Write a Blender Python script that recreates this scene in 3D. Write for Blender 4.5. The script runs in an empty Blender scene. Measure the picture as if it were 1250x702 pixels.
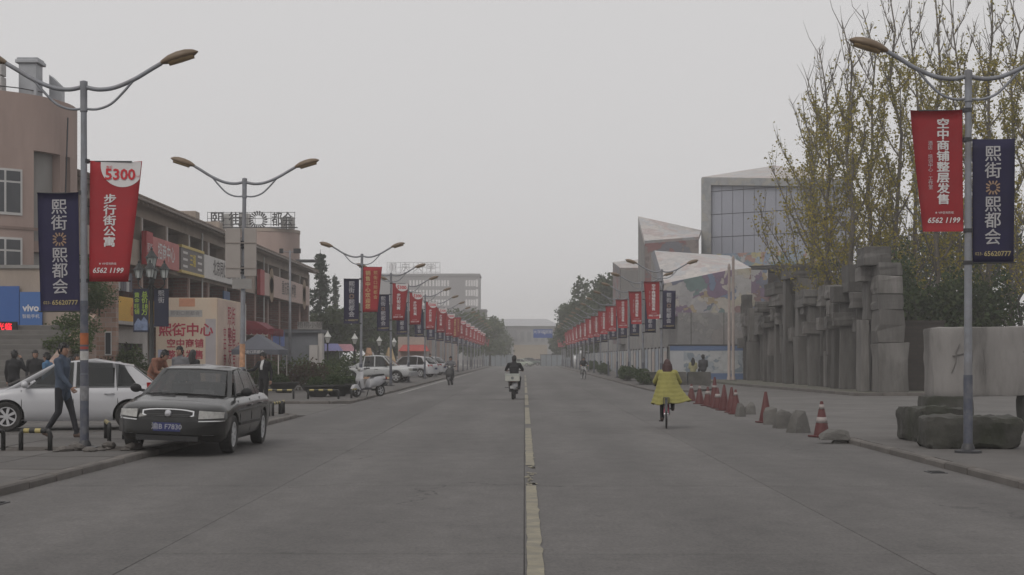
import bpy, bmesh, math, random
from mathutils import Vector, Matrix, noise
R = math.radians
random.seed(7)
scene = bpy.context.scene
COL = scene.collection

# ------------------------------------------------------------------ camera
FPX, CX, CY, CAMZ = 1800.0, 640.0, 437.0, 1.5      # focal length and vanishing point in photo pixels
cam = bpy.data.cameras.new('camera')
cam.sensor_width = 36.0
cam.lens = 36.0 * FPX / 1250.0
cam.shift_x = -(CX - 625.0) / 1250.0
cam.shift_y = (CY - 351.0) / 1250.0
cam.clip_start = 0.1
cam.clip_end = 6000.0
cam_o = bpy.data.objects.new('camera', cam)
cam_o.location = (0, 0, CAMZ)
cam_o.rotation_euler = (R(90), 0, 0)
COL.objects.link(cam_o)
scene.camera = cam_o

# ------------------------------------------------------------------ sky, sun, exposure
SUN_EL, SUN_AZ = 46.0, -152.0       # degrees; azimuth from +Y towards +X
world = bpy.data.worlds.new('World')
scene.world = world
world.use_nodes = True
wn, wl = world.node_tree.nodes, world.node_tree.links
wn.clear()
w_out = wn.new('ShaderNodeOutputWorld')
w_bg = wn.new('ShaderNodeBackground')
w_sky = wn.new('ShaderNodeTexSky')
w_sky.sky_type = 'NISHITA'
w_sky.sun_disc = False
w_sky.sun_elevation = R(SUN_EL)
w_sky.sun_rotation = R(SUN_AZ)
w_sky.air_density = 1.0
w_sky.dust_density = 6.0
w_sky.ozone_density = 1.0
w_hs = wn.new('ShaderNodeHueSaturation')
w_hs.inputs['Saturation'].default_value = 0.06
w_mix = wn.new('ShaderNodeMix')
w_mix.data_type = 'RGBA'
w_mix.inputs['Factor'].default_value = 0.95           # a thick even cloud deck over the clear sky
w_mix.inputs['B'].default_value = (6.75, 6.66, 6.7, 1)
w_bg.inputs['Strength'].default_value = 0.10
wl.new(w_sky.outputs['Color'], w_hs.inputs['Color'])
wl.new(w_hs.outputs['Color'], w_mix.inputs['A'])
wl.new(w_mix.outputs['Result'], w_bg.inputs['Color'])
wl.new(w_bg.outputs['Background'], w_out.inputs['Surface'])

sun = bpy.data.lights.new('sun', 'SUN')
sun.energy = 0.9
sun.angle = R(28)
sun.color = (1.0, 0.95, 0.88)
sun_o = bpy.data.objects.new('sun', sun)
sd = Vector((math.sin(R(SUN_AZ)) * math.cos(R(SUN_EL)), math.cos(R(SUN_AZ)) * math.cos(R(SUN_EL)), math.sin(R(SUN_EL))))
sun_o.rotation_euler = (-sd).to_track_quat('-Z', 'Y').to_euler()
sun_o.location = (0, 0, 60)
COL.objects.link(sun_o)

vs = scene.view_settings
vs.view_transform = 'Standard'
vs.look = 'None'
vs.exposure = 0.0
vs.gamma = 1.0
vs.use_curve_mapping = False
scene.render.engine = 'CYCLES'
cy = scene.cycles
cy.use_denoising = True
cy.max_bounces = 6
cy.diffuse_bounces = 3
cy.glossy_bounces = 3
cy.transmission_bounces = 4
cy.transparent_max_bounces = 8
cy.volume_bounces = 2
cy.use_adaptive_sampling = False
cy.sample_clamp_indirect = 4.0

# ------------------------------------------------------------------ helpers
def P(px, py, Y):
    """world point at distance Y seen at photo pixel (px, py)"""
    s = FPX / Y
    return Vector(((px - CX) / s, Y, CAMZ + (CY - py) / s))

def GX(px, Y):
    return (px - CX) * Y / FPX

def tag(o, label=None, cat=None, group=None, kind=None):
    if label: o['label'] = label
    if cat: o['category'] = cat
    if group: o['group'] = group
    if kind: o['kind'] = kind
    return o

def empty(name, loc=(0, 0, 0), rz=0.0, label=None, cat=None, group=None):
    o = bpy.data.objects.new(name, None)
    o.empty_display_size = 0.2
    o.location = loc
    o.rotation_euler = (0, 0, rz)
    COL.objects.link(o)
    return tag(o, label, cat, group)

def copy_tree(o, parent=None):
    c = o.copy()
    COL.objects.link(c)
    c.parent = parent
    for ch in list(o.children):
        if ch.name in COL.objects:
            copy_tree(ch, c)
    return c

def rock(v, sc):
    return noise.noise(Vector(v) * sc)

class MB:
    """collects geometry for one mesh"""
    def __init__(self):
        self.v, self.f, self.m = [], [], []
        self.mi = 0
    def add(self, vs, fs):
        b = len(self.v)
        self.v += [tuple(p) for p in vs]
        for f in fs:
            self.f.append(tuple(b + i for i in f))
            self.m.append(self.mi)
        return self
    def box(self, x0, x1, y0, y1, z0, z1):
        return self.add([(x0,y0,z0),(x1,y0,z0),(x1,y1,z0),(x0,y1,z0),(x0,y0,z1),(x1,y0,z1),(x1,y1,z1),(x0,y1,z1)],
                        [(3,2,1,0),(4,5,6,7),(0,1,5,4),(1,2,6,5),(2,3,7,6),(3,0,4,7)])
    def bar(self, a, b, w, h, up=(0,0,1)):
        a, b = Vector(a), Vector(b)
        d = (b - a).normalized()
        u = Vector(up)
        if abs(d.dot(u)) > .98: u = Vector((0,1,0))
        s = d.cross(u).normalized(); u = s.cross(d).normalized()
        s *= w/2; u *= h/2
        vs = [p + q for p in (a, b) for q in (-s-u, s-u, s+u, -s+u)]
        return self.add(vs, [(3,2,1,0),(4,5,6,7),(0,1,5,4),(1,2,6,5),(2,3,7,6),(3,0,4,7)])
    def tube(self, pts, rad, n=8, cap=True):
        pts = [Vector(p) for p in pts]
        if not hasattr(rad, '__len__'): rad = [rad]*len(pts)
        rings = []
        prev = None
        for i, p in enumerate(pts):
            d = (pts[min(i+1, len(pts)-1)] - pts[max(i-1, 0)])
            d = d.normalized() if d.length > 1e-9 else Vector((0,0,1))
            if prev is None:
                u = Vector((1,0,0)) if abs(d.x) < .9 else Vector((0,1,0))
            else: u = prev
            s = d.cross(u)
            if s.length < 1e-6: s = d.cross(Vector((0,1,0.3)))
            s.normalize(); u = s.cross(d).normalized(); prev = u
            rings.append([p + (s*math.cos(2*math.pi*k/n) + u*math.sin(2*math.pi*k/n))*rad[i] for k in range(n)])
        vs = [q for r in rings for q in r]
        fs = []
        for i in range(len(rings)-1):
            for k in range(n):
                a, b = i*n+k, i*n+(k+1) % n
                fs.append((a, a+n, b+n, b))
        if cap:
            fs.append(tuple(range(n)))
            fs.append(tuple(reversed(range((len(rings)-1)*n, len(rings)*n))))
        return self.add(vs, fs)
    def lathe(self, prof, n=16, c=(0,0,0), axis='z', cap=True):
        vs, fs = [], []
        for r, z in prof:
            for k in range(n):
                a = 2*math.pi*k/n
                x, y = r*math.cos(a), r*math.sin(a)
                if axis == 'z': p = (x, y, z)
                elif axis == 'y': p = (x, z, y)
                else: p = (z, x, y)
                vs.append((p[0]+c[0], p[1]+c[1], p[2]+c[2]))
        for i in range(len(prof)-1):
            for k in range(n):
                a, b = i*n+k, i*n+(k+1) % n
                fs.append((a, b, b+n, a+n) if axis != 'y' else (a, a+n, b+n, b))
        if cap and prof[0][0] > 1e-6: fs.append(tuple(reversed(range(n))) if axis != 'y' else tuple(range(n)))
        if cap and prof[-1][0] > 1e-6:
            e = (len(prof)-1)*n
            fs.append(tuple(range(e, e+n)) if axis != 'y' else tuple(reversed(range(e, e+n))))
        return self.add(vs, fs)
    def ell(self, c, r, nu=12, nv=8, warp=None):
        prof = []
        vs, fs = [], []
        for j in range(nv+1):
            t = math.pi*j/nv
            for k in range(nu):
                a = 2*math.pi*k/nu
                p = Vector((math.sin(t)*math.cos(a), math.sin(t)*math.sin(a), math.cos(t)))
                p = Vector((p.x*r[0], p.y*r[1], p.z*r[2]))
                if warp: p = warp(p)
                vs.append(p + Vector(c))
        for j in range(nv):
            for k in range(nu):
                a, b = j*nu+k, j*nu+(k+1) % nu
                fs.append((a, a+nu, b+nu, b))
        return self.add(vs, fs)
    def cone(self, a, b, ra, rb, n=10):
        """a limb: tapered tube with round ends"""
        a, b = Vector(a), Vector(b)
        d = (b - a)
        dn = d.normalized() if d.length > 1e-6 else Vector((0,0,1))
        pts, rr = [], []
        for t in (90, 60, 30): pts.append(a - dn*ra*math.sin(R(t))); rr.append(max(ra*math.cos(R(t)), .001))
        pts += [a, b]; rr += [ra, rb]
        for t in (30, 60, 90): pts.append(b + dn*rb*math.sin(R(t))); rr.append(max(rb*math.cos(R(t)), .001))
        return self.tube(pts, rr, n)
    def slab(self, poly, th, nrm=None):
        """polygon given a thickness: the back face is moved by th along nrm"""
        poly = [Vector(p) for p in poly]
        if nrm is None:
            nrm = Vector((0,0,0))
            for i in range(len(poly)):
                a, b = poly[i], poly[(i+1) % len(poly)]
                nrm += a.cross(b)
            nrm.normalize()
        off = Vector(nrm)*th
        n = len(poly)
        return self.add(poly + [p + off for p in poly],
                        [tuple(range(n)), tuple(reversed(range(n, 2*n)))] + [(i, i+n, (i+1) % n + n, (i+1) % n) for i in range(n)])
    def hull(self, pts):
        bm = bmesh.new()
        for p in pts: bm.verts.new(p)
        bmesh.ops.convex_hull(bm, input=bm.verts)
        loose = [v for v in bm.verts if not v.link_faces]
        bmesh.ops.delete(bm, geom=loose, context='VERTS')
        bmesh.ops.dissolve_limit(bm, angle_limit=R(1), verts=bm.verts, edges=bm.edges)
        bm.verts.index_update()
        self.add([v.co.copy() for v in bm.verts], [[v.index for v in f.verts] for f in bm.faces])
        bm.free()
        return self
    def rough(self, sx, sy, sz, amp, seed, seg=.12, c=(0,0,0), zs=1.0):
        """a rough hewn block: gridded box pushed about by noise, base at z=0"""
        bm = bmesh.new()
        bmesh.ops.create_cube(bm, size=1)
        for ax, L in ((0, sx), (1, sy), (2, sz)):
            n = max(2, min(18, int(L/seg)))
            for k in range(1, n):
                pl = Vector((0,0,0)); pl[ax] = -.5 + k/n
                no = Vector((0,0,0)); no[ax] = 1
                bmesh.ops.bisect_plane(bm, geom=bm.verts[:]+bm.edges[:]+bm.faces[:], plane_co=pl, plane_no=no)
        off = Vector((seed*3.1, seed*1.7, seed*.9))
        for v in bm.verts:
            p = Vector((v.co.x*sx, v.co.y*sy, v.co.z*sz))
            e = sum(1 for i in range(3) if abs(v.co[i]) > .49)
            pz = Vector((p.x, p.y, p.z*zs))
            d = noise.noise_vector(pz*2.2 + off)*amp*.55 + noise.noise_vector(pz*6.5 + off)*amp*.5 + noise.noise_vector(pz*15 + off)*amp*.28
            k = .018*(e-1) if e > 1 else 0
            p = Vector([c_ - math.copysign(k, c_) if abs(v.co[i_]) > .49 else c_ for i_, c_ in enumerate(p)]) + d
            p.z = max(p.z, -sz/2)
            v.co = p + Vector(c) + Vector((0,0,sz/2))
        bm.verts.index_update()
        self.add([v.co.copy() for v in bm.verts], [[v.index for v in f.verts] for f in bm.faces])
        bm.free()
        return self
    def crag(self, sx, sy, sz, seed, n=30, c=(0,0,0)):
        """an angular broken stone standing on z=0"""
        rng = random.Random(seed); pts = []
        for _ in range(n):
            d = Vector((rng.gauss(0,1), rng.gauss(0,1), rng.gauss(0,1))).normalized()
            k = (abs(d.x)**4 + abs(d.y)**4 + abs(d.z)**4)**-.25
            k *= rng.uniform(.86, 1.0)
            t = 1 - .16*max(0, d.z*k)
            pts.append((c[0]+d.x*k*sx/2*t, c[1]+d.y*k*sy/2*t, c[2]+sz/2+max(-.5, d.z*k*.5)*sz))
        for sx_ in (-1,1):
            for sy_ in (-1,1): pts.append((c[0]+sx_*sx*.46, c[1]+sy_*sy*.46, c[2]))
        return self.hull(pts)
    def mesh(self, name, mats, smooth=False):
        me = bpy.data.meshes.new(name)
        me.from_pydata(self.v, [], self.f)
        if not isinstance(mats, (list, tuple)): mats = [mats]
        for m in mats: me.materials.append(m)
        if len(mats) > 1: me.polygons.foreach_set('material_index', self.m)
        if smooth:
            me.polygons.foreach_set('use_smooth', [True]*len(me.polygons))
            if smooth is not True: me.set_sharp_from_angle(angle=R(smooth))
        me.update()
        return me
    def build(self, name, mats, parent=None, smooth=False, loc=None, rot=None, bevel=0, seg=2):
        o = bpy.data.objects.new(name, self.mesh(name, mats, smooth))
        COL.objects.link(o)
        if parent is not None: o.parent = parent
        if loc is not None: o.location = loc
        if rot is not None: o.rotation_euler = rot
        if bevel:
            md = o.modifiers.new('bevel', 'BEVEL')
            md.width = bevel; md.segments = seg; md.limit_method = 'ANGLE'; md.angle_limit = R(35)
        return o

def inst(name, me, parent=None, loc=(0,0,0), rot=(0,0,0), scale=None):
    o = bpy.data.objects.new(name, me)
    COL.objects.link(o)
    if parent is not None: o.parent = parent
    o.location = loc; o.rotation_euler = rot
    if scale: o.scale = scale
    return o

def bake(o):
    """apply an object's modifiers"""
    dg = bpy.context.evaluated_depsgraph_get()
    me = bpy.data.meshes.new_from_object(o.evaluated_get(dg))
    o.modifiers.clear()
    o.data = me
    return o

# ------------------------------------------------------------------ lettering (Blender's own font, cut to flat meshes)
_txt = {}
def text_mesh(body, size, mat, bold=0.0, italic=0.0, align='CENTER', line=1.0, res=2, extrude=0.0, squash=1.0):
    key = (body, size, mat.name, bold, italic, align, line, extrude, squash)
    if key in _txt: return _txt[key]
    c = bpy.data.curves.new('lettering', 'FONT')
    c.body = body; c.size = size; c.align_x = align; c.align_y = 'CENTER'
    c.space_line = line; c.offset = bold; c.shear = italic; c.resolution_u = res
    c.extrude = extrude; c.fill_mode = 'BOTH' if extrude else 'FRONT'
    o = bpy.data.objects.new('lettering', c)
    COL.objects.link(o)
    dg = bpy.context.evaluated_depsgraph_get()
    me = bpy.data.meshes.new_from_object(o.evaluated_get(dg))
    bpy.data.objects.remove(o)
    rot = Matrix.Rotation(R(90), 4, 'X') @ Matrix.Diagonal((squash, 1, 1, 1))
    me.transform(rot)                    # upright, read from -Y
    me.materials.clear(); me.materials.append(mat)
    me.name = 'lettering'
    _txt[key] = me
    return me
def fat(me, d, n=3):
    """thicken lettering: copies set side by side and a hair in front of each other"""
    key = ('fat', me.name, d, n)
    if key in _txt: return _txt[key]
    bm = bmesh.new()
    offs = [(-d,0),(d,0),(0,-d*.7),(0,d*.7)][:n+1]
    for i, (dx, dz) in enumerate(offs):
        m2 = me.copy(); m2.transform(Matrix.Translation((dx, -.0012*i, dz))); bm.from_mesh(m2); bpy.data.meshes.remove(m2)
    out = bpy.data.meshes.new('lettering'); bm.to_mesh(out); bm.free()
    for mm in me.materials: out.materials.append(mm)
    _txt[key] = out
    return out
def lettering(body, size, mat, parent, loc, rz=0.0, **kw):
    return inst('lettering', text_mesh(body, size, mat, **kw), parent, loc, (0, 0, rz))

# ------------------------------------------------------------------ materials
_m = {}
def mat(name, col, rough=.75, var=.14, scale=2.5, metal=0.0, bump=0.0, bscale=None, coat=0.0, spec=.5, rnd=0.0, dirt=None, dscale=.6, damt=.5, stretch=None, sub=None):
    if name in _m: return _m[name]
    m = bpy.data.materials.new(name)
    m.use_nodes = True
    nt = m.node_tree; N, L = nt.nodes, nt.links
    b = N['Principled BSDF']
    b.inputs['Roughness'].default_value = rough
    b.inputs['Metallic'].default_value = metal
    b.inputs['Specular IOR Level'].default_value = spec
    b.inputs['Coat Weight'].default_value = coat
    b.inputs['Coat Roughness'].default_value = .06
    tc = N.new('ShaderNodeTexCoord')
    vec = tc.outputs['Object']
    if stretch:
        mp = N.new('ShaderNodeMapping'); mp.inputs['Scale'].default_value = stretch
        L.new(vec, mp.inputs['Vector']); vec = mp.outputs['Vector']
    oi = N.new('ShaderNodeObjectInfo')
    ad = N.new('ShaderNodeVectorMath'); ad.operation = 'ADD'
    sc = N.new('ShaderNodeVectorMath'); sc.operation = 'SCALE'
    sc.inputs[0].default_value = (37, 17, 11)
    L.new(oi.outputs['Random'], sc.inputs['Scale'])
    L.new(vec, ad.inputs[0]); L.new(sc.outputs[0], ad.inputs[1]); vec = ad.outputs[0]
    n = N.new('ShaderNodeTexNoise')
    n.inputs['Scale'].default_value = scale; n.inputs['Detail'].default_value = 6; n.inputs['Roughness'].default_value = .6
    L.new(vec, n.inputs['Vector'])
    mr = N.new('ShaderNodeMapRange')
    mr.inputs['From Min'].default_value = .25; mr.inputs['From Max'].default_value = .75
    mr.inputs['To Min'].default_value = 1 - var; mr.inputs['To Max'].default_value = 1 + var
    L.new(n.outputs['Fac'], mr.inputs['Value'])
    fac = mr.outputs['Result']
    if rnd:
        r2 = N.new('ShaderNodeMapRange')
        r2.inputs['To Min'].default_value = 1 - rnd; r2.inputs['To Max'].default_value = 1 + rnd
        L.new(oi.outputs['Random'], r2.inputs['Value'])
        mu = N.new('ShaderNodeMath'); mu.operation = 'MULTIPLY'
        L.new(fac, mu.inputs[0]); L.new(r2.outputs['Result'], mu.inputs[1]); fac = mu.outputs[0]
    vm = N.new('ShaderNodeVectorMath'); vm.operation = 'SCALE'
    vm.inputs[0].default_value = col[:3]
    L.new(fac, vm.inputs['Scale'])
    out = vm.outputs[0]
    if dirt:
        n2 = N.new('ShaderNodeTexNoise')
        n2.inputs['Scale'].default_value = dscale; n2.inputs['Detail'].default_value = 8; n2.inputs['Roughness'].default_value = .68
        L.new(vec, n2.inputs['Vector'])
        m2 = N.new('ShaderNodeMapRange')
        m2.inputs['From Min'].default_value = .44; m2.inputs['From Max'].default_value = .63
        m2.inputs['To Min'].default_value = 0; m2.inputs['To Max'].default_value = damt
        L.new(n2.outputs['Fac'], m2.inputs['Value'])
        mx = N.new('ShaderNodeMix'); mx.data_type = 'RGBA'
        mx.inputs['B'].default_value = (*dirt[:3], 1)
        L.new(m2.outputs['Result'], mx.inputs['Factor']); L.new(out, mx.inputs['A']); out = mx.outputs['Result']
    L.new(out, b.inputs['Base Color'])
    if bump:
        n3 = N.new('ShaderNodeTexNoise')
        n3.inputs['Scale'].default_value = bscale or scale*6; n3.inputs['Detail'].default_value = 5
        L.new(vec, n3.inputs['Vector'])
        bp = N.new('ShaderNodeBump'); bp.inputs['Strength'].default_value = bump; bp.inputs['Distance'].default_value = .02
        L.new(n3.outputs['Fac'], bp.inputs['Height']); L.new(bp.outputs['Normal'], b.inputs['Normal'])
    m.diffuse_color = (*col[:3], 1)
    _m[name] = m
    return m

def leaf_mat(name, cols, trans=.35):
    """foliage: colour varies from clump to clump and leaf to leaf"""
    if name in _m: return _m[name]
    m = bpy.data.materials.new(name); m.use_nodes = True
    nt = m.node_tree; N, L = nt.nodes, nt.links
    b = N['Principled BSDF']; b.inputs['Roughness'].default_value = .6; b.inputs['Specular IOR Level'].default_value = .25
    g = N.new('ShaderNodeNewGeometry')
    n = N.new('ShaderNodeTexNoise'); n.inputs['Scale'].default_value = .7; n.inputs['Detail'].default_value = 3
    tc = N.new('ShaderNodeTexCoord'); L.new(tc.outputs['Object'], n.inputs['Vector'])
    ma = N.new('ShaderNodeMath'); ma.operation = 'MULTIPLY_ADD'; ma.inputs[1].default_value = .5
    L.new(g.outputs['Random Per Island'], ma.inputs[0]); 
    sb = N.new('ShaderNodeMath'); sb.operation = 'SUBTRACT'; sb.inputs[1].default_value = .25
    L.new(n.outputs['Fac'], sb.inputs[0]); L.new(sb.outputs[0], ma.inputs[2])
    cr = N.new('ShaderNodeValToRGB')
    e = cr.color_ramp.elements
    for i, c in enumerate(cols):
        pos = i/(len(cols)-1)
        if i == 0: e[0].position = 0; e[0].color = (*c, 1)
        elif i == len(cols)-1: e[-1].position = 1; e[-1].color = (*c, 1)
        else:
            k = e.new(pos); k.color = (*c, 1)
    L.new(ma.outputs[0], cr.inputs['Fac'])
    L.new(cr.outputs['Color'], b.inputs['Base Color'])
    tr = N.new('ShaderNodeBsdfTranslucent'); L.new(cr.outputs['Color'], tr.inputs['Color'])
    mx = N.new('ShaderNodeMixShader'); mx.inputs['Fac'].default_value = trans
    out = N['Material Output']
    L.new(b.outputs[0], mx.inputs[1]); L.new(tr.outputs[0], mx.inputs[2]); L.new(mx.outputs[0], out.inputs['Surface'])
    _m[name] = m
    return m

def mural_mat(name, cols, scale=.35, base=None, amt=1.0, rough=.7):
    """painted mosaic: irregular patches of colour with outlines"""
    m = bpy.data.materials.new(name); m.use_nodes = True
    nt = m.node_tree; N, L = nt.nodes, nt.links
    b = N['Principled BSDF']; b.inputs['Roughness'].default_value = rough
    tc = N.new('ShaderNodeTexCoord')
    n = N.new('ShaderNodeTexNoise'); n.inputs['Scale'].default_value = scale*1.6; n.inputs['Detail'].default_value = 3
    L.new(tc.outputs['Object'], n.inputs['Vector'])
    sc = N.new('ShaderNodeVectorMath'); sc.operation = 'MULTIPLY_ADD'; sc.inputs[1].default_value = (5.0/scale*.35,)*3
    L.new(n.outputs['Color'], sc.inputs[0]); L.new(tc.outputs['Object'], sc.inputs[2])
    v = N.new('ShaderNodeTexVoronoi'); v.inputs['Scale'].default_value = scale*1.5
    L.new(sc.outputs[0], v.inputs['Vector'])
    sp = N.new('ShaderNodeSeparateColor'); L.new(v.outputs['Color'], sp.inputs[0])
    cr = N.new('ShaderNodeValToRGB'); cr.color_ramp.interpolation = 'CONSTANT'
    e = cr.color_ramp.elements
    e[0].position = 0; e[0].color = (*cols[0], 1); e[-1].position = .999; e[-1].color = (*cols[-1], 1)
    for i, c in enumerate(cols[1:-1], 1):
        k = e.new(i/(len(cols)-1)); k.color = (*c, 1)
    L.new(sp.outputs[0], cr.inputs['Fac'])
    v2 = N.new('ShaderNodeTexVoronoi'); v2.feature = 'DISTANCE_TO_EDGE'; v2.inputs['Scale'].default_value = scale*1.5
    L.new(sc.outputs[0], v2.inputs['Vector'])
    mr = N.new('ShaderNodeMapRange'); mr.inputs['From Max'].default_value = .03; mr.inputs['To Min'].default_value = .78
    L.new(v2.outputs['Distance'], mr.inputs['Value'])
    w = N.new('ShaderNodeTexNoise'); w.inputs['Scale'].default_value = 2.2; w.inputs['Detail'].default_value = 6
    L.new(tc.outputs['Object'], w.inputs['Vector'])
    w2 = N.new('ShaderNodeMapRange'); w2.inputs['To Min'].default_value = .72; w2.inputs['To Max'].default_value = 1.25
    L.new(w.outputs['Fac'], w2.inputs['Value'])
    mm = N.new('ShaderNodeMath'); mm.operation = 'MULTIPLY'
    L.new(mr.outputs[0], mm.inputs[0]); L.new(w2.outputs[0], mm.inputs[1])
    s2 = N.new('ShaderNodeVectorMath'); s2.operation = 'SCALE'
    L.new(cr.outputs['Color'], s2.inputs[0]); L.new(mm.outputs[0], s2.inputs['Scale'])
    L.new(s2.outputs[0], b.inputs['Base Color'])
    _m[name] = m
    return m

def emit_mat(name, col, st=1.0):
    if name in _m: return _m[name]
    m = bpy.data.materials.new(name); m.use_nodes = True
    b = m.node_tree.nodes['Principled BSDF']
    b.inputs['Base Color'].default_value = (*col, 1)
    b.inputs['Emission Color'].default_value = (*col, 1); b.inputs['Emission Strength'].default_value = st
    _m[name] = m
    return m

def brick_mat(name, c1, c2, mortar, scale=1.0, axis='x'):
    if name in _m: return _m[name]
    m = bpy.data.materials.new(name); m.use_nodes = True
    nt = m.node_tree; N, L = nt.nodes, nt.links
    b = N['Principled BSDF']; b.inputs['Roughness'].default_value = .85
    tc = N.new('ShaderNodeTexCoord'); sx = N.new('ShaderNodeSeparateXYZ'); L.new(tc.outputs['Object'], sx.inputs[0])
    ad = N.new('ShaderNodeMath'); ad.operation = 'ADD'
    L.new(sx.outputs['X'], ad.inputs[0]); L.new(sx.outputs['Y'], ad.inputs[1])
    cx = N.new('ShaderNodeCombineXYZ'); L.new(ad.outputs[0], cx.inputs['X']); L.new(sx.outputs['Z'], cx.inputs['Y'])
    br = N.new('ShaderNodeTexBrick')
    br.inputs['Color1'].default_value = (*c1, 1); br.inputs['Color2'].default_value = (*c2, 1); br.inputs['Mortar'].default_value = (*mortar, 1)
    br.inputs['Scale'].default_value = scale; br.inputs['Mortar Size'].default_value = .012
    br.inputs['Brick Width'].default_value = .42; br.inputs['Row Height'].default_value = .16
    L.new(cx.outputs[0], br.inputs['Vector'])
    n = N.new('ShaderNodeTexNoise'); n.inputs['Scale'].default_value = 1.2; n.inputs['Detail'].default_value = 8
    L.new(tc.outputs['Object'], n.inputs['Vector'])
    mr = N.new('ShaderNodeMapRange'); mr.inputs['To Min'].default_value = .6; mr.inputs['To Max'].default_value = 1.4
    L.new(n.outputs['Fac'], mr.inputs['Value'])
    s = N.new('ShaderNodeVectorMath'); s.operation = 'SCALE'
    L.new(br.outputs['Color'], s.inputs[0]); L.new(mr.outputs[0], s.inputs['Scale'])
    L.new(s.outputs[0], b.inputs['Base Color'])
    _m[name] = m
    return m

def road_mat():
    m = bpy.data.materials.new('road_concrete'); m.use_nodes = True
    nt = m.node_tree; N, L = nt.nodes, nt.links
    b = N['Principled BSDF']; b.inputs['Roughness'].default_value = .82
    geo = N.new('ShaderNodeNewGeometry'); pos = geo.outputs['Position']
    def noise_(scale, stretch=(1,1,1), detail=6, rough=.6, vec=None):
        mp = N.new('ShaderNodeMapping'); mp.inputs['Scale'].default_value = stretch
        L.new(vec or pos, mp.inputs['Vector'])
        n = N.new('ShaderNodeTexNoise'); n.inputs['Scale'].default_value = scale; n.inputs['Detail'].default_value = detail; n.inputs['Roughness'].default_value = rough
        L.new(mp.outputs[0], n.inputs['Vector']); return n
    def rng(sock, a, b_, c, d):
        r = N.new('ShaderNodeMapRange'); r.inputs['From Min'].default_value = a; r.inputs['From Max'].default_value = b_
        r.inputs['To Min'].default_value = c; r.inputs['To Max'].default_value = d; L.new(sock, r.inputs['Value']); return r.outputs[0]
    def mul(a, c):
        k = N.new('ShaderNodeMath'); k.operation = 'MULTIPLY'; L.new(a, k.inputs[0]); L.new(c, k.inputs[1]); return k.outputs[0]
    f = rng(noise_(.55, (1,.22,1), 7, .62).outputs['Fac'], .25, .75, .74, 1.24)          # long stains
    f = mul(f, rng(noise_(3.2, (1,.6,1), 6, .7).outputs['Fac'], .25, .75, .78, 1.2))    # blotches
    f = mul(f, rng(noise_(30, (1,.5,1), 4, .75).outputs['Fac'], .25, .75, .66, 1.34))      # grit
    oi = N.new('ShaderNodeObjectInfo'); f = mul(f, rng(oi.outputs['Random'], 0, 1, .93, 1.06))
    # wheel tracks worn darker
    sx = N.new('ShaderNodeSeparateXYZ'); L.new(pos, sx.inputs[0])
    w = N.new('ShaderNodeMath'); w.operation = 'MULTIPLY'; w.inputs[1].default_value = 3.9; L.new(sx.outputs['X'], w.inputs[0])
    c = N.new('ShaderNodeMath'); c.operation = 'COSINE'; L.new(w.outputs[0], c.inputs[0])
    f = mul(f, rng(c.outputs[0], -1, 1, 1.05, .93))
    # oil spots
    v = N.new('ShaderNodeTexVoronoi'); v.inputs['Scale'].default_value = 1.1; v.inputs['Randomness'].default_value = 1
    nv = noise_(9, (1,1,1), 2); mv = N.new('ShaderNodeVectorMath'); mv.operation = 'MULTIPLY_ADD'; mv.inputs[1].default_value = (.12,.12,0)
    L.new(nv.outputs['Color'], mv.inputs[0]); L.new(pos, mv.inputs[2]); L.new(mv.outputs[0], v.inputs['Vector'])
    f = mul(f, rng(v.outputs['Distance'], .02, .085, .68, 1.0))
    # fine wandering cracks
    nd = noise_(.9, (1,1,1), 4); md = N.new('ShaderNodeVectorMath'); md.operation = 'MULTIPLY_ADD'; md.inputs[1].default_value = (1.6,1.6,0)
    L.new(nd.outputs['Color'], md.inputs[0]); L.new(pos, md.inputs[2])
    vc = N.new('ShaderNodeTexVoronoi'); vc.feature = 'DISTANCE_TO_EDGE'; vc.inputs['Scale'].default_value = .16; L.new(md.outputs[0], vc.inputs['Vector'])
    cr = rng(vc.outputs['Distance'], .0012, .0035, .0, 1.0)
    mk = rng(noise_(.22, (1,1,1), 2).outputs['Fac'], .5, .56, 1.0, 0.0)
    mx = N.new('ShaderNodeMath'); mx.operation = 'MAXIMUM'; L.new(cr, mx.inputs[0]); L.new(mk, mx.inputs[1])
    f = mul(f, rng(mx.outputs[0], 0, 1, .5, 1.0))
    s = N.new('ShaderNodeVectorMath'); s.operation = 'SCALE'; s.inputs[0].default_value = (.104,.098,.0945); L.new(f, s.inputs['Scale'])
    L.new(s.outputs[0], b.inputs['Base Color'])
    bn = noise_(70, (1,1,1), 4); bp = N.new('ShaderNodeBump'); bp.inputs['Strength'].default_value = .35; bp.inputs['Distance'].default_value = .01
    L.new(bn.outputs['Fac'], bp.inputs['Height']); L.new(bp.outputs[0], b.inputs['Normal'])
    _m['road_concrete'] = m
    return m
CONC = road_mat()
JOINT  = mat('joint_tar', (.062,.059,.057), .9)
PLAZA  = mat('plaza_concrete', (.122,.115,.11), .88, .24, .9, bump=.2, bscale=50, dirt=(.085,.08,.075), dscale=.35, damt=.7)
GROUND = mat('ground_earth', (.13,.125,.115), .9, .2, .2)
PAVE   = mat('paving_stone', (.105,.098,.093), .88, .24, 1.5, bump=.3, bscale=40, rnd=.12, dirt=(.09,.083,.078), dscale=.7, damt=.6)
KERB_M = mat('kerb_stone', (.125,.113,.104), .88, .22, 2, bump=.4, bscale=30, rnd=.14, dirt=(.08,.072,.065), dscale=1.3, damt=.6)
SOIL   = mat('soil', (.06,.05,.042), .95, .35, 5, bump=.6)
ROADY  = mat('worn_yellow_paint', (.25,.226,.165), .8, .22, 5, dirt=(.12,.115,.108), dscale=3.2, damt=.6)
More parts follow.
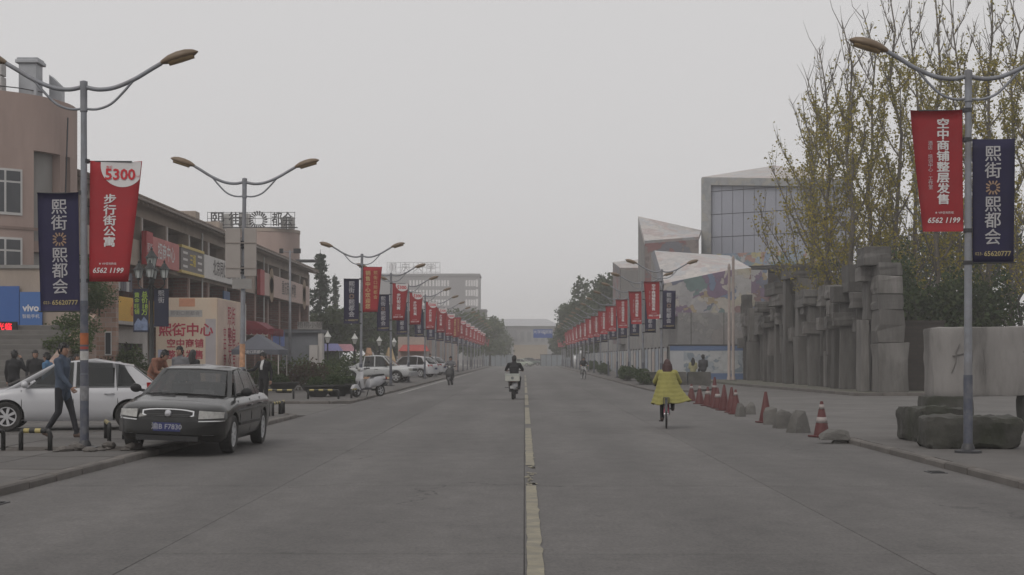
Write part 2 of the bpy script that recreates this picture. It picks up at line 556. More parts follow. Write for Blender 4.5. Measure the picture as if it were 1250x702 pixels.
ROADW  = mat('worn_white_paint', (.33,.315,.295), .85, .2, 3, dirt=(.15,.145,.14), dscale=1.5, damt=.9)
STEELG = mat('pole_grey_paint', (.22,.23,.255), .5, .2, 4, metal=.15, dirt=(.16,.15,.15), dscale=3, damt=.55)
STEELB = mat('pole_blue_paint', (.07,.078,.105), .55, .25, 5, dirt=(.17,.165,.17), dscale=6, damt=.5)
LAMPB  = mat('lamp_shell_amber', (.155,.108,.066), .45, .15, 4)
LENS   = mat('lamp_lens', (.28,.2,.11), .3, .1)
DARKM  = mat('dark_metal', (.03,.03,.034), .5, .2, 6)
BLACK  = mat('black_rubber', (.018,.018,.019), .75, .2, 8)
SILVER = mat('silver_metal', (.55,.55,.57), .3, .05, 4, metal=.8)
REDB   = mat('banner_red_cloth', (.27,.012,.018), .75, .1, 3, rnd=.16, dirt=(.25,.04,.045), dscale=1.2, damt=.25)
NAVYB  = mat('banner_navy_cloth', (.011,.009,.042), .75, .15, 3, rnd=.16)
WHITEP = mat('white_print', (.62,.6,.6), .8, .04)
GOLDP  = mat('gold_print', (.5,.38,.18), .8, .04)
PINKP  = mat('red_print', (.5,.03,.04), .8, .04)
GLASSD = mat('dark_glass', (.016,.018,.021), .1, .05, spec=.35)
WINDG  = mat('window_glass', (.035,.038,.045), .12, .2, 1, spec=.6)
# ================================================================== ground, road, pavements
KH = .09                       # kerb height
g = MB().add([(-2500,-60,-.06),(2500,-60,-.06),(2500,3500,-.06),(-2500,3500,-.06)], [(0,1,2,3)]).build('ground', GROUND)
tag(g, kind='structure')
RW = 5.7
road = MB().add([(-RW,-10,-.014),(RW,-10,-.014),(RW,92,-.014),(-RW,92,-.014)], [(0,1,2,3)]).build('road', JOINT)
tag(road, kind='structure')
# concrete road slabs, one by one, joints open between them
def slab_mesh(w, l, h, name, m, ch=.012):
    b = MB()
    x, y = w/2, l/2
    b.add([(-x,-y,-h),(x,-y,-h),(x,y,-h),(-x,y,-h),(-x,-y,-ch),(x,-y,-ch),(x,y,-ch),(-x,y,-ch),
           (-x+ch,-y+ch,0),(x-ch,-y+ch,0),(x-ch,y-ch,0),(-x+ch,y-ch,0)],
          [(0,1,5,4),(1,2,6,5),(2,3,7,6),(3,0,4,7),(4,5,9,8),(5,6,10,9),(6,7,11,10),(7,4,8,11),(8,9,10,11)])
    return b.mesh(name, m)
SL = 6.0
sm = slab_mesh(2.844, SL-.014, .013, 'concrete_slab', CONC, .004)
y = 11.3 - 2*SL
while y < 91:
    for lane in range(4):
        inst('concrete_slab', sm, road, (-RW + 2.85*(lane+.5), y + SL/2, random.uniform(-.003, .0)))
    y += SL
rend = y
road['label'] = 'grey concrete road of square slabs running to the far barrier'
far = MB().add([(-RW,rend,-.003),(RW,rend,-.003),(RW,2000,-.003),(-RW,2000,-.003)], [(0,1,2,3)]).build('far_road', CONC)
tag(far, kind='structure')
# painted centre line, worn at the edges, broken where it has rubbed off
def strip(y0, y1, x0, x1, jag, z=.004, step=.25, seed=0):
    b = MB()
    n = max(2, int((y1-y0)/step))
    vs = []
    for i in range(n+1):
        yy = y0 + (y1-y0)*i/n
        vs += [(x0 + rock((0, yy*2, seed), 1)*jag, yy, z), (x1 + rock((5, yy*3, seed), 1)*jag*1.6, yy, z)]
    b.add(vs, [(2*i, 2*i+1, 2*i+3, 2*i+2) for i in range(n)])
    return b
for i, (y0, y1) in enumerate(((2, 17.3), (20.6, 31.5), (33.5, 44.5), (47, 60), (63, 76), (79, 92), (96, 110), (114, 128))):
    x0, x1 = .02, .14
    strip(y0, y1, x0, x1, .018, seed=i*7).build('centre_line', ROADY, road)
for k in range(26):                       # crumbs of paint where the line has nearly gone
    yy = random.uniform(17.4, 20.5); xx = random.uniform(.03, .14); w = random.uniform(.01, .04)
    b = MB(); b.add([(xx-w, yy-.06, .004), (xx+w, yy-.09, .004), (xx+w*.7, yy+.08, .004), (xx-w, yy+.05, .004)], [(0,1,2,3)])
    b.build('paint_flake', ROADY, road)
strip(62, 150, -5.35, -5.2, .03, seed=31).build('edge_line', ROADW, road)

# ---- pavements
def pavement(name, poly, z, m, label=None):
    b = MB(); n = len(poly)
    b.add([(x, y, z) for x, y in poly] + [(x, y, -.05) for x, y in poly],
          [tuple(range(n))] + [(i, i+n, (i+1) % n + n, (i+1) % n) for i in range(n)])
    o = b.build(name, m)
    tag(o, label, kind='structure')
    return o
KW = .16
near_left = pavement('near_pavement', [(-60,-5),(-RW-KW,-5),(-RW-KW,37.2),(-RW-.6,38.6),(-60,38.6)], KH-.03, PAVE)
far_left = pavement('far_pavement', [(-60,48.4),(-RW-.7,48.4),(-RW-KW,49.6),(-RW-KW,268),(-60,268)], KH-.004, PAVE)
apron = pavement('apron', [(-60,38.7),(-RW-.02,38.7),(-RW-.02,48.3),(-60,48.3)], -.004, PLAZA)
near_right = pavement('corner_pavement', [(RW+KW,-5),(40,-5),(40,31),(9.2,31),(RW+KW,27.0)], KH-.004, PAVE)
plaza = pavement('plaza', [(RW+.02,27.2),(9.2,31.1),(40,31.1),(60,120),(9.2,120),(RW+.02,66)], -.006, PLAZA)
far_right = pavement('far_pavement', [(RW+KW,66),(7.4,64.5),(9.2,70),(9.2,268),(RW+KW,268)], KH-.004, PAVE)

# paving stones on the near left pavement, one by one
ps = slab_mesh(1.18, 1.18, .026, 'paving_slab', PAVE, .008)
for i in range(7):
    for j in range(20):
        xx = -RW-KW-.02 - 1.2*(i+.5); yy = 14.0 + 1.2*(j+.5)
        if yy > 36.5: continue
        if abs(xx+6.75) < 1.0 and abs(yy-22.9) < .95: continue
        inst('paving_slab', ps, near_left, (xx, yy, KH-.004+random.uniform(-.006,.004)), (random.uniform(-.004,.004), random.uniform(-.004,.004), 0))
# the near left pavement beyond the slabs
MB().add([(-60,12,KH-.02),(-14.3,12,KH-.02),(-14.3,38.5,KH-.02),(-60,38.5,KH-.02)], [(0,1,2,3)]).build('asphalt_patch', PLAZA, near_left)
# broken open tree pit round the first lamp
pit = MB().add([(-8.1,22.0,KH-.016),(-5.95,22.0,KH-.016),(-5.95,23.75,KH-.016),(-8.1,23.75,KH-.016)], [(0,1,2,3)]).build('soil_bed', SOIL, near_left)
for k in range(18):
    xx, yy = random.gauss(-6.75, .4), random.uniform(22.2, 23.3)
    s = random.uniform(.05, .22)
    MB().rough(s*1.4, s, s*.6, s*.16, 40+k, .08).build('rubble', KERB_M, near_left, loc=(xx, yy, KH-.03), rot=(0,0,random.uniform(0,3)))

# kerb stones
ks = slab_mesh(KW, .98, .15, 'kerb_stone', KERB_M, .02)
def kerb_run(p0, p1, parent, z=KH, jit=.008, skip=()):
    p0, p1 = Vector((*p0, 0)), Vector((*p1, 0))
    d = p1 - p0; n = max(1, round(d.length)); a = math.atan2(d.y, d.x) - R(90)
    for i in range(n):
        if i in skip: continue
        c = p0 + d*((i+.5)/n)
        inst('kerb_stone', ks, parent, (c.x+random.uniform(-jit,jit), c.y, z+random.uniform(-jit,jit)), (0, random.uniform(-.02,.02), a+random.uniform(-.008,.008)), (1, d.length/n, 1))
kerb_run((-RW-KW/2, 9), (-RW-KW/2, 37.0), near_left)
kerb_run((-RW-KW/2, 37.0), (-RW-.6, 38.55), near_left)
kerb_run((-RW-.6, 38.6), (-16, 38.6), near_left)
kerb_run((-16, 48.35), (-RW-.7, 48.35), far_left)
kerb_run((-RW-.7, 48.4), (-RW-KW/2, 49.6), far_left)
kerb_run((-RW-KW/2, 49.6), (-RW-KW/2, 110), far_left)
kerb_run((RW+KW/2, 9), (RW+KW/2, 27.0), near_right)
kerb_run((RW+KW/2, 27.0), (9.2, 31.0), near_right, KH-.03)
kerb_run((RW+KW/2, 66), (RW+KW/2, 120), far_right)
kerb_run((7.4, 64.5), (RW+KW/2, 66), far_right)
for side, par in ((-1, far_left), (1, far_right)):
    y0 = 110 if side < 0 else 120
    MB().box(*sorted((side*(RW+.001), side*(RW+KW))), y0, 268, -.03, KH).build('far_kerb', KERB_M, par)
# planted verge edge across the plaza in front of the stone wall
verge = pavement('verge', [(13.2,58.5),(26,58.5),(26,112),(10.9,112),(11.6,80)], .10, mat('verge_earth', (.13,.125,.105), .92, .3, 1.2, dirt=(.06,.065,.035), damt=.7))
kerb_run((26, 58.4), (13.2, 58.4), verge, .13)
kerb_run((13.2, 58.4), (11.6, 80), verge, .13)

# gutter drains and small iron covers
def cover(loc, w, l):
    o = empty('drain_cover', loc)
    MB().box(-w/2, w/2, -l/2, l/2, -.01, .006).build('frame', DARKM, o)
    for i in range(5):
        MB().box(-w/2+.03, w/2-.03, -l/2+.04+i*(l-.08)/5, -l/2+.04+(i+.55)*(l-.08)/5, .006, .014).build('bar', BLACK, o)
    return o
tag(cover((RW-.3, 19.35, 0), .22, .35), 'small iron drain grating beside the right kerb', 'drain cover')
tag(cover((-RW+.2, 15.2, 0), .3, .3), 'small iron drain grating by the kerb at the lower left corner', 'drain cover')

# ---- haze: even thin air round the whole place
hz = MB().box(-900, 900, -40, 900, -1.2, 34).build('haze', mat('haze_dummy', (1,1,1)))
hz.data.materials.clear()
hm = bpy.data.materials.new('haze_air'); hm.use_nodes = True
hm.node_tree.nodes.clear()
ho = hm.node_tree.nodes.new('ShaderNodeOutputMaterial')
hv = hm.node_tree.nodes.new('ShaderNodeVolumePrincipled')
hv.inputs['Color'].default_value = (.985, .972, .968, 1)
hv.inputs['Density'].default_value = .0012
hv.inputs['Anisotropy'].default_value = .2
hm.node_tree.links.new(hv.outputs['Volume'], ho.inputs['Volume'])
hz.data.materials.append(hm)
tag(hz, 'even pale grey haze filling the air over the street', kind='stuff')
# ================================================================== street lamps
LX = 6.75
def arm_curve(s):
    # from the pole top out and up to the lamp head, measured from the pole top
    pts = [(0,0),(.22,-.045),(.48,-.015),(.78,.11),(1.05,.27),(1.22,.37)]
    return [(s*x, 0, 5.62+z) for x, z in pts]
def brace_curve(s):
    pts = [(0,0),(.2,-.01),(.42,.07),(.62,.26),(.78,.44),(.93,.52)]
    return [(s*x, 0, 5.28+z) for x, z in pts]
def smooth_pts(pts, n=4):
    out = []
    p = [Vector(q) for q in pts]
    for i in range(len(p)-1):
        a, b, c, d = p[max(i-1,0)], p[i], p[i+1], p[min(i+2,len(p)-1)]
        for k in range(n):
            t = k/n
            out.append(.5*((2*b)+(-a+c)*t+(2*a-5*b+4*c-d)*t*t+(-a+3*b-3*c+d)*t**3))
    out.append(p[-1])
    return out
def make_lamp():
    r = empty('street_lamp')
    MB().tube([(0,0,1.15),(0,0,3.2),(0,0,5.68)], [.062,.055,.046], 12).build('pole', STEELG, r, 30)
    MB().tube([(0,0,0),(0,0,1.16)], [.07,.068], 12).build('pole_foot', STEELB, r, 30)
    MB().lathe([(.0,.0),(.2,0),(.2,.03),(.11,.05),(.085,.12),(.07,.14)], 12).build('base_plate', DARKM, r, 30)
    MB().lathe([(.0,5.72),(.06,5.7),(.062,5.6),(.055,5.56),(.055,5.3),(.06,5.24),(.047,5.22)], 12).build('collar', STEELG, r, 30)
    for s in (-1, 1):
        MB().tube(smooth_pts(arm_curve(s)), [.034]*20+[.028], 8).build('arm', STEELG, r, True)
        MB().tube(smooth_pts(brace_curve(s)), .02, 8).build('brace', STEELG, r, True)
        # cobra head
        b = MB(); n = 14; rings = []
        L, tilt = .58, .3
        secs = [(0,.035,.034),(.05,.06,.055),(.14,.1,.085),(.28,.135,.1),(.42,.125,.092),(.53,.08,.06),(.6,.015,.012)]
        vs, fs = [], []
        for (d, w, h) in secs:
            for k in range(n):
                a = 2*math.pi*k/n
                yy = w*math.cos(a); zz = h*math.sin(a)
                if zz < 0: zz *= .62
                vs.append((s*(1.2+d*math.cos(tilt)-zz*math.sin(tilt)), yy, 5.985+d*math.sin(tilt)+zz*math.cos(tilt)))
        for i in range(len(secs)-1):
            for k in range(n):
                q = (i*n+k, (i+1)*n+k, (i+1)*n+(k+1) % n, i*n+(k+1) % n)
                fs.append(q if s > 0 else q[::-1])
        fs.append(tuple(range(n)) if s > 0 else tuple(reversed(range(n))))
        h = b.add(vs, fs).build('lamp_head', LAMPB, r, 50)
        # lens bowl below
        vs2, fs2 = [], []
        for i, (d, w) in enumerate([(.12,.07),(.2,.1),(.32,.115),(.45,.09),(.52,.05)]):
            for k in range(7):
                a = math.pi + math.pi*k/6
                yy = w*math.cos(a); zz = .075*math.sin(a)
                vs2.append((s*(1.2+d*math.cos(tilt)-zz*math.sin(tilt)), yy, 5.975+d*math.sin(tilt)+zz*math.cos(tilt)))
        for i in range(4):
            for k in range(6): fs2.append((i*7+k, i*7+k+1, (i+1)*7+k+1, (i+1)*7+k))
        MB().add(vs2, fs2).build('lens', LENS, h, True)
    return r

LEFT_Y = [22.9, 35.2, 60.8, 74.5, 86.0, 99.9] + [112.4 + 12.5*i for i in range(13)]
RIGHT_Y = [22.0, 71.4, 82.0, 93.6, 105.0, 116.0] + [128 + 12.0*i for i in range(12)]
ORD = ['first','second','third','fourth','fifth','sixth','seventh','eighth','ninth','tenth','eleventh','twelfth','thirteenth',
       'fourteenth','fifteenth','sixteenth','seventeenth','eighteenth','nineteenth','twentieth']
lamp0 = make_lamp()
used = False
lamps = {}
for side, ys in ((-1, LEFT_Y), (1, RIGHT_Y)):
    sn = 'left' if side < 0 else 'right'
    for i, yy in enumerate(ys):
        o = lamp0 if not used else copy_tree(lamp0)
        used = True
        o.location = (side*(LX + (.08 if side < 0 and i == 0 else 0) - (.13 if side > 0 else 0)), yy, KH-.003)
        o.rotation_euler = (random.uniform(-.008,.008), 0 if i < 1 else random.uniform(-.013,.013), 0 if i < 1 else random.uniform(-.04, .04))
        ds = ['foot in a broken paving pit', 'with two pale boards strapped to it'] if side < 0 else ['beside the big rough stone blocks', 'at the far edge of the plaza']
        extra = ds[i] if i < 2 else 'with a red and a navy banner'
        tag(o, f'{ORD[i]} {sn} kerb street lamp from the front, {extra}', 'street lamp', 'twin armed street lamps along both kerbs')
        lamps[(side, i)] = o
# paper and tape stuck on the first left lamp
l1 = lamps[(-1, 0)]
ORANGE = mat('orange_tape', (.33,.1,.035), .8, .3, 8)
PAPER = mat('torn_paper', (.42,.41,.4), .85, .3, 8)
MB().tube([(0,0,1.62),(0,0,1.8)], .0655, 12, False).build('sticker', ORANGE, l1, True)
MB().tube([(0,0,1.38),(0,0,1.52)], .066, 12, False).build('sticker', PAPER, l1, True)
MB().tube([(0,0,1.55),(0,0,1.59)], .0652, 12, False).build('sticker', mat('red_tape', (.3,.05,.04), .7), l1, True)
MB().tube([(0,0,.75),(0,0,.98)], .0705, 12, False).build('sticker', mat('grey_paper', (.2,.2,.21), .85, .4, 10), l1, True)
MB().tube([(0,0,1.17),(0,0,2.3)], [.0646,.0612], 12, False).build('painted_band', STEELB, l1, True)

# ================================================================== banners
def cl(x, z, seed):
    return .026*math.sin(z*2.1 + seed*1.3) * (.3+abs(x)) + .012*math.sin(x*5 + z*1.2 + seed)
def cloth(poly_top_w, poly_bot_w, h, s, seed, m):
    """hung cloth; s = side it leaves the pole; origin at pole side, bottom"""
    b = MB(); nx, nz = 6, 12; vs = []
    for layer in (0, 1):
        for j in range(nz+1):
            t = j/nz
            w = poly_bot_w + (poly_top_w-poly_bot_w)*t
            for i in range(nx+1):
                x = s*w*i/nx; z = h*t
                sag = -.02*math.sin(math.pi*i/nx)*(t if t > .9 else 0)
                vs.append((x, cl(x, z, seed) + layer*.006, z + sag))
    k = (nx+1)*(nz+1); fs = []
    for j in range(nz):
        for i in range(nx):
            a = j*(nx+1)+i; q = (a, a+1, a+nx+2, a+nx+1)
            fs.append(q if s > 0 else q[::-1]); q2 = tuple(k+u for u in q)
            fs.append(q2[::-1] if s > 0 else q2)
    rim = [i for i in range(nx+1)] + [j*(nx+1)+nx for j in range(1, nz+1)] + [nz*(nx+1)+i for i in range(nx-1, -1, -1)] + [j*(nx+1) for j in range(nz-1, 0, -1)]
    for a, c in zip(rim, rim[1:]+rim[:1]): fs.append((a, a+k, c+k, c))
    return b.add(vs, fs)
def onto(me, dx, dz, seed):
    """copy a lettering mesh so that it follows the cloth"""
    m2 = me.copy()
    for v in m2.vertices:
        x, z = v.co.x + dx, v.co.z + dz
        v.co = (x, cl(x, z, seed) - .007 + v.co.y, z)
    m2.name = 'lettering'
    return m2
def emblem(cx, cz, s, seed, m):
    b = MB()
    for k in range(12):
        a = 2*math.pi*k/12
        for (r0, r1, w) in ((.45, .95, .1),):
            d = Vector((math.cos(a), 0, math.sin(a))); t = Vector((-d.z, 0, d.x))
            q = max(abs(d.x), abs(d.z))
            p = [d*r0*s - t*w*s, d*r0*s + t*w*s, d*(r1/q)*s*.92 + t*w*s, d*(r1/q)*s*.92 - t*w*s]
            vs = [(cx+v.x, cl(cx+v.x, cz+v.z, seed)-.006, cz+v.z) for v in p]
            b.add(vs, [(0,1,2,3)])
    return b.mesh('emblem', m)
GREYP = mat('silver_print', (.42,.41,.42), .8)
BRONZ = mat('bronze_print', (.3,.2,.13), .7)
DIMG = mat('dim_gold_print', (.36,.3,.14), .8)
def V(s): return '\n'.join(s)
def navy_parts(s):
    w, h = .63, 1.86; c = s*.30; sd = 1
    parts = [('cloth', cloth(w, w*.97, h, s, sd, NAVYB).mesh('cloth', NAVYB, True))]
    for ch, z in zip('熙街', (1.62, 1.37)): parts.append(('lettering', onto(fat(text_mesh(ch, .25, GREYP), .003), c, z, sd)))
    parts.append(('emblem', emblem(c, 1.13, .115, sd, BRONZ)))
    for ch, z in zip('熙都会', (.87, .63, .38)): parts.append(('lettering', onto(fat(text_mesh(ch, .25, GREYP), .003), c, z, sd)))
    parts.append(('lettering', onto(text_mesh('65620777', .1, DIMG, bold=.002), c+.07, .145, sd)))
    parts.append(('lettering', onto(text_mesh('023-', .065, DIMG), c-.205, .145, sd)))
    return parts
def redA_parts(s):
    h = 1.88; sd = 3
    parts = [('cloth', cloth(.8, .61, h, s, sd, REDB).mesh('cloth', REDB, True))]
    # white half disc
    b = MB(); vs = []; n = 24; cxd, cz, r = s*.5, 1.8, .335
    ring = []
    for k in range(n+1):
        a = math.pi + math.pi*k/n
        x, z = cxd + r*math.cos(a), cz + r*.98*math.sin(a)
        lim = (.61 + .19*z/h)
        x = min(max(x, -lim+.01), lim-.01)
        ring.append((x, z))
    ring += [(min(cxd+r, .8-.012), h-.012), (cxd-r, h-.012)]
    vs = [(x, cl(x, z, sd)-.006, z) for x, z in ring]
    b.add([(cxd, cl(cxd, 1.7, sd)-.006, 1.72)] + vs, [(0, i+1, (i+1) % len(ring)+1) for i in range(len(ring))])
    parts.append(('white_disc', b.mesh('white_disc', WHITEP)))
    def on2(me, dx, dz):
        m2 = onto(me, dx, dz, sd)
        for v in m2.vertices: v.co.y -= .012
        return m2
    parts.append(('lettering', on2(text_mesh('5300', .235, PINKP, bold=.006), cxd-.035, 1.66)))
    parts.append(('lettering', on2(text_mesh('售价', .05, PINKP), cxd-.2, 1.775)))
    parts.append(('lettering', on2(text_mesh('元/㎡', .045, PINKP), cxd+.215, 1.64)))
    for k, ch in enumerate('步行街公寓'): parts.append(('lettering', onto(fat(text_mesh(ch, .165, WHITEP, squash=1.22), .0055), s*.315, 1.27-.166*k, sd)))
    parts.append(('lettering', onto(text_mesh('★ VIP咨询热线', .042, WHITEP), s*.29, .275, sd)))
    parts.append(('lettering', onto(text_mesh('6562 1199', .112, WHITEP, bold=.002, italic=.25), s*.29, .17, sd)))
    return parts
def redB_parts(s):
    h = 1.88; sd = 5
    parts = [('cloth', cloth(.8, .62, h, s, sd, REDB).mesh('cloth', REDB, True))]
    for k, ch in enumerate('销售中心欢迎您'): parts.append(('lettering', onto(fat(text_mesh(ch, .215, GOLDP), .005), s*.22, 1.6-.228*k, sd)))
    for k, ch in enumerate('熙街口熙都会'): parts.append(('lettering', onto(text_mesh(ch, .17, GOLDP), s*.53, 1.62-.2*k, sd)))
    return parts
def redC_parts(s):
    h = 1.82; sd = 4
    parts = [('cloth', cloth(.77, .6, h, s, sd, REDB).mesh('cloth', REDB, True))]
    for k, ch in enumerate('空中商铺整层发售'): parts.append(('lettering', onto(fat(text_mesh(ch, .16, WHITEP, squash=1.2), .0055), s*.29, 1.6-.161*k, sd)))
    for k, ch in enumerate('酒店·培训中心·工作室'): parts.append(('lettering', onto(text_mesh(ch, .07, GREYP), s*.475, 1.32-.066*k, sd)))
    parts.append(('lettering', onto(text_mesh('★ VIP咨询热线', .042, WHITEP), s*.28, .28, sd)))
    parts.append(('lettering', onto(text_mesh('6562 1199', .112, WHITEP, bold=.002, italic=.25), s*.295, .165, sd)))
    return parts
rodm = {s: MB().tube([(s*.04,0,0),(s*.72,0,0)], .011, 6).mesh('rod', DARKM) for s in (-1, 1)}
clamp = MB().lathe([(.058,-.03),(.072,-.03),(.072,.03),(.058,.03)], 10).mesh('clamp', DARKM)
_bp = {}
def banner(kind, s, lamp, zb, label, group, rz=0):
    if (kind, s) not in _bp:
        _bp[(kind, s)] = dict(N=navy_parts, A=redA_parts, B=redB_parts, C=redC_parts)[kind](s)
    L = lamp.location
    nm = 'navy_banner' if kind == 'N' else 'red_banner'
    h = {'N': 1.86, 'A': 1.88, 'B': 1.88, 'C': 1.82}[kind]
    o = empty(nm, (L.x, L.y, L.z + zb), rz, label, 'banner', group)
    o.rotation_euler[1] = random.uniform(-.012, .012)
    for n, me in _bp[(kind, s)]:
        inst(n, me, o, (s*.075, 0, 0))
    for z in (.012, h-.012):
        inst('rod', rodm[s], o, (0, .012, z)); inst('clamp', clamp, o, (0, 0, z))
    return o
for side, ys in ((-1, LEFT_Y), (1, RIGHT_Y)):
    sn = 'left' if side < 0 else 'right'
    for i in range(len(ys)):
        if side < 0 and i == 1: continue
        lp = lamps[(side, i)]
        zo, zi = 2.82, 3.3
        if side < 0 and i == 0: zo, zi = 2.13, 2.6
        zo += random.uniform(-.06, .06) if i > 2 else 0
        zi += random.uniform(-.06, .06) if i > 2 else 0
        kind = 'C' if side > 0 else ('B' if i in (2, 8) else 'A')
        what = {'C': 'red banner with one white column of characters', 'B': 'red banner with two gold columns of characters', 'A': 'red banner with 5300 in white half circle'}[kind]
        rz = 0 if i == 0 else random.uniform(-.18, .18)
        banner('N', side, lp, zo, f'navy banner with silver characters on the {ORD[i]} {sn} kerb lamp', 'navy banners on the street lamps', rz)
        banner(kind, -side, lp, zi, f'{what} on the {ORD[i]} {sn} kerb lamp', 'red banners on the street lamps', rz)
# the two pale boards on the second left lamp
l2 = lamps[(-1, 1)]
BEIGE = mat('board_back_beige', (.3,.27,.25), .7, .1, 2)
sp = empty('sign_boards', (l2.location.x, l2.location.y-.1, l2.location.z), 0, 'pair of blank beige boards strapped to the second left street lamp', 'sign board')
MB().box(-.365, -.005, -.02, .02, 3.32, 4.5).build('board', BEIGE, sp, bevel=.008)
MB().box(.085, .375, -.02, .02, 3.36, 4.5).build('board', BEIGE, sp, bevel=.008)
MB().box(-.2, .26, -.01, .03, 3.06, 3.3).build('small_board', mat('board_grey', (.25,.24,.23), .7), sp)
for z in (3.55, 4.15):
    MB().box(-.36, .37, -.035, -.021, z-.012, z+.012).build('strap', mat('strap_beige', (.24,.21,.19), .7), sp)
    MB().lathe([(.055,z-.05),(.075,z-.05),(.075,z+.05),(.055,z+.05)], 10, (.0,.1,0)).build('clamp', DARKM, sp)
    MB().lathe([(.055,z-.13),(.082,z-.13),(.082,z-.08),(.055,z-.08)], 10, (.0,.1,0)).build('clamp', DARKM, sp)
MB().tube([(0,0,1.2),(0,0,1.75)], .067, 12, False).build('torn_poster', mat('torn_poster', (.45,.25,.15), .85, .5, 9), l2, True)
# ================================================================== left side buildings
PLAS = mat('pink_plaster', (.35,.262,.23), .85, .12, .6, dirt=(.24,.18,.16), dscale=.5, damt=.5, stretch=(1,1,.25), bump=.1)
PLAS2 = mat('beige_plaster', (.33,.272,.228), .85, .14, .8, dirt=(.19,.16,.135), dscale=.6, damt=.45, stretch=(1,1,.3))
GREYW = mat('grey_render', (.26,.25,.24), .85, .1, .8, dirt=(.17,.16,.15), damt=.5, stretch=(1,1,.3))
WHITEW = mat('white_render', (.5,.47,.45), .8, .08, 1, dirt=(.3,.28,.26), damt=.4)
BRICK = brick_mat('brick_red', (.13,.055,.042), (.19,.09,.07), (.16,.14,.13), 1.0)
BRICK2 = brick_mat('brick_pink', (.24,.14,.105), (.34,.24,.2), (.28,.25,.22), .9)
TILE = mat('roof_tile', (.13,.105,.09), .85, .25, 3, rnd=.1)
SHUT = mat('recess_dark', (.07,.062,.056), .8, .2, 1)
FRAMEW = mat('white_frame', (.5,.49,.48), .6, .08)
FRAMEB = mat('brown_frame', (.12,.08,.06), .6, .1)

# ---- round corner tower at the near end
tw = empty('round_tower', (-20.95, 55.5, 0), 0, 'round pink plaster corner tower with tall recesses, behind the nearest left lamp', 'building')
TR = 3.95
def arc_wall(r0, r1, a0, a1, z0, z1, n):
    b = MB(); vs = []
    for i in range(n+1):
        a = a0 + (a1-a0)*i/n
        for r in (r0, r1):
            for z in (z0, z1): vs.append((r*math.cos(a), r*math.sin(a), z))
    fs = []
    for i in range(n):
        k = 4*i
        fs += [(k+2,k+6,k+7,k+3),(k+4,k,k+1,k+5),(k+1,k+3,k+7,k+5),(k,k+4,k+6,k+2)]
    fs += [(0,2,3,1), (4*n+1,4*n+3,4*n+2,4*n)]
    return b.add(vs, fs)
MB().lathe([(TR-.35,0),(TR-.35,9.3)], 48).build('inner_wall', GREYW, tw, 30)
arc_wall(TR-.3, TR, 0, 2*math.pi, 9.0, 11.0, 64).build('parapet', PLAS, tw, 30)
MB().lathe([(0,9.32),(TR-.3,9.32),(TR-.3,10.4),(0,10.4)], 48).build('roof_deck', GREYW, tw, 30)
ang = lambda px: math.acos(max(-1, min(1, (GX(px, 53.6)+20.4)/TR)))*-1
spans = [(math.pi*.98, math.pi*2-math.acos((GX(34,52.6)+20.95)/TR)), (math.pi*2-math.acos((GX(58,53.0)+20.95)/TR), math.pi*2-math.acos(min(.985,(GX(73,53.8)+20.95)/TR))), (math.pi*2-math.acos(.998), math.pi*2.2)]
for a0, a1 in spans:
    arc_wall(TR-.34, TR-.002, a0, a1, 0, 9.0, max(2, int((a1-a0)*10))).build('wall', PLAS, tw, 30)
for a0, a1 in ((spans[0][1], spans[1][0]), (spans[1][1], spans[2][0])):
    arc_wall(TR-.345, TR-.2, a0, a1, 5.35, 5.75, 4).build('ledge', PLAS, tw, 30)
arc_wall(TR-.02, TR+.03, math.pi*.98, math.pi*2.2, 6.1, 6.2, 48).build('string_course', mat('plaster_band', (.22,.16,.14), .85), tw, 30)
for z0, z1 in ((6.6, 8.25), (4.15, 5.8)):
    a = math.pi*1.5 + .68
    w = empty  # windows follow the wall
    f = arc_wall(TR-.05, TR+.03, a-.16, a+.16, z0, z1, 4).build('window', FRAMEW, tw)
    for (b0, b1, c0, c1) in ((-.14,-.01,z0+.1,z0+1.15), (.01,.14,z0+.1,z0+1.15), (-.14,-.01,z0+1.22,z1-.08), (.01,.14,z0+1.22,z1-.08)):
        arc_wall(TR+.02, TR+.04, a+b0, a+b1, c0, c1, 2).build('pane', WINDG, f)
MB().tube([(TR*math.cos(-1.17)+.03,TR*math.sin(-1.17)-.06,3.5),(TR*math.cos(-1.17)+.03,TR*math.sin(-1.17)-.06,9.0)], .035, 6).build('drain_pipe', FRAMEB, tw)
MB().tube([(TR-.1,-.9,4),(TR+.1,-.9,10.4)], .03, 6).build('drain_pipe', DARKM, tw)
# roof plant: two ventilation shafts and a pair of outdoor units
ZINC = mat('zinc', (.33,.34,.36), .5, .15, 2, metal=.3)
b = MB(); b.box(2.6,3.25,-2.0,-1.3,10.4,12.2); b.box(2.5,3.35,-2.1,-1.2,12.2,12.33); b.box(2.55,3.3,-2.05,-1.25,12.33,12.41)
v1 = b.build('ventilation_shaft', ZINC, tw, bevel=.02)
b = MB(); b.hull([(3.35,-.9,10.4),(3.8,-.9,10.4),(3.35,-.3,10.4),(3.75,-.3,10.4),(3.35,-.9,12.0),(3.8,-.9,11.6),(3.35,-.3,12.0),(3.75,-.3,11.6)])
b.build('ventilation_shaft', ZINC, tw, bevel=.02)
for k in range(2):
    u = MB().box(1.55,2.3,-2.9,-2.4,10.95+.66*k,11.57+.66*k).build('outdoor_unit', mat('unit_white', (.42,.41,.4), .6), tw, bevel=.02)
    MB().lathe([(0,-2.52),(.22,-2.52),(.24,-2.505),(.24,-2.49)], 16, (1.92,-.4,11.26+.66*k), 'y').build('fan_grille', mat('grille_grey', (.25,.25,.25), .6), u)
MB().tube([(-.5,-3.7,11.2),(.8,-3.6,11.2),(1.9,-3.2,11.2),(2.8,-2.5,11.2),(3.4,-1.6,11.2)], .02, 6).build('rail', DARKM, tw)

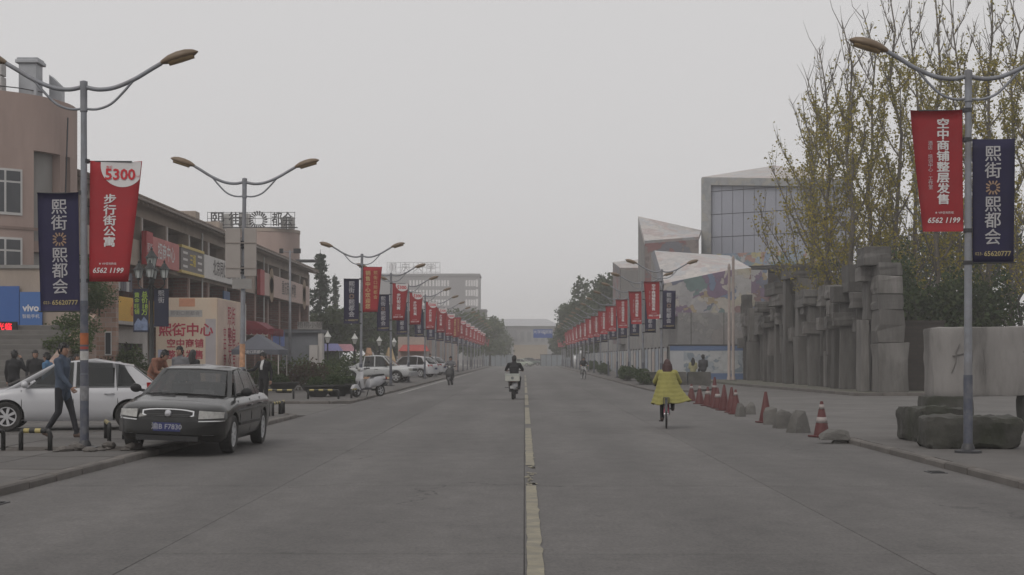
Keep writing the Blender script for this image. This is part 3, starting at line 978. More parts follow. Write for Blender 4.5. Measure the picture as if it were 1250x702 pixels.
# ---- blue hoarding panels on the wall by the stairs
BLUEP = mat('blue_print', (.035,.1,.3), .6, .06, 1)
BLUE2 = mat('blue_print_light', (.05,.13,.34), .6, .06, 1)
hb = empty('blue_hoarding', (-18.37, 50.9, 0), 0, 'bright blue two panel hoarding with white lettering left of the stairs', 'hoarding')
MB().box(-.6, .92, .02, .08, 2.55, 3.98).build('panel', BLUEP, hb)
MB().box(.95, 1.72, 0, .08, 2.52, 3.78).build('panel', BLUE2, hb)
lettering('vivo', .34, WHITEP, hb, (1.34, -.01, 3.22), bold=.01)
lettering('智能手机', .15, WHITEP, hb, (1.34, -.01, 2.93))
led = empty('led_sign', (-17.63, 49.6, 2.36), 0, 'black sign with glowing red characters at the left edge', 'led sign')
MB().box(-.9, .55, 0, .12, 0, .36).build('case', BLACK, led)
lettering('欢迎光临', .25, emit_mat('led_red', (1.0,.02,.04), 1.2), led, (-.1, -.006, .18), bold=.004)

# ---- stairs up to the terrace, every step its own piece
STEP = mat('stair_stone', (.13,.122,.115), .85, .2, 2, rnd=.1)
st = empty('stairs', (0, 0, 0), 0, 'wide dark stone stairs rising behind the people at far left', 'stairs')
NS = 15
for k in range(NS):
    MB().box(-20.5, -15.2, 45.2+.33*k, 45.2+.33*(k+1)-.006 if k < NS-1 else 51, .09+.0*k, .09+.168*(k+1)).build('step', STEP, st, bevel=.012, seg=1)
cheek = MB().hull([(-15.2,45.0,.09),(-14.8,45.0,.09),(-15.2,51,.09),(-14.8,51,.09),(-15.2,51,3.0),(-14.8,51,3.0),(-15.2,45.0,.5),(-14.8,45.0,.5)]).build('side_wall', BRICK2, st)
for (a, z0, z1) in (((45.4),.2,1.1),((46.9),1.0,1.9),((48.4),1.75,2.6),((49.9),2.5,3.4)):
    MB().tube([(-18.0,a,z0),(-18.0,a,z1+.05)], .025, 6).build('rail_post', DARKM, st)
for dz in (.0, -.4):
    MB().tube([(-18.0,45.4,1.15+dz),(-18.0,49.9,3.42+dz)], .028, 6).build('handrail', DARKM, st)
tb = empty('terrace_wall', (0,0,0), 0, 'beige plaster wall behind the stairs under the tower', 'wall')
MB().box(-24, -15.4, 51.05, 51.35, .09, 4.6).build('wall', PLAS2, tb)
MB().box(-24.1, -15.3, 50.98, 51.42, 4.6, 4.72).build('coping', GREYW, tb)
bw = empty('brick_wall', (0,0,0), 0, 'rough pinkish brick end wall beside the yellow shop sign', 'wall')
MB().box(-17.2, -15.35, 55.4, 55.8, .09, 4.6).build('wall', BRICK2, bw)
MB().box(-17.25, -15.3, 55.35, 55.85, 4.6, 4.72).build('coping', GREYW, bw)
wi = MB().box(-15.75,-15.5,55.36,55.42,1.6,2.5).build('window', FRAMEW, bw)
MB().box(-15.72,-15.53,55.34,55.365,1.65,2.45).build('pane', WINDG, wi)

# ---- the long arcade building along the road
FX = -17.9
BAY0, BAY, NB = 59.2, 4.85, 13
rb = empty('arcade_building', (FX, BAY0, 0), 0, 'long three storey shop building with brick piers and open top gallery', 'building')
Ln = BAY*NB
def bpart(name, m, x0, x1, y0, y1, z0, z1, bev=0): return MB().box(x0, x1, y0, y1, z0, z1).build(name, m, rb, bevel=bev, seg=1)
bpart('rear_wall', PLAS2, -9, -2.2, 0, Ln, 0, 9.2)
bpart('ceiling', PLAS2, -2.2, -.55, 0, Ln, 8.3, 8.42)
bpart('floor_slab', PLAS2, -2.2, .05, -.05, Ln+.05, 3.0, 3.25)
bpart('floor_slab', PLAS2, -2.2, .05, -.05, Ln+.05, 5.75, 6.1)
bpart('lintel', PLAS2, -.55, .02, -.04, Ln+.04, 8.05, 8.62)
bpart('end_wall', BRICK2, -9, -.02, -.35, -.05, 0, 8.6)
bpart('end_wall', PLAS2, -9, -.02, Ln+.05, Ln+.35, 0, 8.6)
bpart('balcony_parapet', PLAS2, -.12, .03, 0, Ln, 6.1, 6.95)
pier_t = MB().box(-.52, .02, -.2, .2, 6.1, 8.05).mesh('gallery_pier', PLAS2)
pier_f = MB().box(.02, .06, -.11, .11, 6.1, 8.05).mesh('pier_strip', WHITEW)
pier_m = MB().box(-.75, .0, -.35, .35, 3.25, 5.75).mesh('brick_pier', BRICK)
pier_e = MB().box(.0, .05, -.13, .13, 3.25, 5.75).mesh('pier_strip', PLAS)
pier_g = MB().box(-.75, .0, -.35, .35, 0, 3.0).mesh('brick_pier', BRICK)
for k in range(NB+1):
    yy = min(max(k*BAY, .22), Ln-.22)
    a = inst('gallery_pier', pier_t, rb, (0,yy,0)); inst('pier_strip', pier_f, a)
    a = inst('brick_pier', pier_m, rb, (0,yy,0)); inst('pier_strip', pier_e, a)
    inst('brick_pier', pier_g, rb, (0,yy,0))
SHG = mat('shop_glass', (.03,.033,.036), .15, .3, .8)
CURT = mat('window_blind', (.16,.14,.125), .8, .3, .8)
random.seed(21)
for k in range(NB):
    yy = (k+.5)*BAY
    for lv, (z0, z1, hw) in enumerate(((.2,2.7,1.8),(3.4,5.5,1.75),(6.3,7.9,1.3))):
        if lv == 0 and k < 2: continue
        f = MB().box(-2.2, -2.12, yy-hw, yy+hw, z0, z1).build('window', FRAMEB if lv < 2 else SHUT, rb)
        n = 3
        for j in range(n):
            a0 = yy-hw+.06+(2*hw-.06)*j/n; a1 = a0+(2*hw-.06)/n-.06
            MB().box(-2.12, -2.09, a0, a1, z0+.08, z1-.08).build('pane', CURT if random.random() < .22 else SHG, f)
# partition walls across the top gallery (they close off the view along it)
for k in range(1, NB):
    bpart('partition', PLAS2, -2.15, -.52, k*BAY-.06, k*BAY+.06, 6.1, 8.05)
    bpart('partition', BRICK, -2.15, -.75, k*BAY-.08, k*BAY+.08, 3.25, 5.75)
# tiled eave with rafter ends
MB().slab([(.62,-.6,8.62),(.62,Ln+.9,8.62),(-5.2,Ln+.9,10.4),(-5.2,-.6,10.4)], .14).build('roof', TILE, rb)
raf = MB().hull([(.66,-.06,8.45),(.66,.06,8.45),(.66,-.06,8.57),(.66,.06,8.57),(-.2,-.06,8.66),(-.2,.06,8.66),(-.2,-.06,8.84),(-.2,.06,8.84)]).mesh('rafter', PLAS2)
k = 0
while -.4+k*.8 < Ln+.8:
    inst('rafter', raf, rb, (0, -.4+k*.8, 0)); k += 1
tl = MB().tube([(.74,0,8.74),(-1.3,0,9.38)], .085, 6).mesh('tile_ridge', TILE)
k = 0
while -.5+k*.42 < Ln+.85:
    inst('tile_ridge', tl, rb, (0, -.5+k*.42, 0)); k += 1
MB().tube([(.74,-.6,8.62),(.74,Ln+.9,8.62)], .07, 6).build('gutter', mat('gutter', (.2,.17,.15), .7), rb)
for yy in (31.0, 38.0):
    MB().box(-3.2,-2.2,yy,yy+1.1,9.4,10.5).build('chimney', PLAS2, rb, bevel=.02)
for yy in (22.3, Ln-.3, 41.6):
    MB().tube([(.1,yy,.1),(.1,yy,8.4)], .05, 6).build('drain_pipe', FRAMEW, rb)
# glazed first floor railings
for k in range(NB):
    if k % 4 == 3: continue
    for z in (3.5, 3.85, 4.2):
        bpart('railing', DARKM, -.06, -.03, k*BAY+.36, (k+1)*BAY-.36, z, z+.03)

# ---- signs on the arcade
def fascia(name, label, y0, y1, z0, z1, m, body, size, tm, frame=None, x=FX+.35, col2=None, **kw):
    o = empty(name, (x, (y0+y1)/2, 0), R(90), label, 'shop sign', 'shop signs on the arcade building')
    h = (y1-y0)/2
    MB().box(-h, h, 0, .22, z0, z1).build('panel', m, o, bevel=.01, seg=1)
    if frame:
        MB().box(-h-.02, h+.02, -.04, .2, z1-.12, z1+.02).build('trim', frame, o)
        MB().box(-h-.02, h+.02, -.04, .2, z0-.02, z0+.12).build('trim', frame, o)
    if body: lettering(body, size, tm, o, (0, -.012, (z0+z1)/2), **kw)
    return o
PINKS = mat('sign_pink', (.42,.13,.12), .6, .15, 1.5)
REDS = mat('sign_red', (.32,.025,.03), .6, .1, 1.5)
GREYS = mat('sign_grey', (.13,.115,.11), .6, .1)
YELF = mat('sign_yellow_trim', (.5,.38,.12), .6)
WHTS = mat('sign_white', (.55,.53,.51), .6, .06)
YELS = mat('sign_yellow', (.62,.36,.035), .6, .06)
BEIS = mat('sign_beige', (.42,.31,.27), .6, .08)
DARKP = mat('dark_print', (.07,.06,.06), .7)
o = fascia('shop_sign', 'red end and pink fascia sign above the lantern lamp', 69.6, 75.0, 5.9, 7.25, PINKS, '招商中心', .85, WHITEP, bold=.01)
MB().box(-2.72-1.2, -2.72, -.03, .2, 5.85, 7.4).build('end_panel', REDS, o); lettering('熙街', .5, WHITEP, o, (-3.3, -.04, 6.6))
o = fascia('shop_sign', 'grey fascia sign with yellow borders and yellow centre mark', 75.4, 80.7, 5.9, 7.3, GREYS, '三福', .7, mat('yellow_print', (.6,.45,.06), .7), YELF, bold=.01)
for k, z in enumerate((6.25, 6.6, 6.95)):
    for sx in (-1, 1): MB().box(sx*1.7-.5, sx*1.7+.5, -.012, -.004, z-.06, z+.06).build('stripe', WHTS, o)
o = fascia('shop_sign', 'long white fascia sign with dark characters', 80.9, 92.0, 5.9, 7.2, WHTS, '北京同仁堂药店', .95, DARKP, bold=.01)
MB().box(4.0, 5.3, -.012, -.004, 6.75, 6.85).build('stripe', DARKP, o); MB().box(4.0, 5.3, -.012, -.004, 6.3, 6.4).build('stripe', DARKP, o)
o = fascia('shop_sign', 'beige fascia sign with red end panel on the far part of the arcade', 99.5, 120.5, 5.75, 7.3, BEIS, '重庆荣昌卤鹅', 1.1, DARKP, bold=.008)
MB().box(-10.5-1.6, -10.5, -.03, .2, 5.7, 7.4).build('end_panel', REDS, o)
TAN = mat('tan_print', (.22,.15,.09), .7)
for cx in (-7.6, 7.6):
    for z in (6.85, 6.25): MB().lathe([(0,-.014),(.9,-.014),(.9,-.004)], 18, (cx,0,z), 'y').build('logo_disc', TAN, o).scale = (1,1,1)
for ch in o.children:
    if ch.name.startswith('logo_disc'): ch.data.transform(Matrix.Translation((0,0,0)))
o = fascia('shop_sign', 'yellow fascia sign with red lettering over the white shopfront', 62.8, 69.2, 3.1, 4.15, YELS, 'dotsie', .85, mat('orange_print', (.55,.13,.04), .7), bold=.012, x=FX+.55)
MB().box(-3.2-1.1, -3.2, -.03, .2, 3.05, 4.2).build('end_panel', mat('sign_maroon', (.1,.02,.02), .6), o)
MB().box(-3.22, 3.22, -.05, .24, 2.95, 3.1).build('trim', WHITEW, o)
# white shopfront below it
sf = empty('shopfront', (FX+.1, 63.3, 0), R(90), 'white rendered shopfront with dark recessed doorway', 'shopfront')
MB().box(-.9, .3, -.2, .1, 0, 2.9).build('wall', WHITEW, sf); MB().box(4.7, 5.6, -.2, .1, 0, 2.9).build('wall', WHITEW, sf)
MB().box(.3, 4.7, -.2, .1, 2.15, 2.9).build('lintel', WHITEW, sf)
MB().box(.3, 4.7, .3, .35, 0, 2.15).build('glazing', SHG, sf)
for k in range(4): MB().box(.3+1.45*k, .36+1.45*k, .26, .3, 0, 2.15).build('mullion', mat('alu', (.3,.3,.31), .5), sf)
# washing hung in the second bay
for k, c in enumerate(((.4,.4,.42),(.1,.1,.12),(.12,.12,.15),(.42,.42,.43),(.1,.1,.13))):
    yy = 65.3+.5*k
    ww = MB().slab([(0,-.2,0),(0,.2,0),(0,.22,-.85),(0,-.22,-.85)], .05, (1,0,0)).build('hung_garment', mat('garment%d' % k, c, .9), None, loc=(FX-.1, yy, 5.35))
    tag(ww, ['white shirt', 'black shirt', 'dark blue shirt', 'pale shirt', 'navy shirt'][k] + ' hung out to dry above the yellow sign', 'garment', 'washing above the yellow sign')
# blue door and red notices on the upper floor
for (yy, z0, z1, w, c, nm) in ((88.5,3.5,5.5,.9,(.06,.1,.2),'blue_shutter'), (118.5,3.3,4.3,1.2,(.32,.06,.05),'red_notice')):
    MB().box(FX-.02, FX+.06, yy-w, yy+w, z0, z1).build(nm, mat(nm, c, .7), None).parent = None
    ob = bpy.data.objects[nm]
    tag(ob, {'blue_shutter': 'blue panel between the upper brick piers under the white sign', 'red_notice': 'small red notice at the far end of the arcade'}[nm], 'panel')

# ---- second round tower with the roof letters
t2 = empty('round_tower', (-21.6, 123.6, 0), 0, 'far round pink tower with dark characters standing on its roof', 'building')
R2 = 2.75
MB().lathe([(R2,0),(R2,12.0)], 40).build('wall', PLAS, t2, 30)
arc_wall(R2-.12, R2+.05, 0, 2*math.pi, 11.9, 12.15, 40).build('coping', PLAS2, t2, 30)
for i in range(5): MB().box(2.6, 4.2, -1.2+.5*i, -1.1+.5*i, 9.55, 9.68).build('bracket', DARKM, t2)
MB().tube([(2.6,-1.3,9.5),(4.2,-1.3,9.6)], .05, 6).build('bracket', DARKM, t2)
MB().tube([(-6.0,-2.6,12.2),(3.0,-2.6,12.2)], .05, 6).build('letter_rail', DARKM, t2)
for ch, x in zip('熙街都会', (-3.6, -2.05, 1.3, 2.2)):
    me = text_mesh(ch, 1.25, DARKM, bold=.004, extrude=.06, squash=1.0 if x < 0 else .72)
    inst('roof_letter', me, t2, (x, -2.6, 12.8))
for k in range(12): MB().tube([(-4.4+.65*k,-2.55,12.1),(-4.4+.65*k,-2.55,13.5)], .022, 5).build('letter_frame', DARKM, t2)
for z in (12.45, 12.95, 13.45): MB().tube([(-4.4,-2.55,z),(2.8,-2.55,z)], .022, 5).build('letter_frame', DARKM, t2)
b = MB()
for k in range(20):
    a = 2*math.pi*k/20; d = Vector((math.cos(a),0,math.sin(a))); t = Vector((-d.z,0,d.x))
    b.slab([d*.4-t*.04, d*.4+t*.04, d*.76+t*.07+t*.1, d*.76-t*.07+t*.1], .1, (0,1,0))
b.build('sun_emblem', DARKM, t2, loc=(-.25,-2.6,12.8))
UW = mat('unit_white', (.42,.41,.4))
for x in (-2.9, -1.45): MB().box(x-.45, x+.45, -2.2, -1.7, 12.1, 13.4).build('roof_unit', UW, t2, bevel=.02)
for x in (1.8, 2.4): MB().box(x-.25, x+.25, -2.2, -1.8, 12.1, 13.1).build('roof_unit', UW, t2, bevel=.02)
# ================================================================== left side things on the ground
# ---- display box
BBM = mat('billboard_cream', (.56,.46,.36), .7, .08, .8, dirt=(.55,.36,.25), dscale=.5, damt=.5)
bx = empty('display_box', (-13.75, 60, KH), 0, 'large cream advertising box with red characters behind the parked cars', 'display box')
MB().box(-1.25, 1.25, 0, 6.2, .05, 3.86).build('box_body', BBM, bx, bevel=.02)
MB().box(-1.252, -.75, -.004, -.001, 3.0, 3.84).build('print_patch', mat('print_salmon', (.5,.24,.15), .7, .25, 1.2), bx)
MB().box(-.3, .35, -.004, -.001, 3.5, 3.84).build('print_patch', mat('print_salmon', (.45,.24,.2)), bx)
MB().box(-.75, .65, -.005, -.002, 3.08, 3.36).build('title_plate', mat('print_grey', (.36,.35,.34), .7), bx)
lettering('熙街口熙都会', .2, mat('grey_print', (.2,.19,.19), .8), bx, (-.05, -.012, 3.22))
PRR = mat('crimson_print', (.36,.03,.06), .75)
MB().box(.78, 1.2, -.005, -.001, .1, 3.0).build('print_patch', mat('print_lilac', (.38,.35,.36), .7, .1), bx)
lettering('熙街中心', .56, PRR, bx, (-.02, -.012, 2.52), bold=.012)
lettering('空中商铺', .38, PRR, bx, (-.05, -.012, 1.98), bold=.008)
lettering('整层发售', .38, PRR, bx, (-.05, -.012, 1.52), bold=.008)
MB().box(-1.15, -.9, -.006, -.001, 1.2, 1.75).build('print_patch', mat('print_blue', (.36,.38,.5), .7), bx)
for yy, s, z, body in ((2.9,.85,2.75,'熙街\n中心'), (1.5,.6,1.55,'空\n中\n商\n铺'), (3.0,.85,1.45,'整层\n发售\n热线'), (4.6,.7,1.5,'6562\n1199')):
    lettering(body, s, PRR, bx, (1.262, yy, z), R(90), bold=.006, line=.9)
MB().box(1.245, 1.262, 5.3, 6.2, .05, 3.8).build('print_patch', mat('print_white', (.52,.5,.48), .7), bx)
MB().box(1.245, 1.258, .1, 5.3, .05, 3.8).build('print_patch', mat('print_pinkish', (.55,.43,.36), .7, .15, 1.0), bx)
# ---- lantern lamp with small banners
BLK = mat('cast_iron_black', (.018,.02,.02), .5, .2, 5)
FROST = mat('lantern_glass', (.42,.44,.43), .25, .1)
def lantern(parent, c, s=1.0):
    x, y, z = c
    b = MB().lathe([(.0,z-.02),(.07*s,z),(.05*s,z+.04),(.1*s,z+.05)], 8, (x,y,0)).build('lantern_base', BLK, parent)
    gl = MB().lathe([(.095*s,z+.05),(.15*s,z+.33*s)], 6, (x,y,0)).build('lantern_glass', FROST, parent)
    MB().lathe([(.2*s,z+.33*s),(.16*s,z+.37*s),(.1*s,z+.45*s),(.06*s,z+.52*s),(.03*s,z+.55*s),(.035*s,z+.6*s),(0,z+.66*s)], 8, (x,y,0)).build('lantern_cap', BLK, parent)
    for k in range(6):
        a = 2*math.pi*k/6
        MB().tube([(x+.1*s*math.cos(a),y+.1*s*math.sin(a),z+.05),(x+.155*s*math.cos(a),y+.155*s*math.sin(a),z+.33*s)], .008, 4).build('lantern_rib', BLK, gl)
lx, ly = GX(185, 40), 40.0
ll = empty('lantern_lamp', (lx, ly, 0), 0, 'black iron lamp post with a cluster of lanterns beside the cream box', 'lamp post')
MB().lathe([(.2,0),(.2,.15),(.12,.2),(.1,.7),(.13,.75),(.07,.85),(.055,3.5),(.075,3.55),(.05,3.62),(.045,3.9)], 10).build('post', BLK, ll, 40)
for k, (dx, dy) in enumerate(((-.36,.05),(.36,-.05),(.05,-.36),(-.05,.36))):
    MB().tube(smooth_pts([(0,0,3.5),(dx*.5,dy*.5,3.36),(dx,dy,3.48),(dx,dy,3.62)]), .018, 6).build('bracket', BLK, ll)
    lantern(ll, (dx, dy, 3.62), .82)
lantern(ll, (0, 0, 3.9), .95)
NAV2 = mat('lamp_banner_dark', (.012,.014,.035), .7)
GRNP = mat('green_print', (.25,.34,.06), .8)
for s, w in ((-1,.42),(1,.4)):
    o = empty('small_banner', (lx, ly-.02, 0), 0, 'dark banner with green and white characters left of the lantern post' if s < 0 else 'dark narrow banner right of the lantern post', 'banner', 'banners on the lantern post')
    z0, z1 = (2.2, 3.37) if s < 0 else (2.35, 3.37)
    MB().slab([(s*.07,0,z0),(s*(.07+w),0,z0),(s*(.07+w),0,z1),(s*.07,0,z1)], .01, (0,1,0)).build('cloth', NAV2, o)
    MB().tube([(s*.04,.02,z1),(s*(.1+w),.02,z1)], .012, 6).build('rod', BLK, o)
    if s < 0:
        lettering('总\n价\n18\n万', .17, GRNP, o, (-.18, -.008, 2.97), bold=.004, line=.95)
        lettering('黄\n金\n旺\n铺', .15, GRNP, o, (-.39, -.008, 2.97), line=1.0, bold=.002)
        b = MB(); b.add([(-.46,-.006,2.25),(-.1,-.006,2.25),(-.1,-.006,2.5),(-.2,-.006,2.62),(-.28,-.006,2.5),(-.36,-.006,2.58),(-.46,-.006,2.42)], [(0,1,2,3,4,5,6)])
        b.build('print', mat('skyline_print', (.16,.2,.3), .8, .5, 6), o)
    else:
        lettering('熙\n街', .18, GREYP, o, (.27, -.008, 3.15), line=1.0)
# ---- thin flood light pole in front of the arcade
fx = GX(354, 78)
fp = empty('flood_light_pole', (fx, 78, KH), 0, 'tall thin grey pole with small spot lights in front of the arcade', 'light pole')
MB().tube([(0,0,0),(0,0,7.1)], [.09,.05], 8).build('pole', STEELG, fp, True)
for a in (-.6, .3, 1.0):
    MB().tube([(0,0,7.0),(.5*math.sin(a*2),.1,7.05)], .02, 6).build('bracket', STEELG, fp)
    MB().box(.5*math.sin(a*2)-.1,.5*math.sin(a*2)+.1,0,.15,6.95,7.2).build('spot_light', DARKM, fp)
# ---- red awning and grey tent
AWN = mat('awning_maroon', (.12,.012,.02), .8, .1)
aw = empty('awning', (GX(314, 70), 70, 0), 0, 'maroon scalloped awning right of the cream advertising box', 'awning')
MB().hull([(-1.0,-1.5,2.75),(1.0,-1.5,2.7),(-1.0,1.5,2.75),(.9,1.5,2.7),(-1.0,-1.4,3.35),(-1.0,1.5,3.35),(.2,-1.4,3.2),(.2,1.4,3.2)]).build('canopy', AWN, aw)
for k in range(8): MB().lathe([(0,-.02),(.15,-.02),(.15,.0)], 8, (-.9+.26*k,-1.52,2.72), 'y').build('scallop', AWN, aw)
for k in range(8): MB().lathe([(0,-.02),(.19,-.02),(.19,.0)], 8, (1.0,-1.35+.39*k,2.7), 'x').build('scallop', AWN, aw)
for (x, y) in ((-.95,-1.35),(.9,-1.35),(.85,1.35)): MB().tube([(x,y,0),(x,y,2.75)], .03, 6).build('pole', STEELG, aw)
TENT = mat('tent_grey_cloth', (.09,.095,.115), .8, .1)
te = empty('tent', (GX(318, 62), 62, KH), 0, 'dark grey pop up tent canopy on white legs behind the man in the suit', 'tent')
MB().hull([(-1.0,-1.1,1.75),(.95,-1.1,1.75),(-1.0,1.1,1.75),(.95,1.1,1.75),(-.1,-.2,2.4),(.0,.2,2.4)]).build('canopy', TENT, te)
for f in (MB().box(-1.0,.95,-1.12,-1.1,1.55,1.76), MB().box(.95,.97,-1.1,1.1,1.55,1.76)): f.build('valance', TENT, te)
for (x, y) in ((-.98,-1.08),(.93,-1.08),(.93,1.08),(-.98,1.08)): MB().tube([(x,y,0),(x,y,1.75)], .022, 6).build('leg', WHITEW, te)
lettering('熙街口熙都会', .15, WHITEP, te, (-.1, -1.125, 1.65))
# ---- grey booth
bo = empty('booth', (GX(368, 90), 90, KH), 0, 'small grey booth with flat sign beam beyond the tent', 'booth')
BOW = mat('booth_grey', (.17,.18,.2), .75, .1)
MB().box(-1.2, 1.0, 0, 3, 0, 2.95).build('wall', BOW, bo); MB().box(-1.45, 1.25, -.25, 3.2, 2.95, 3.15).build('roof', mat('booth_roof', (.11,.115,.13), .7), bo)
MB().box(-.2, 1.25, -.3, .1, 3.15, 3.62).build('sign_beam', GREYW, bo); lettering('梧桐小憩', .38, DARKP, bo, (.55, -.31, 3.4))
MB().box(.55, 1.05, -.5, -.02, 0, 2.2).build('pillar', WHITEW, bo); MB().box(1.06, 1.3, -.3, .5, 0, 2.9).build('pillar', WHITEW, bo)
nb = MB().box(-.4, .4, 0, .06, 0, .8).build('notice_board', mat('notice_red_blue', (.35,.1,.08), .7, .3, 3), None, loc=(GX(335, 92), 92, 2.3))
tag(nb, 'small red notice board left of the grey booth', 'notice board')
nb2 = MB().box(-.35, .35, 0, .06, 0, .85).build('notice_board', mat('notice_blue', (.12,.16,.35), .7, .3, 3), None, loc=(GX(340, 88), 88, 2.2))
tag(nb2, 'small blue notice board left of the grey booth', 'notice board')

# ---- hoop barriers, striped yellow and black
HB = mat('hoop_black', (.02,.02,.02), .6, .2, 6)
HY = mat('hoop_yellow', (.4,.33,.13), .6, .25, 6)
def hoop(p0, p1, z, label, h=.3, r=.035):
    p0, p1 = Vector(p0), Vector(p1)
    o = empty('hoop_barrier', ((p0.x+p1.x)/2, (p0.y+p1.y)/2, z), 0, label, 'barrier', 'low striped hoop barriers on the left')
    d = Vector((p1.x-p0.x, p1.y-p0.y, 0))/2
    dn = d.normalized()*.05
    for s in (-1, 1):
        MB().tube([d*s, d*s+Vector((0,0,h-.05)), d*s - dn*s*.3 + Vector((0,0,h-.012)), d*s - dn*s + Vector((0,0,h))], r, 8).build('leg', HB, o, True)
    n = max(4, int(d.length*2/.16))
    for k in range(n):
        a = -d+dn + (2*(d-dn))*(k/n); b = -d+dn + (2*(d-dn))*((k+1)/n)
        MB().tube([a+Vector((0,0,h)), b+Vector((0,0,h))], r*1.0, 8, k in (0, n-1)).build('stripe', HY if k % 2 == 0 else HB, o, True)
hoop((-7.68,22.5), (-7.22,22.45), KH, 'striped hoop barrier nearest the left edge, left of the first lamp', r=.038)
hoop((-8.3,21.2), (-7.95,22.5), KH, 'striped hoop barrier cut by the left edge of the picture')
hoop((-7.35,25.9), (-6.98,24.8), KH, 'striped hoop barrier between the first lamp and the black sedan')
hoop((-6.95,25.6), (-6.3,26.2), KH, 'striped hoop barrier half hidden by the black sedan')
hoop((-6.2,34.6), (-6.18,35.7), KH, 'striped hoop barrier just right of the black sedan tail')
hoop((-6.14,36.0), (-6.12,36.9), KH, 'middle striped hoop barrier behind the black sedan')
hoop((-6.1,37.15), (-6.2,38.0), KH, 'last striped hoop barrier behind the black sedan')
hoop((-8.9,50.8), (-7.95,50.8), KH, 'striped hoop barrier beside the man in the suit')
hoop((-7.45,50.8), (-6.4,50.8), KH, 'striped hoop barrier in front of the bowl planters')
hoop((-6.05,51.6), (-5.98,52.6), KH, 'striped hoop barrier beside the parked white scooter')

# ---- foliage helpers
LEAFD = leaf_mat('leaf_dark', [(.018,.035,.014),(.035,.06,.022),(.06,.085,.03),(.09,.11,.04)])
LEAFM = leaf_mat('leaf_mid', [(.03,.055,.02),(.055,.085,.03),(.09,.115,.045),(.12,.13,.06)])
LEAFR = leaf_mat('leaf_reddish', [(.05,.025,.022),(.07,.035,.03),(.06,.06,.03),(.08,.08,.04)])
LEAFY = leaf_mat('leaf_yellow', [(.1,.105,.026),(.21,.19,.038),(.36,.29,.045),(.5,.38,.06)], .5)
LEAFC = leaf_mat('leaf_conifer', [(.012,.028,.014),(.02,.042,.02),(.035,.055,.028)])
BARK = mat('bark_grey', (.12,.105,.09), .9, .3, 6, bump=.4)
BARKD = mat('bark_dark', (.05,.043,.037), .9, .3, 6, bump=.4)
def leaves(b, pts, size, rng, n_each=1, flat=.0):
    vs, fs = [], []
    base = 0
    for p in pts:
        for _ in range(n_each):
            s = size*rng.uniform(.6, 1.35)
            d = Vector((rng.gauss(0,1), rng.gauss(0,1), rng.gauss(0,1)*(1-flat))).normalized()
            u = d.orthogonal().normalized(); u.rotate(Matrix.Rotation(rng.uniform(0, 6.28), 3, d)); w = d.cross(u)
            c = Vector(p)
            vs += [c - u*s*.5, c + w*s*.32 + d*s*.08, c + u*s*.55, c - w*s*.32 + d*s*.08]
            fs.append((base, base+1, base+2, base+3)); base += 4
    b.add(vs, fs)
def blob_pts(rng, c, r, n, shell=.55, up=1.0):
    out = []
    c = Vector(c)
    sd = rng.uniform(0, 50)
    while len(out) < n:
        d = Vector((rng.gauss(0,1), rng.gauss(0,1), rng.gauss(0,1))).normalized()
        k = 1 + .5*noise.noise(d*1.8 + Vector((sd,0,0))) + .25*noise.noise(d*4 + Vector((sd,3,0)))
        t = (shell + (1-shell)*rng.random())*k
        q = Vector((d.x*r[0]*t, d.y*r[1]*t, d.z*r[2]*t))
        out.append(c + q)
    return out
def shrub(name, label, loc, r, n, size, m, seed, cat='shrub', group=None, stems=5):
    rng = random.Random(seed)
    o = empty(name, loc, 0, label, cat, group)
    b = MB()
    nb = max(3, int(6*r[0]/max(r[2], .3)))
    pts = []
    for k in range(nb):
        c = (rng.uniform(-.65,.65)*r[0], rng.uniform(-.6,.6)*r[1], r[2]*rng.uniform(.75,1.15))
        pts += [p for p in blob_pts(rng, c, (r[0]*.5, r[1]*.6, r[2]*.75), n//nb) if p.z > .02]
    leaves(b, pts, size, rng)
    b.build('foliage', m, o)
    for k in range(stems):
        a = rng.uniform(0, 6.28)
        MB().tube([(0,0,0),(r[0]*.3*math.cos(a), r[1]*.3*math.sin(a), r[2]*.6),(r[0]*.6*math.cos(a), r[1]*.6*math.sin(a), r[2]*1.4)], [.03,.02,.006], 5).build('stem', BARKD, o)
    return o
# bowl planters
PLANT = mat('planter_dark', (.03,.03,.028), .8, .2, 4)
def planter(loc, r, label, seed):
    o = empty('bowl_planter', loc, 0, label, 'planter', 'bowl planters on the left pavement')
    MB().lathe([(r*.5,0),(r*.55,.04),(r*.8,.2),(r,.36),(r*1.06,.38),(r*1.06,.43),(r*.95,.43),(r*.9,.38),(0,.38)], 20).build('bowl', PLANT, o, 40)
    rng = random.Random(seed); b = MB()
    pts = []
    for k in range(7):
        a = rng.uniform(0, 6.28)
        pts += [p for p in blob_pts(rng, (r*.4*math.cos(a), r*.4*math.sin(a), .52), (r*.38,r*.38,.2), 200) if p.z > .36]
    leaves(b, pts, .08, rng); b.build('plant', LEAFD, o)
    return o
planter((GX(388,53.5),53.5,KH), .55, 'bowl planter with clipped shrub, left of the pair behind the hoop', 3)
planter((GX(412,54.5),54.5,KH), .55, 'bowl planter behind the third left lamp', 4)
planter((GX(424,57.5),57.5,KH), .52, 'bowl planter just left of the third left lamp', 5)
planter((GX(346,60),60,KH), .6, 'bowl planter right of the man in the suit', 6)
planter((GX(402,62),62,KH), .6, 'bowl planter standing farther back between the bowls', 8)
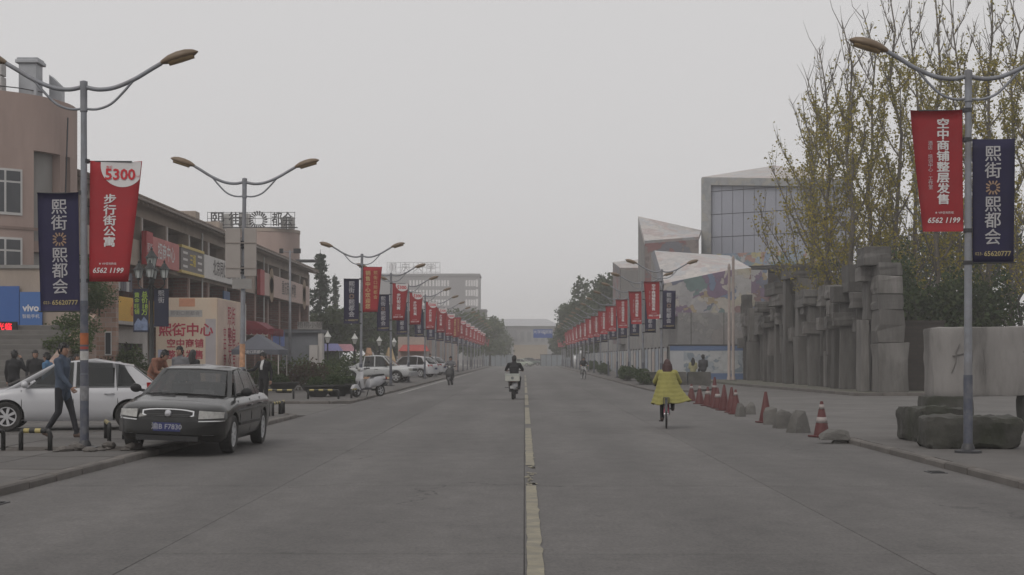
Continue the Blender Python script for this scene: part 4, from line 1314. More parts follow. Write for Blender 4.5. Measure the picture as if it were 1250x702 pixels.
# hedges and bushes
shr = [
 ('leafy green shrub behind the tent legs', 352, 66, (1.3,.9,.85), 1500, .12, LEAFM),
 ('dark red leaved shrub in front of the booth', 372, 64, (1.1,.8,.75), 1300, .11, LEAFR),
 ('green shrub to the right of the booth', 392, 67, (1.1,.8,.75), 1300, .12, LEAFM),
 ('bushy shrub left of the white pickup', 405, 72, (.9,.8,.8), 1100, .12, LEAFD),
 ('low green shrub behind the pickup bed', 420, 92, (1.8,1,1.0), 1500, .15, LEAFM),
 ('large green bush against the white shopfront', 150, 56, (1.1,.8,1.0), 1700, .13, LEAFM),
 ('dark purple leaved hedge left of the green shopfront bush', 122, 55.5, (1.1,.6,.85), 1500, .11, LEAFR),
 ('low hedge below the lantern lamp', 175, 56, (.9,.6,.7), 1000, .11, LEAFD),
 ('small green shrub under the maroon awning', 318, 66, (1.0,.7,.6), 1000, .11, LEAFM),
]
for i, (lb, px, Y, r, n, s, m) in enumerate(shr):
    shrub('shrub', lb, (GX(px, Y), Y, KH-.01), r, n, s, m, 100+i)
# shrubs that hang down the side of the stairs
for i, (px, py, Y, r) in enumerate(((118,352,53,.95),(100,372,52,.85),(86,398,50,.9),(82,420,48.5,.8),(112,330,54,.8))):
    p = P(px, py, Y)
    o = empty('hanging_shrub', (p.x, p.y, p.z-.7), 0, ['trailing shrub on top of the brick wall, behind the nearest lamp', 'trailing shrub left of the nearest lamp, second from the top', 'bushy trailing shrub halfway down the stairs', 'lowest trailing shrub beside the stairs', 'uppermost trailing shrub under the red banner'][i], 'shrub', 'shrubs trailing down the stair wall')
    rng = random.Random(300+i); b = MB()
    leaves(b, [q for k in range(4) for q in blob_pts(rng, (rng.uniform(-.4,.4), rng.uniform(-.2,.2), .7+rng.uniform(-.2,.2)), (r*.8,.5,r*.6), 420)], .1, rng)
    b.build('foliage', LEAFM if i != 1 else LEAFD, o)
    MB().tube([(0,.3,-.3),(.05,.2,.4),(.0,0,.9)], [.04,.03,.01], 5).build('stem', BARKD, o)
# ================================================================== right side
# ---- museum of painted facets
MCOL = [(.24,.235,.24),(.17,.175,.2),(.28,.265,.23),(.22,.175,.17),(.27,.265,.265),(.17,.195,.19),(.29,.275,.26),(.2,.17,.2),(.18,.2,.24),(.26,.23,.19),(.29,.285,.28)]
MURAL = mural_mat('mural_paint', [(.3,.29,.3),(.13,.14,.19),(.36,.33,.27),(.2,.13,.13),(.34,.33,.33),(.13,.18,.18),(.37,.34,.31),(.17,.12,.18),(.14,.18,.26),(.3,.24,.16),(.38,.37,.36)], .6)
FAINT = mural_mat('faint_mural', [(.235,.228,.222),(.2,.195,.195),(.255,.245,.235),(.215,.2,.195),(.24,.235,.235)], .45)
FRAMEM = mural_mat('pale_mosaic_frame', [(.27,.27,.275),(.24,.25,.26),(.29,.28,.26),(.25,.255,.26)], 1.0)
MURALB = mural_mat('mural_band_paint', [(.2,.25,.33),(.36,.32,.18),(.36,.36,.37),(.18,.24,.26),(.32,.2,.17),(.25,.3,.36),(.4,.39,.37)], 1.0)
PALE = mural_mat('pale_mosaic', [(.44,.41,.4),(.4,.385,.38),(.46,.43,.41),(.41,.35,.34),(.4,.4,.41),(.44,.41,.37)], .6)
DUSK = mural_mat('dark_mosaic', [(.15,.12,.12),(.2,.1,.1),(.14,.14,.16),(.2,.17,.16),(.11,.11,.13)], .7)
RENDER = mat('museum_render', (.235,.225,.22), .85, .14, .5, dirt=(.15,.145,.14), dscale=.35, damt=.6, stretch=(1,1,.35))
MGLASS = mat('museum_glass', (.27,.28,.325), .38, .04, .3)
MULL = mat('mullion_dark', (.1,.1,.115), .5)
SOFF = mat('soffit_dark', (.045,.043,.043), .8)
mu = empty('museum', (0, 0, 0), 0, 'angular museum with painted mosaic facets and a big glass fronted box', 'building')
def ms(name, m, pts, th=.5, nrm=(0,1,0)): return MB().slab([P(*p) for p in pts], th, nrm).build(name, m, mu)
# concrete plinth: along the road and across the front
MB().box(10.3, 16.2, 99.0, 101.0, 0, 4.55).build('plinth_wall', FAINT, mu)
MB().box(10.3, 13.0, 101.0, 262, 0, 4.5).build('plinth_wall', FAINT, mu)
MB().box(10.25, 16.2, 98.94, 99.0, 2.2, 2.34).build('plinth_ledge', mat('ledge', (.1,.1,.1), .8), mu)
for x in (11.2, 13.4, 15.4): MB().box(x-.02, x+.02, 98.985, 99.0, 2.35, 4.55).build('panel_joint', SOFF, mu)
# painted front wall with its slanted top and the pale facet that leans back from it
ms('mural_wall', MURAL, [(807,386,99.2),(917,386,99.2),(917,327,99.2),(888,330,99.2),(811,346,99.2)], .6)
MB().slab([P(811,346,99.25), P(888,330,99.25), P(917,327,99.25), P(890,312,113), P(857,313,112), P(799,306,106)], .4, (0,.5,-.85)).build('pale_facet', PALE, mu)
MB().slab([P(799,306,106), P(811,346,99.2), P(806,350,99.6), P(795,309,106.5)], .3, (0,1,0)).build('dark_fin', MULL, mu)
MB().hull([P(795,312,107), P(806,352,99.8), P(806,384,99.8), P(795,384,107), P(857,316,113), P(857,384,113), P(795,316,113)]).build('fin_block', RENDER, mu)
# second block, with the raking top
ms('block_wall', DUSK, [(787,294,125),(853,289,125),(853,345,125),(787,345,125)], 6)
MB().slab([P(787,294,124.9), P(853,289,124.9), P(856,281,131), P(779,264,132)], .4, (0,.4,-.9)).build('pale_facet', PALE, mu)
MB().hull([P(779,264,132), P(787,294,124.95), P(787,350,124.95), P(779,350,132), P(783,350,132), P(783,266,132)]).build('side_wall', RENDER, mu)
# third block, lower and farther
ms('block_wall', RENDER, [(757,327,150),(797,327,150),(797,420,150),(757,420,150)], 6)
MB().slab([P(757,327,149.9), P(797,327,149.9), P(796,315,158), P(748,320,158)], .4, (0,.4,-.9)).build('pale_facet', PALE, mu)
MB().hull([P(748,320,158), P(757,327,149.9), P(757,420,149.9), P(748,420,158), P(752,420,158), P(752,321,158)]).build('side_wall', DUSK, mu)
# great glass box, right end nearer
YL, YR = 130.0, 122.0
def bx_(px, py, dy=0.0):
    t = (px-857)/(1040-857.0)
    return P(px, py, YL + (YR-YL)*t + dy)
def bxz(px, z, dy=0.0):
    t = (px-857)/(1040-857.0); Y = YL + (YR-YL)*t + dy
    return Vector((GX(px, Y), Y, z))
zt0, zb0 = P(857,217,YL).z, P(857,327,YL).z
gt, gb = P(868,226,YL).z, P(868,311,YL).z
# body of the box behind the glass
A0, A1 = bxz(857, 0, 1.2), bxz(1040, 0, 1.2)
MB().hull([(A0.x,A0.y,zb0),(A0.x,A0.y,zt0-.1),(A1.x,A1.y,zb0),(A1.x,A1.y,zt0-1.2),(A0.x+4,A0.y+24,zb0),(A0.x+4,A0.y+24,zt0-.1),(A1.x,A1.y+30,zb0),(A1.x,A1.y+30,zt0-1.2)]).build('box_body', DUSK, mu)
MB().slab([bxz(856.5,zt0+.05,-.1), bxz(1040,zt0-1.1,-.1), Vector((A1.x-2,A1.y+26,zt0+3.6)), Vector((A0.x+6,A0.y+20,zt0+.9))], .3, (0,.2,-.95)).build('pale_facet', PALE, mu)
MB().slab([bxz(857,zb0,-.15), bxz(1040,zb0,-.15), bxz(1040,gb,-.15), bxz(857,gb,-.15)], .6, (0,1,0)).build('painted_band', MURALB, mu)
MB().slab([bxz(857,gt,-.15), bxz(1040,gt-1.1,-.15), bxz(1040,zt0-1.1,-.15), bxz(857,zt0,-.15)], .6, (0,1,0)).build('painted_band', FRAMEM, mu)
MB().slab([bxz(857,zb0+.01,-.16), bxz(868,zb0+.01,-.16), bxz(868,zt0-.08,-.16), bxz(857,zt0-.01,-.16)], .6, (0,1,0)).build('painted_band', FRAMEM, mu)
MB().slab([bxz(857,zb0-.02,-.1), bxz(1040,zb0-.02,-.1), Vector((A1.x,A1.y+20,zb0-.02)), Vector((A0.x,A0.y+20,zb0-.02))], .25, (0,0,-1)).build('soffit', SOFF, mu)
rows = [gb, gb+(gt-gb)*.245, gb+(gt-gb)*.57, gb+(gt-gb)*.9, gt]
cols_ = [868 + 13.2*k for k in range(14)]
for i in range(len(cols_)-1):
    for j in range(4):
        top = rows[j+1] - (1.1*(cols_[i]-857)/183 if j == 3 else 0)
        if top - rows[j] < .15: continue
        MB().slab([bxz(cols_[i]+.3,rows[j]+.03,.15), bxz(cols_[i+1]-.3,rows[j]+.03,.15), bxz(cols_[i+1]-.3,top-.03,.15), bxz(cols_[i]+.3,top-.03,.15)], .05, (0,1,0)).build('glass_pane', MGLASS, mu)
MB().slab([bxz(868,gb,.6), bxz(1040,gb,.6), bxz(1040,gt-1.1,.6), bxz(868,gt,.6)], .1, (0,1,0)).build('mullion_frame', MULL, mu)
# recess under the box
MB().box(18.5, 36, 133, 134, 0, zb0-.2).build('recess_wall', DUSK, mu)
MB().box(16.0, 18.5, 112, 112.6, 0, 8.2).build('recess_wall', MURAL, mu)

# ---- poster hoarding in front of the museum
WHB = mat('hoarding_white', (.4,.41,.43), .6, .1, .6)
BLB = mat('hoarding_blue', (.1,.15,.27), .6, .1, .6)
hf = empty('poster_hoarding', (9.5, 96.2, 0), 0, 'blue and white poster hoarding facing the plaza below the museum', 'hoarding')
for k in range(4):
    p = MB().box(1.25*k, 1.25*k+1.23, 0, .06, 0, 2.3).build('panel', WHB, hf)
MB().box(0, 5, -.012, -.004, 1.98, 2.3).build('blue_band', BLB, hf); MB().box(0, 5, -.012, -.004, 0, .5).build('blue_band', BLB, hf)
MB().box(.9, 4.9, -.012, -.004, .55, 1.95).build('landscape_print', mural_mat('landscape_print', [(.36,.38,.4),(.3,.33,.37),(.2,.24,.28),(.4,.41,.42),(.32,.34,.36)], .8), hf)
MB().box(-.12, 5.1, -.03, .12, 2.3, 2.38).build('top_rail', DARKM, hf)
# ---- hoarding along the right pavement, panel by panel
fe = empty('site_fence', (9.35, 96.4, 0), 0, 'long pale site fence panels along the right pavement', 'fence')
PM = [mat('fence_panel_a', (.34,.35,.365), .6, .12, .7), mat('fence_panel_b', (.4,.39,.385), .6, .12, .7), mat('fence_panel_c', (.27,.3,.34), .6, .12, .7)]
POST = [mat('poster_a', (.42,.36,.33), .7, .3, 1.5), mat('poster_b', (.3,.34,.4), .7, .3, 1.5), mat('poster_c', (.42,.42,.41), .7, .25, 1.5)]
for k in range(56):
    p = MB().box(0, .05, 3*k+.02, 3*k+2.98, 0, 2.15).build('fence_panel', PM[(k*7) % 3], fe)
    if k < 26: MB().box(-.012, -.004, 3*k+.5, 3*k+2.4, .45, 1.95).build('poster', POST[(k*5) % 3], fe)
    MB().box(-.03, .08, 3*k-.03, 3*k+.03, 0, 2.25).build('fence_post', DARKM, fe)
# ---- hedges along the right pavement
for i, (px, Y, r, lb) in enumerate(((760,92,(.55,3.6,.5),'long clipped hedge beside the sixth right lamp'), (733,128,(.5,5,.55),'clipped hedge farther along the right pavement'), (775,80,(.6,3.0,.45),'low clipped hedge nearest the right lamps'), (718,160,(.55,7,.6),'farthest dark hedge along the right pavement'))):
    shrub('hedge', lb, (GX(px,Y)+.3, Y, KH), r, 3200, .13, LEAFD, 500+i, 'hedge', 'hedges on the right pavement', 3)
# ---- low stone parapet where the couple sits
pw = empty('low_wall', (GX(822,78), 78, 0), 0, 'low dark stone wall the seated couple rests on', 'wall')
STOND = mat('stone_dark', (.11,.105,.098), .9, .25, 2.5, bump=.6, bscale=10, rnd=.12, dirt=(.05,.052,.04), dscale=1.2, damt=.7)
for k in range(3): MB().rough(1.25, .6, .78, .03, 70+k, .2).build('stone', STOND, pw, loc=(-1.2+1.28*k, 0, 0))
# ---- tall slim posts beside the museum
PINKC = mat('slim_post_pinkish', (.3,.25,.23), .7, .15, 2)
for i, (px, h) in enumerate(((890, 7.4), (895, 7.9))):
    o = empty('slim_post', (GX(px, 92), 92, 0), 0, ['left of two slim pale posts before the museum wall', 'right, taller of two slim pale posts before the museum wall'][i], 'post', 'slim posts before the museum')
    MB().lathe([(.16,0),(.14,.3),(.1,.35),(.085,h-.3),(.11,h-.28),(.07,h-.1),(.02,h)], 10).build('shaft', PINKC, o, 40)
    MB().lathe([(.22,0),(.22,.12),(.17,.14)], 10).build('base', STOND, o)

# ---- wall of stacked stone blocks
STW = mat('block_stone', (.108,.103,.098), .92, .32, 3.5, bump=1.0, bscale=9, rnd=.25, dirt=(.045,.043,.039), dscale=1.8, damt=.7, stretch=(1,1,.16))
STW2 = mat('block_stone_pale', (.15,.142,.135), .92, .28, 3.5, bump=1.0, bscale=9, rnd=.2, dirt=(.07,.066,.06), dscale=1.8, damt=.65, stretch=(1,1,.16))
sw = empty('stone_block_wall', (14.4, 60, .1), 0, 'sculptural wall of stacked dark stone blocks and pillars across the plaza', 'stone wall')
rg = random.Random(5)
def blk(x0, x1, y0, y1, z0, z1, m=None, sd=None, amp=.035):
    m = m or (STW2 if rg.random() < .35 else STW)
    hx_, hy_, hz_ = (x1-x0)/2, (y1-y0)/2, z1-z0
    j = lambda: rg.uniform(-amp, amp)*1.1
    b = MB(); vs_ = []
    for z_ in (0, hz_*rg.uniform(.3,.45), hz_*rg.uniform(.55,.7), hz_):
        for sx_, sy_ in ((-1,-1),(1,-1),(1,1),(-1,1)): vs_.append((sx_*hx_+j(), sy_*hy_+j(), z_ + (0 if z_ == 0 else j()*.6)))
    fs_ = [(3,2,1,0),(12,13,14,15)]
    for k_ in range(3):
        for q_ in range(4): fs_.append((4*k_+q_, 4*k_+(q_+1) % 4, 4*k_+4+(q_+1) % 4, 4*k_+4+q_))
    b.add(vs_, fs_).build('stone_block', m, sw, loc=((x0+x1)/2, (y0+y1)/2, z0), rot=(0,0,rg.uniform(-.04,.04)), bevel=.018, seg=1)
# tower at the near end (Y 60..63)
blk(0, 1.25, 0, 1.3, 0, 2.0, STW2, amp=.05); blk(.02, 1.1, .05, 1.2, 2.02, 3.35, STW2, amp=.05); blk(-.02, 1.05, .0, 1.2, 3.37, 4.0, STW, amp=.05)
blk(.0, 1.0, 0, 1.2, 4.02, 4.75, STW2, amp=.05); blk(.05, 1.0, .1, 1.2, 4.77, 5.3, STW); blk(-.45, .62, .3, 1.9, 5.2, 5.95, STW)
blk(-.35, .0, 1.4, 2.4, 0, 3.0); blk(-.4, .2, 1.3, 2.4, 4.6, 5.2, STW2); blk(-.1, .4, 1.4, 2.4, 3.0, 4.6)
def stack(y, w, top, prot, caps):
    """a pillar at distance y along the wall with cap blocks"""
    z = 0
    hs = [top*rg.uniform(.35,.6)] if rg.random() < .5 else []
    hs.append(top)
    for i, h in enumerate(hs):
        blk(prot+rg.uniform(-.08,.08), 1.5, y+rg.uniform(0,.06), y+w-rg.uniform(0,.06), z, h-.02); z = h
    for (dz, hh, pr, ww) in caps:
        blk(prot-pr, 1.3, y-ww, y+w+ww, dz, dz+hh, STW2 if rg.random() < .5 else STW)
# section with low cap (Y 64..77)
y = 2.6
i = 0
while y < 16.5:
    w = rg.choice((.35,.45,.6,.3)); top = 3.9 + rg.uniform(-.5,.3)
    caps = []
    if i % 3 == 0: caps.append((top-rg.uniform(.9,1.6), .6, .28, .12))
    if i % 2 == 0: caps.append((top, rg.uniform(.45,.75), .32, .22))
    stack(y, w, top, rg.choice((-.25,0,.15,.45,.3)), caps)
    y += w + rg.choice((.05,.15,.3)); i += 1
blk(-.3, 1.4, 13.0, 17.4, 4.0, 4.65, STW); blk(-.15, .8, 4.6, 6.4, 4.3, 5.5, STW)
# tall pillar pair (Y 77..80)
blk(-.05, 1.0, 17.4, 18.6, 0, 2.5, STW2); blk(0, 1.0, 17.4, 18.6, 2.52, 5.6, STW2, amp=.05); blk(-.35, 1.05, 17.5, 20.4, 5.62, 6.25, STW)
blk(-.3, 0.1, 19.5, 20.3, 0, 5.6); blk(-.2, .3, 18.7, 19.4, 2.3, 3.0, STW2)
# far section (Y 81..96)
y = 21.2; i = 0
blk(-.1, .62, 20.9, 22.0, 0, 4.3, STW); blk(-.45, .6, 21.0, 23.2, 4.3, 4.9, STW2); blk(-.6, .6, 21.6, 24.6, 4.92, 5.6, STW)
while y < 36:
    w = rg.choice((.4,.55,.75,.35)); top = 4.6 - (y-21)*.03 + rg.uniform(-.9,.35)
    caps = []
    if i % 2 == 0: caps.append((top-rg.uniform(.6,1.4), .65, .35, .2))
    if i % 3 == 1: caps.append((top, rg.uniform(.4,.7), .4, .3))
    stack(y, w, top, rg.choice((-.35,-.1,.1,.35)), caps)
    y += w + rg.choice((.06,.2,.45)); i += 1
blk(-.2, .4, 35.6, 36.8, 4.3, 5.5, STW)

# ---- dark retaining wall right of the stone wall
rw = empty('retaining_wall', (15.75, 63, 0), 0, 'dark brown retaining wall right of the stacked stones', 'wall')
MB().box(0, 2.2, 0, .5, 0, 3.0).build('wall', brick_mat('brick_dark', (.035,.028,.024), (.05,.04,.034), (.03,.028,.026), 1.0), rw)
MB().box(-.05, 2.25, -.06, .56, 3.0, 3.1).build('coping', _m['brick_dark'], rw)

# ---- great stone slab on blocks by the right edge
ROUGH = mat('slab_stone', (.23,.218,.21), .92, .3, 3.0, bump=1.0, bscale=7, dirt=(.1,.095,.09), dscale=1.5, damt=.85, stretch=(1,1,.22))
ROUGHD = mat('mossy_stone', (.055,.053,.047), .92, .35, 3.2, bump=1.0, bscale=8, dirt=(.028,.031,.02), dscale=1.4, damt=.9)
sl = MB().rough(4.6, .7, 1.62, .05, 12, .1, zs=.35).build('stone_slab', ROUGH, None, 25, loc=(11.75, 34.6, .62))
sl.rotation_euler = (0, R(-.8), R(2))
CARV = mat('carved_groove', (.14,.132,.126), .95)
for (cx_, cz_, pts_) in ((-1.75,.85,((.1,.38),(.02,.2),(.0,-.05),(-.1,-.3))), (-1.68,.95,((-.14,0),(.14,.06))), (-1.3,.8,((-.05,.3),(-.07,0),(-.12,-.3))), (-1.1,.8,((0,.32),(.04,0),(.02,-.28))), (-.1,.85,((.12,.36),(.0,.15),(-.02,-.15),(.06,-.3))), (-.05,1.0,((-.12,.02),(.15,.08))), (.45,.85,((.06,.3),(.05,0),(-.02,-.34))), (.62,1.05,((-.1,.05),(.12,-.06))), (.6,.75,((-.08,.1),(.1,-.12)))):
    MB().tube([(cx_+a_, -.352, cz_+b_) for a_, b_ in pts_], .014, 5).build('carved_stroke', CARV, sl)
tag(sl, 'huge pale rough stone slab resting on two dark blocks at right', 'stone slab')
b1 = MB().rough(1.1, .9, .62, .03, 15, .14).build('stone_block', ROUGHD, None, 25, loc=(9.85, 34.5, -.003)); tag(b1, 'dark square block under the left end of the huge slab', 'stone block')
b2 = MB().rough(1.3, .9, .66, .03, 17, .14).build('stone_block', ROUGHD, None, 25, loc=(12.25, 34.4, -.003)); tag(b2, 'dark square block under the right part of the huge slab', 'stone block')
b3 = MB().rough(1.45, .85, .5, .07, 21, .07).build('stone_block', ROUGHD, None, 25, loc=(7.02, 23.3, KH-.01), rot=(0,0,R(-4))); tag(b3, 'long low mossy stone block just behind the right lamp', 'stone block')
b4 = MB().rough(.8, 1.3, .58, .07, 25, .07).build('stone_block', ROUGHD, None, 25, loc=(6.95, 25.2, KH-.01), rot=(0,0,R(6))); tag(b4, 'cracked mossy stone block behind the long low block', 'stone block')
b5 = MB().rough(.9, .8, .5, .06, 29, .07).build('stone_block', ROUGHD, None, 25, loc=(8.02, 22.0, KH-.01), rot=(0,0,R(3))); tag(b5, 'stone block cut off by the right edge of the picture', 'stone block')

# ---- traffic cones and stones
CR = mat('cone_red', (.072,.0085,.0085), .6, .2, 5, dirt=(.12,.04,.035), damt=.5)
CW = mat('cone_white', (.3,.27,.26), .6, .2, 5, dirt=(.25,.18,.16), damt=.5)
def cone(px, py, h, bands, label, tilt=0.0, lean=0.0):
    Y = FPX*CAMZ/(py-CY)
    o = empty('traffic_cone', (GX(px,Y), Y, 0), random.uniform(-.4,.4), label, 'traffic cone', 'red traffic cones along the plaza edge')
    o.rotation_euler[0] = tilt; o.rotation_euler[1] = lean
    MB().box(-.19,.19,-.19,.19,0,.035).build('base', CR, o, bevel=.01)
    MB().lathe([(.155,.035),(.15,.06),(.03,h-.01),(.022,h)], 16).build('cone_body', CR, o, 50)
    for z0, z1 in bands:
        f = lambda z: .15-.12*(z-.06)/(h-.07) + .0035
        MB().lathe([(f(z0),z0),(f(z1),z1)], 16).build('white_band', CW, o, True)
    return o
cone(1003,533.5,.68,[(.27,.38),(.53,.62)],'red cone with two white bands beside the flat stone')
cone(934.6,516,.72,[],'lone plain red cone between two groups of stones')
cone(898,505.5,.66,[(.5,.58)],'red cone closest to the stones in the far group')
cone(893,503.5,.7,[],'plain red cone second from the stones in the far group')
cone(884,501,.74,[],'tall plain red cone in the middle of the far group')
cone(876,498.5,.62,[(.33,.43)],'red cone with one wide white band in the far group')
cone(871.5,497,.92,[(.6,.66)],'tallest pale red cone in the far group', lean=.03)
cone(864,495.3,.6,[(.36,.46)],'short red cone with white band in the far group')
cone(854,493,.6,[(.48,.58)],'red cone with white top near the cyclist coat')
cone(844,489.5,.6,[(.44,.52)],'farthest red cone, partly behind the yellow coat')
STN = mat('loose_stone', (.12,.115,.108), .92, .3, 3, bump=.9, bscale=16, rnd=.15, dirt=(.1,.095,.085), dscale=2, damt=.7)
def stone(px, py, sx, sy, sz, seed, label, rot=0):
    Y = FPX*CAMZ/(py-CY)
    o = MB().crag(sx, sy, sz, seed).build('stone', STN, None, 20, loc=(GX(px,Y), Y, -.004), rot=(0,0,rot))
    return tag(o, label, 'stone', 'loose stones along the plaza edge')
stone(903.6,508.5,.24,.22,.36,31,'small upright stone next to the far cones',.3)
stone(915.5,505.6,.3,.25,.34,33,'grey stone set back behind the row near the far cones',.1)
stone(941,518,.36,.3,.42,35,'stone just right of the lone plain cone',-.2)
stone(956.5,522.6,.44,.34,.42,37,'middle stone of the near three',.15)
stone(974.5,528,.42,.34,.48,39,'nearest upright pale stone of the three',.5)
o = stone(1018.6,541,.56,.3,.2,41,'flat pale stone lying at the kerb end by the banded cone',-.1)
o.location.z = .06
o2 = MB().crag(.3,.2,.075,43).build('stone', STN, None, 20, loc=(o.location.x+.1,o.location.y+.02,-.004)); tag(o2, 'thin broken stone wedged under the flat pale stone', 'stone')

# ================================================================== trees
def grow_tree(seed, h, spread, r0, nlimb, upright, leafn, leaf_low=.25, leaf_hi=.8, twig=3):
    """returns MB wood, leaf points; upright limbs that fan out"""
    rng = random.Random(seed)
    w = MB(); lp = []
    th = h*.62
    tp = [Vector((0,0,0))]
    for k in range(1, 9):
        tp.append(Vector((rng.uniform(-.12,.12)*k*.5, rng.uniform(-.12,.12)*k*.5, h*k/8*.97)))
    w.tube(tp, [r0*(1-.92*k/8)+.012 for k in range(9)], 8)
    for i in range(nlimb):
        t = .13 + .75*(i/nlimb)**1.05
        z = h*t
        k = min(7, int(t*8/.97)); f = t*8/.97-k
        p = tp[k].lerp(tp[min(k+1,8)], f)
        a = i*2.4 + rng.uniform(-.5,.5)
        L = (1-t*.75)*spread*rng.uniform(.75,1.25)
        pts = [p]; d = Vector((math.cos(a), math.sin(a), 1.0)).normalized()
        n = 6; seg = L*2.1/n
        for s in range(n):
            d = (d + Vector((rng.gauss(0,.1), rng.gauss(0,.1), upright*.2))).normalized()
            pts.append(pts[-1] + d*seg)
        rl = r0*.36*(1-t*.6)
        w.tube(pts, [rl*(1-.85*s/n)+.008 for s in range(n+1)], 5, False)
        for s in range(1, n+1):
            for q in range(twig):
                b0 = pts[s-1].lerp(pts[s], rng.random())
                dd = (d + Vector((rng.gauss(0,.55), rng.gauss(0,.55), rng.gauss(.45,.3)))).normalized()
                tl = seg*rng.uniform(.5,1.25)
                m1 = b0 + dd*tl*.5 + Vector((0,0,.05)); e1 = b0 + dd*tl + Vector((0,0,.16*tl))
                w.tube([b0, m1, e1], [.016,.011,.005], 4, False)
                hz_ = e1.z/h
                dens = 1.0 if leaf_low < hz_ < leaf_hi else .12
                for _ in range(int(leafn*dens*rng.uniform(.3,1.5))):
                    u = rng.random()**.6
                    c = b0.lerp(e1, u) + Vector((rng.gauss(0,.13), rng.gauss(0,.13), rng.gauss(0,.12)))
                    lp.append(c)
    # bare twigs at the top of the leader
    for k in range(10):
        p = tp[6].lerp(tp[8], rng.random())
        e = p + Vector((rng.gauss(0,.5), rng.gauss(0,.5), rng.uniform(.6,2.0)))
        w.tube([p, p.lerp(e,.5)+Vector((rng.gauss(0,.08),0,0)), e], [.022,.014,.005], 4, False)
    return w, lp, rng
def tree(name, label, loc, group, bark, lm, leafsize, **kw):
    w, lp, rng = grow_tree(**kw)
    o = empty(name, loc, rng.uniform(0,6.28), label, 'tree', group)
    w.build('trunk', bark, o, True)
    b = MB(); leaves(b, lp, leafsize, rng); b.build('crown', lm, o)
    return o
GT = 'tall thin autumn trees behind the stone wall'
TR_ = [  # px, Y, h, spread, seed, leaf n, label
 (990, 84, 18.0, 3.5, 11, 4.6, 'leftmost yellowing tree, fanning out in front of the museum box'),
 (1012, 76, 18.0, 3.2, 12, 4.2, 'second yellowing tree from the left with forked trunk'),
 (1036, 72, 18.5, 2.9, 13, 4.2, 'third yellowing tree from the left, behind the block tower'),
 (1062, 80, 21.0, 2.9, 14, 4.0, 'fourth tall tree from the left, rising above the block tower'),
 (1092, 74, 21.0, 2.8, 15, 3.4, 'fifth tall tree from the left, left of the right red banner'),
 (1116, 82, 23.0, 2.9, 16, 3.2, 'very tall bare topped tree behind the right red banner'),
 (1142, 70, 20.0, 2.6, 17, 3.6, 'tall tree just left of the right lamp pole'),
 (1170, 78, 22.0, 2.8, 18, 3.4, 'tall tree directly behind the right lamp pole'),
 (1206, 70, 20.0, 2.7, 19, 3.8, 'tall tree behind the right navy banner'),
 (1236, 76, 21.5, 2.9, 20, 3.6, 'tall tree at the right edge of the picture'),
 (1262, 68, 20.0, 2.7, 22, 3.8, 'tree whose branches enter from beyond the right edge'),
]
for px, Y, h, sp_, sd_, ln, lb in TR_:
    tree('autumn_tree', lb, (GX(px,Y), Y, .05), GT, BARK, LEAFY, .15, seed=sd_, h=h, spread=sp_, r0=.15, nlimb=21, upright=1.0, leafn=ln*2.9, leaf_low=.2, leaf_hi=.8, twig=4)
for k, (px, Y, h, sd_) in enumerate(((1050,98,17,41),(1085,96,19,42),(1125,98,20,43),(1160,94,19,44),(1200,96,20,45),(1245,95,19,46))):
    tree('background_tree', f'{ORD[k]} dark tree from the left in the back row behind the autumn trees', (GX(px,Y), Y, .05), 'dark trees in the back row', BARKD, LEAFD, .22, seed=sd_, h=h*.55, spread=3.8, r0=.16, nlimb=18, upright=.8, leafn=10, leaf_low=.05, leaf_hi=.9, twig=4)
# evergreen undergrowth behind the slab
for i, (px, Y, r, zc) in enumerate(((1130,66,(1.7,1.2,3.0),0),(1160,66.5,(1.8,1.2,2.7),0),(1192,66,(1.8,1.2,3.1),0),(1224,66.5,(1.8,1.2,2.8),0),(1254,66,(1.7,1.2,3.1),0),(1114,68.5,(1.3,1.2,3.5),0))):
    shrub('evergreen_bush', ['dark evergreen bush beside the stone tower', 'dark evergreen bush left of the right lamp pole', 'dark evergreen bush behind the right lamp pole', 'dark evergreen bush right of the right lamp pole', 'dark evergreen bush at the right edge', 'taller dark evergreen bush just right of the block tower'][i], (GX(px,Y), Y, .05), r, 3000, .2, LEAFD, 600+i, 'bush', 'evergreen bushes behind the great slab', 6)
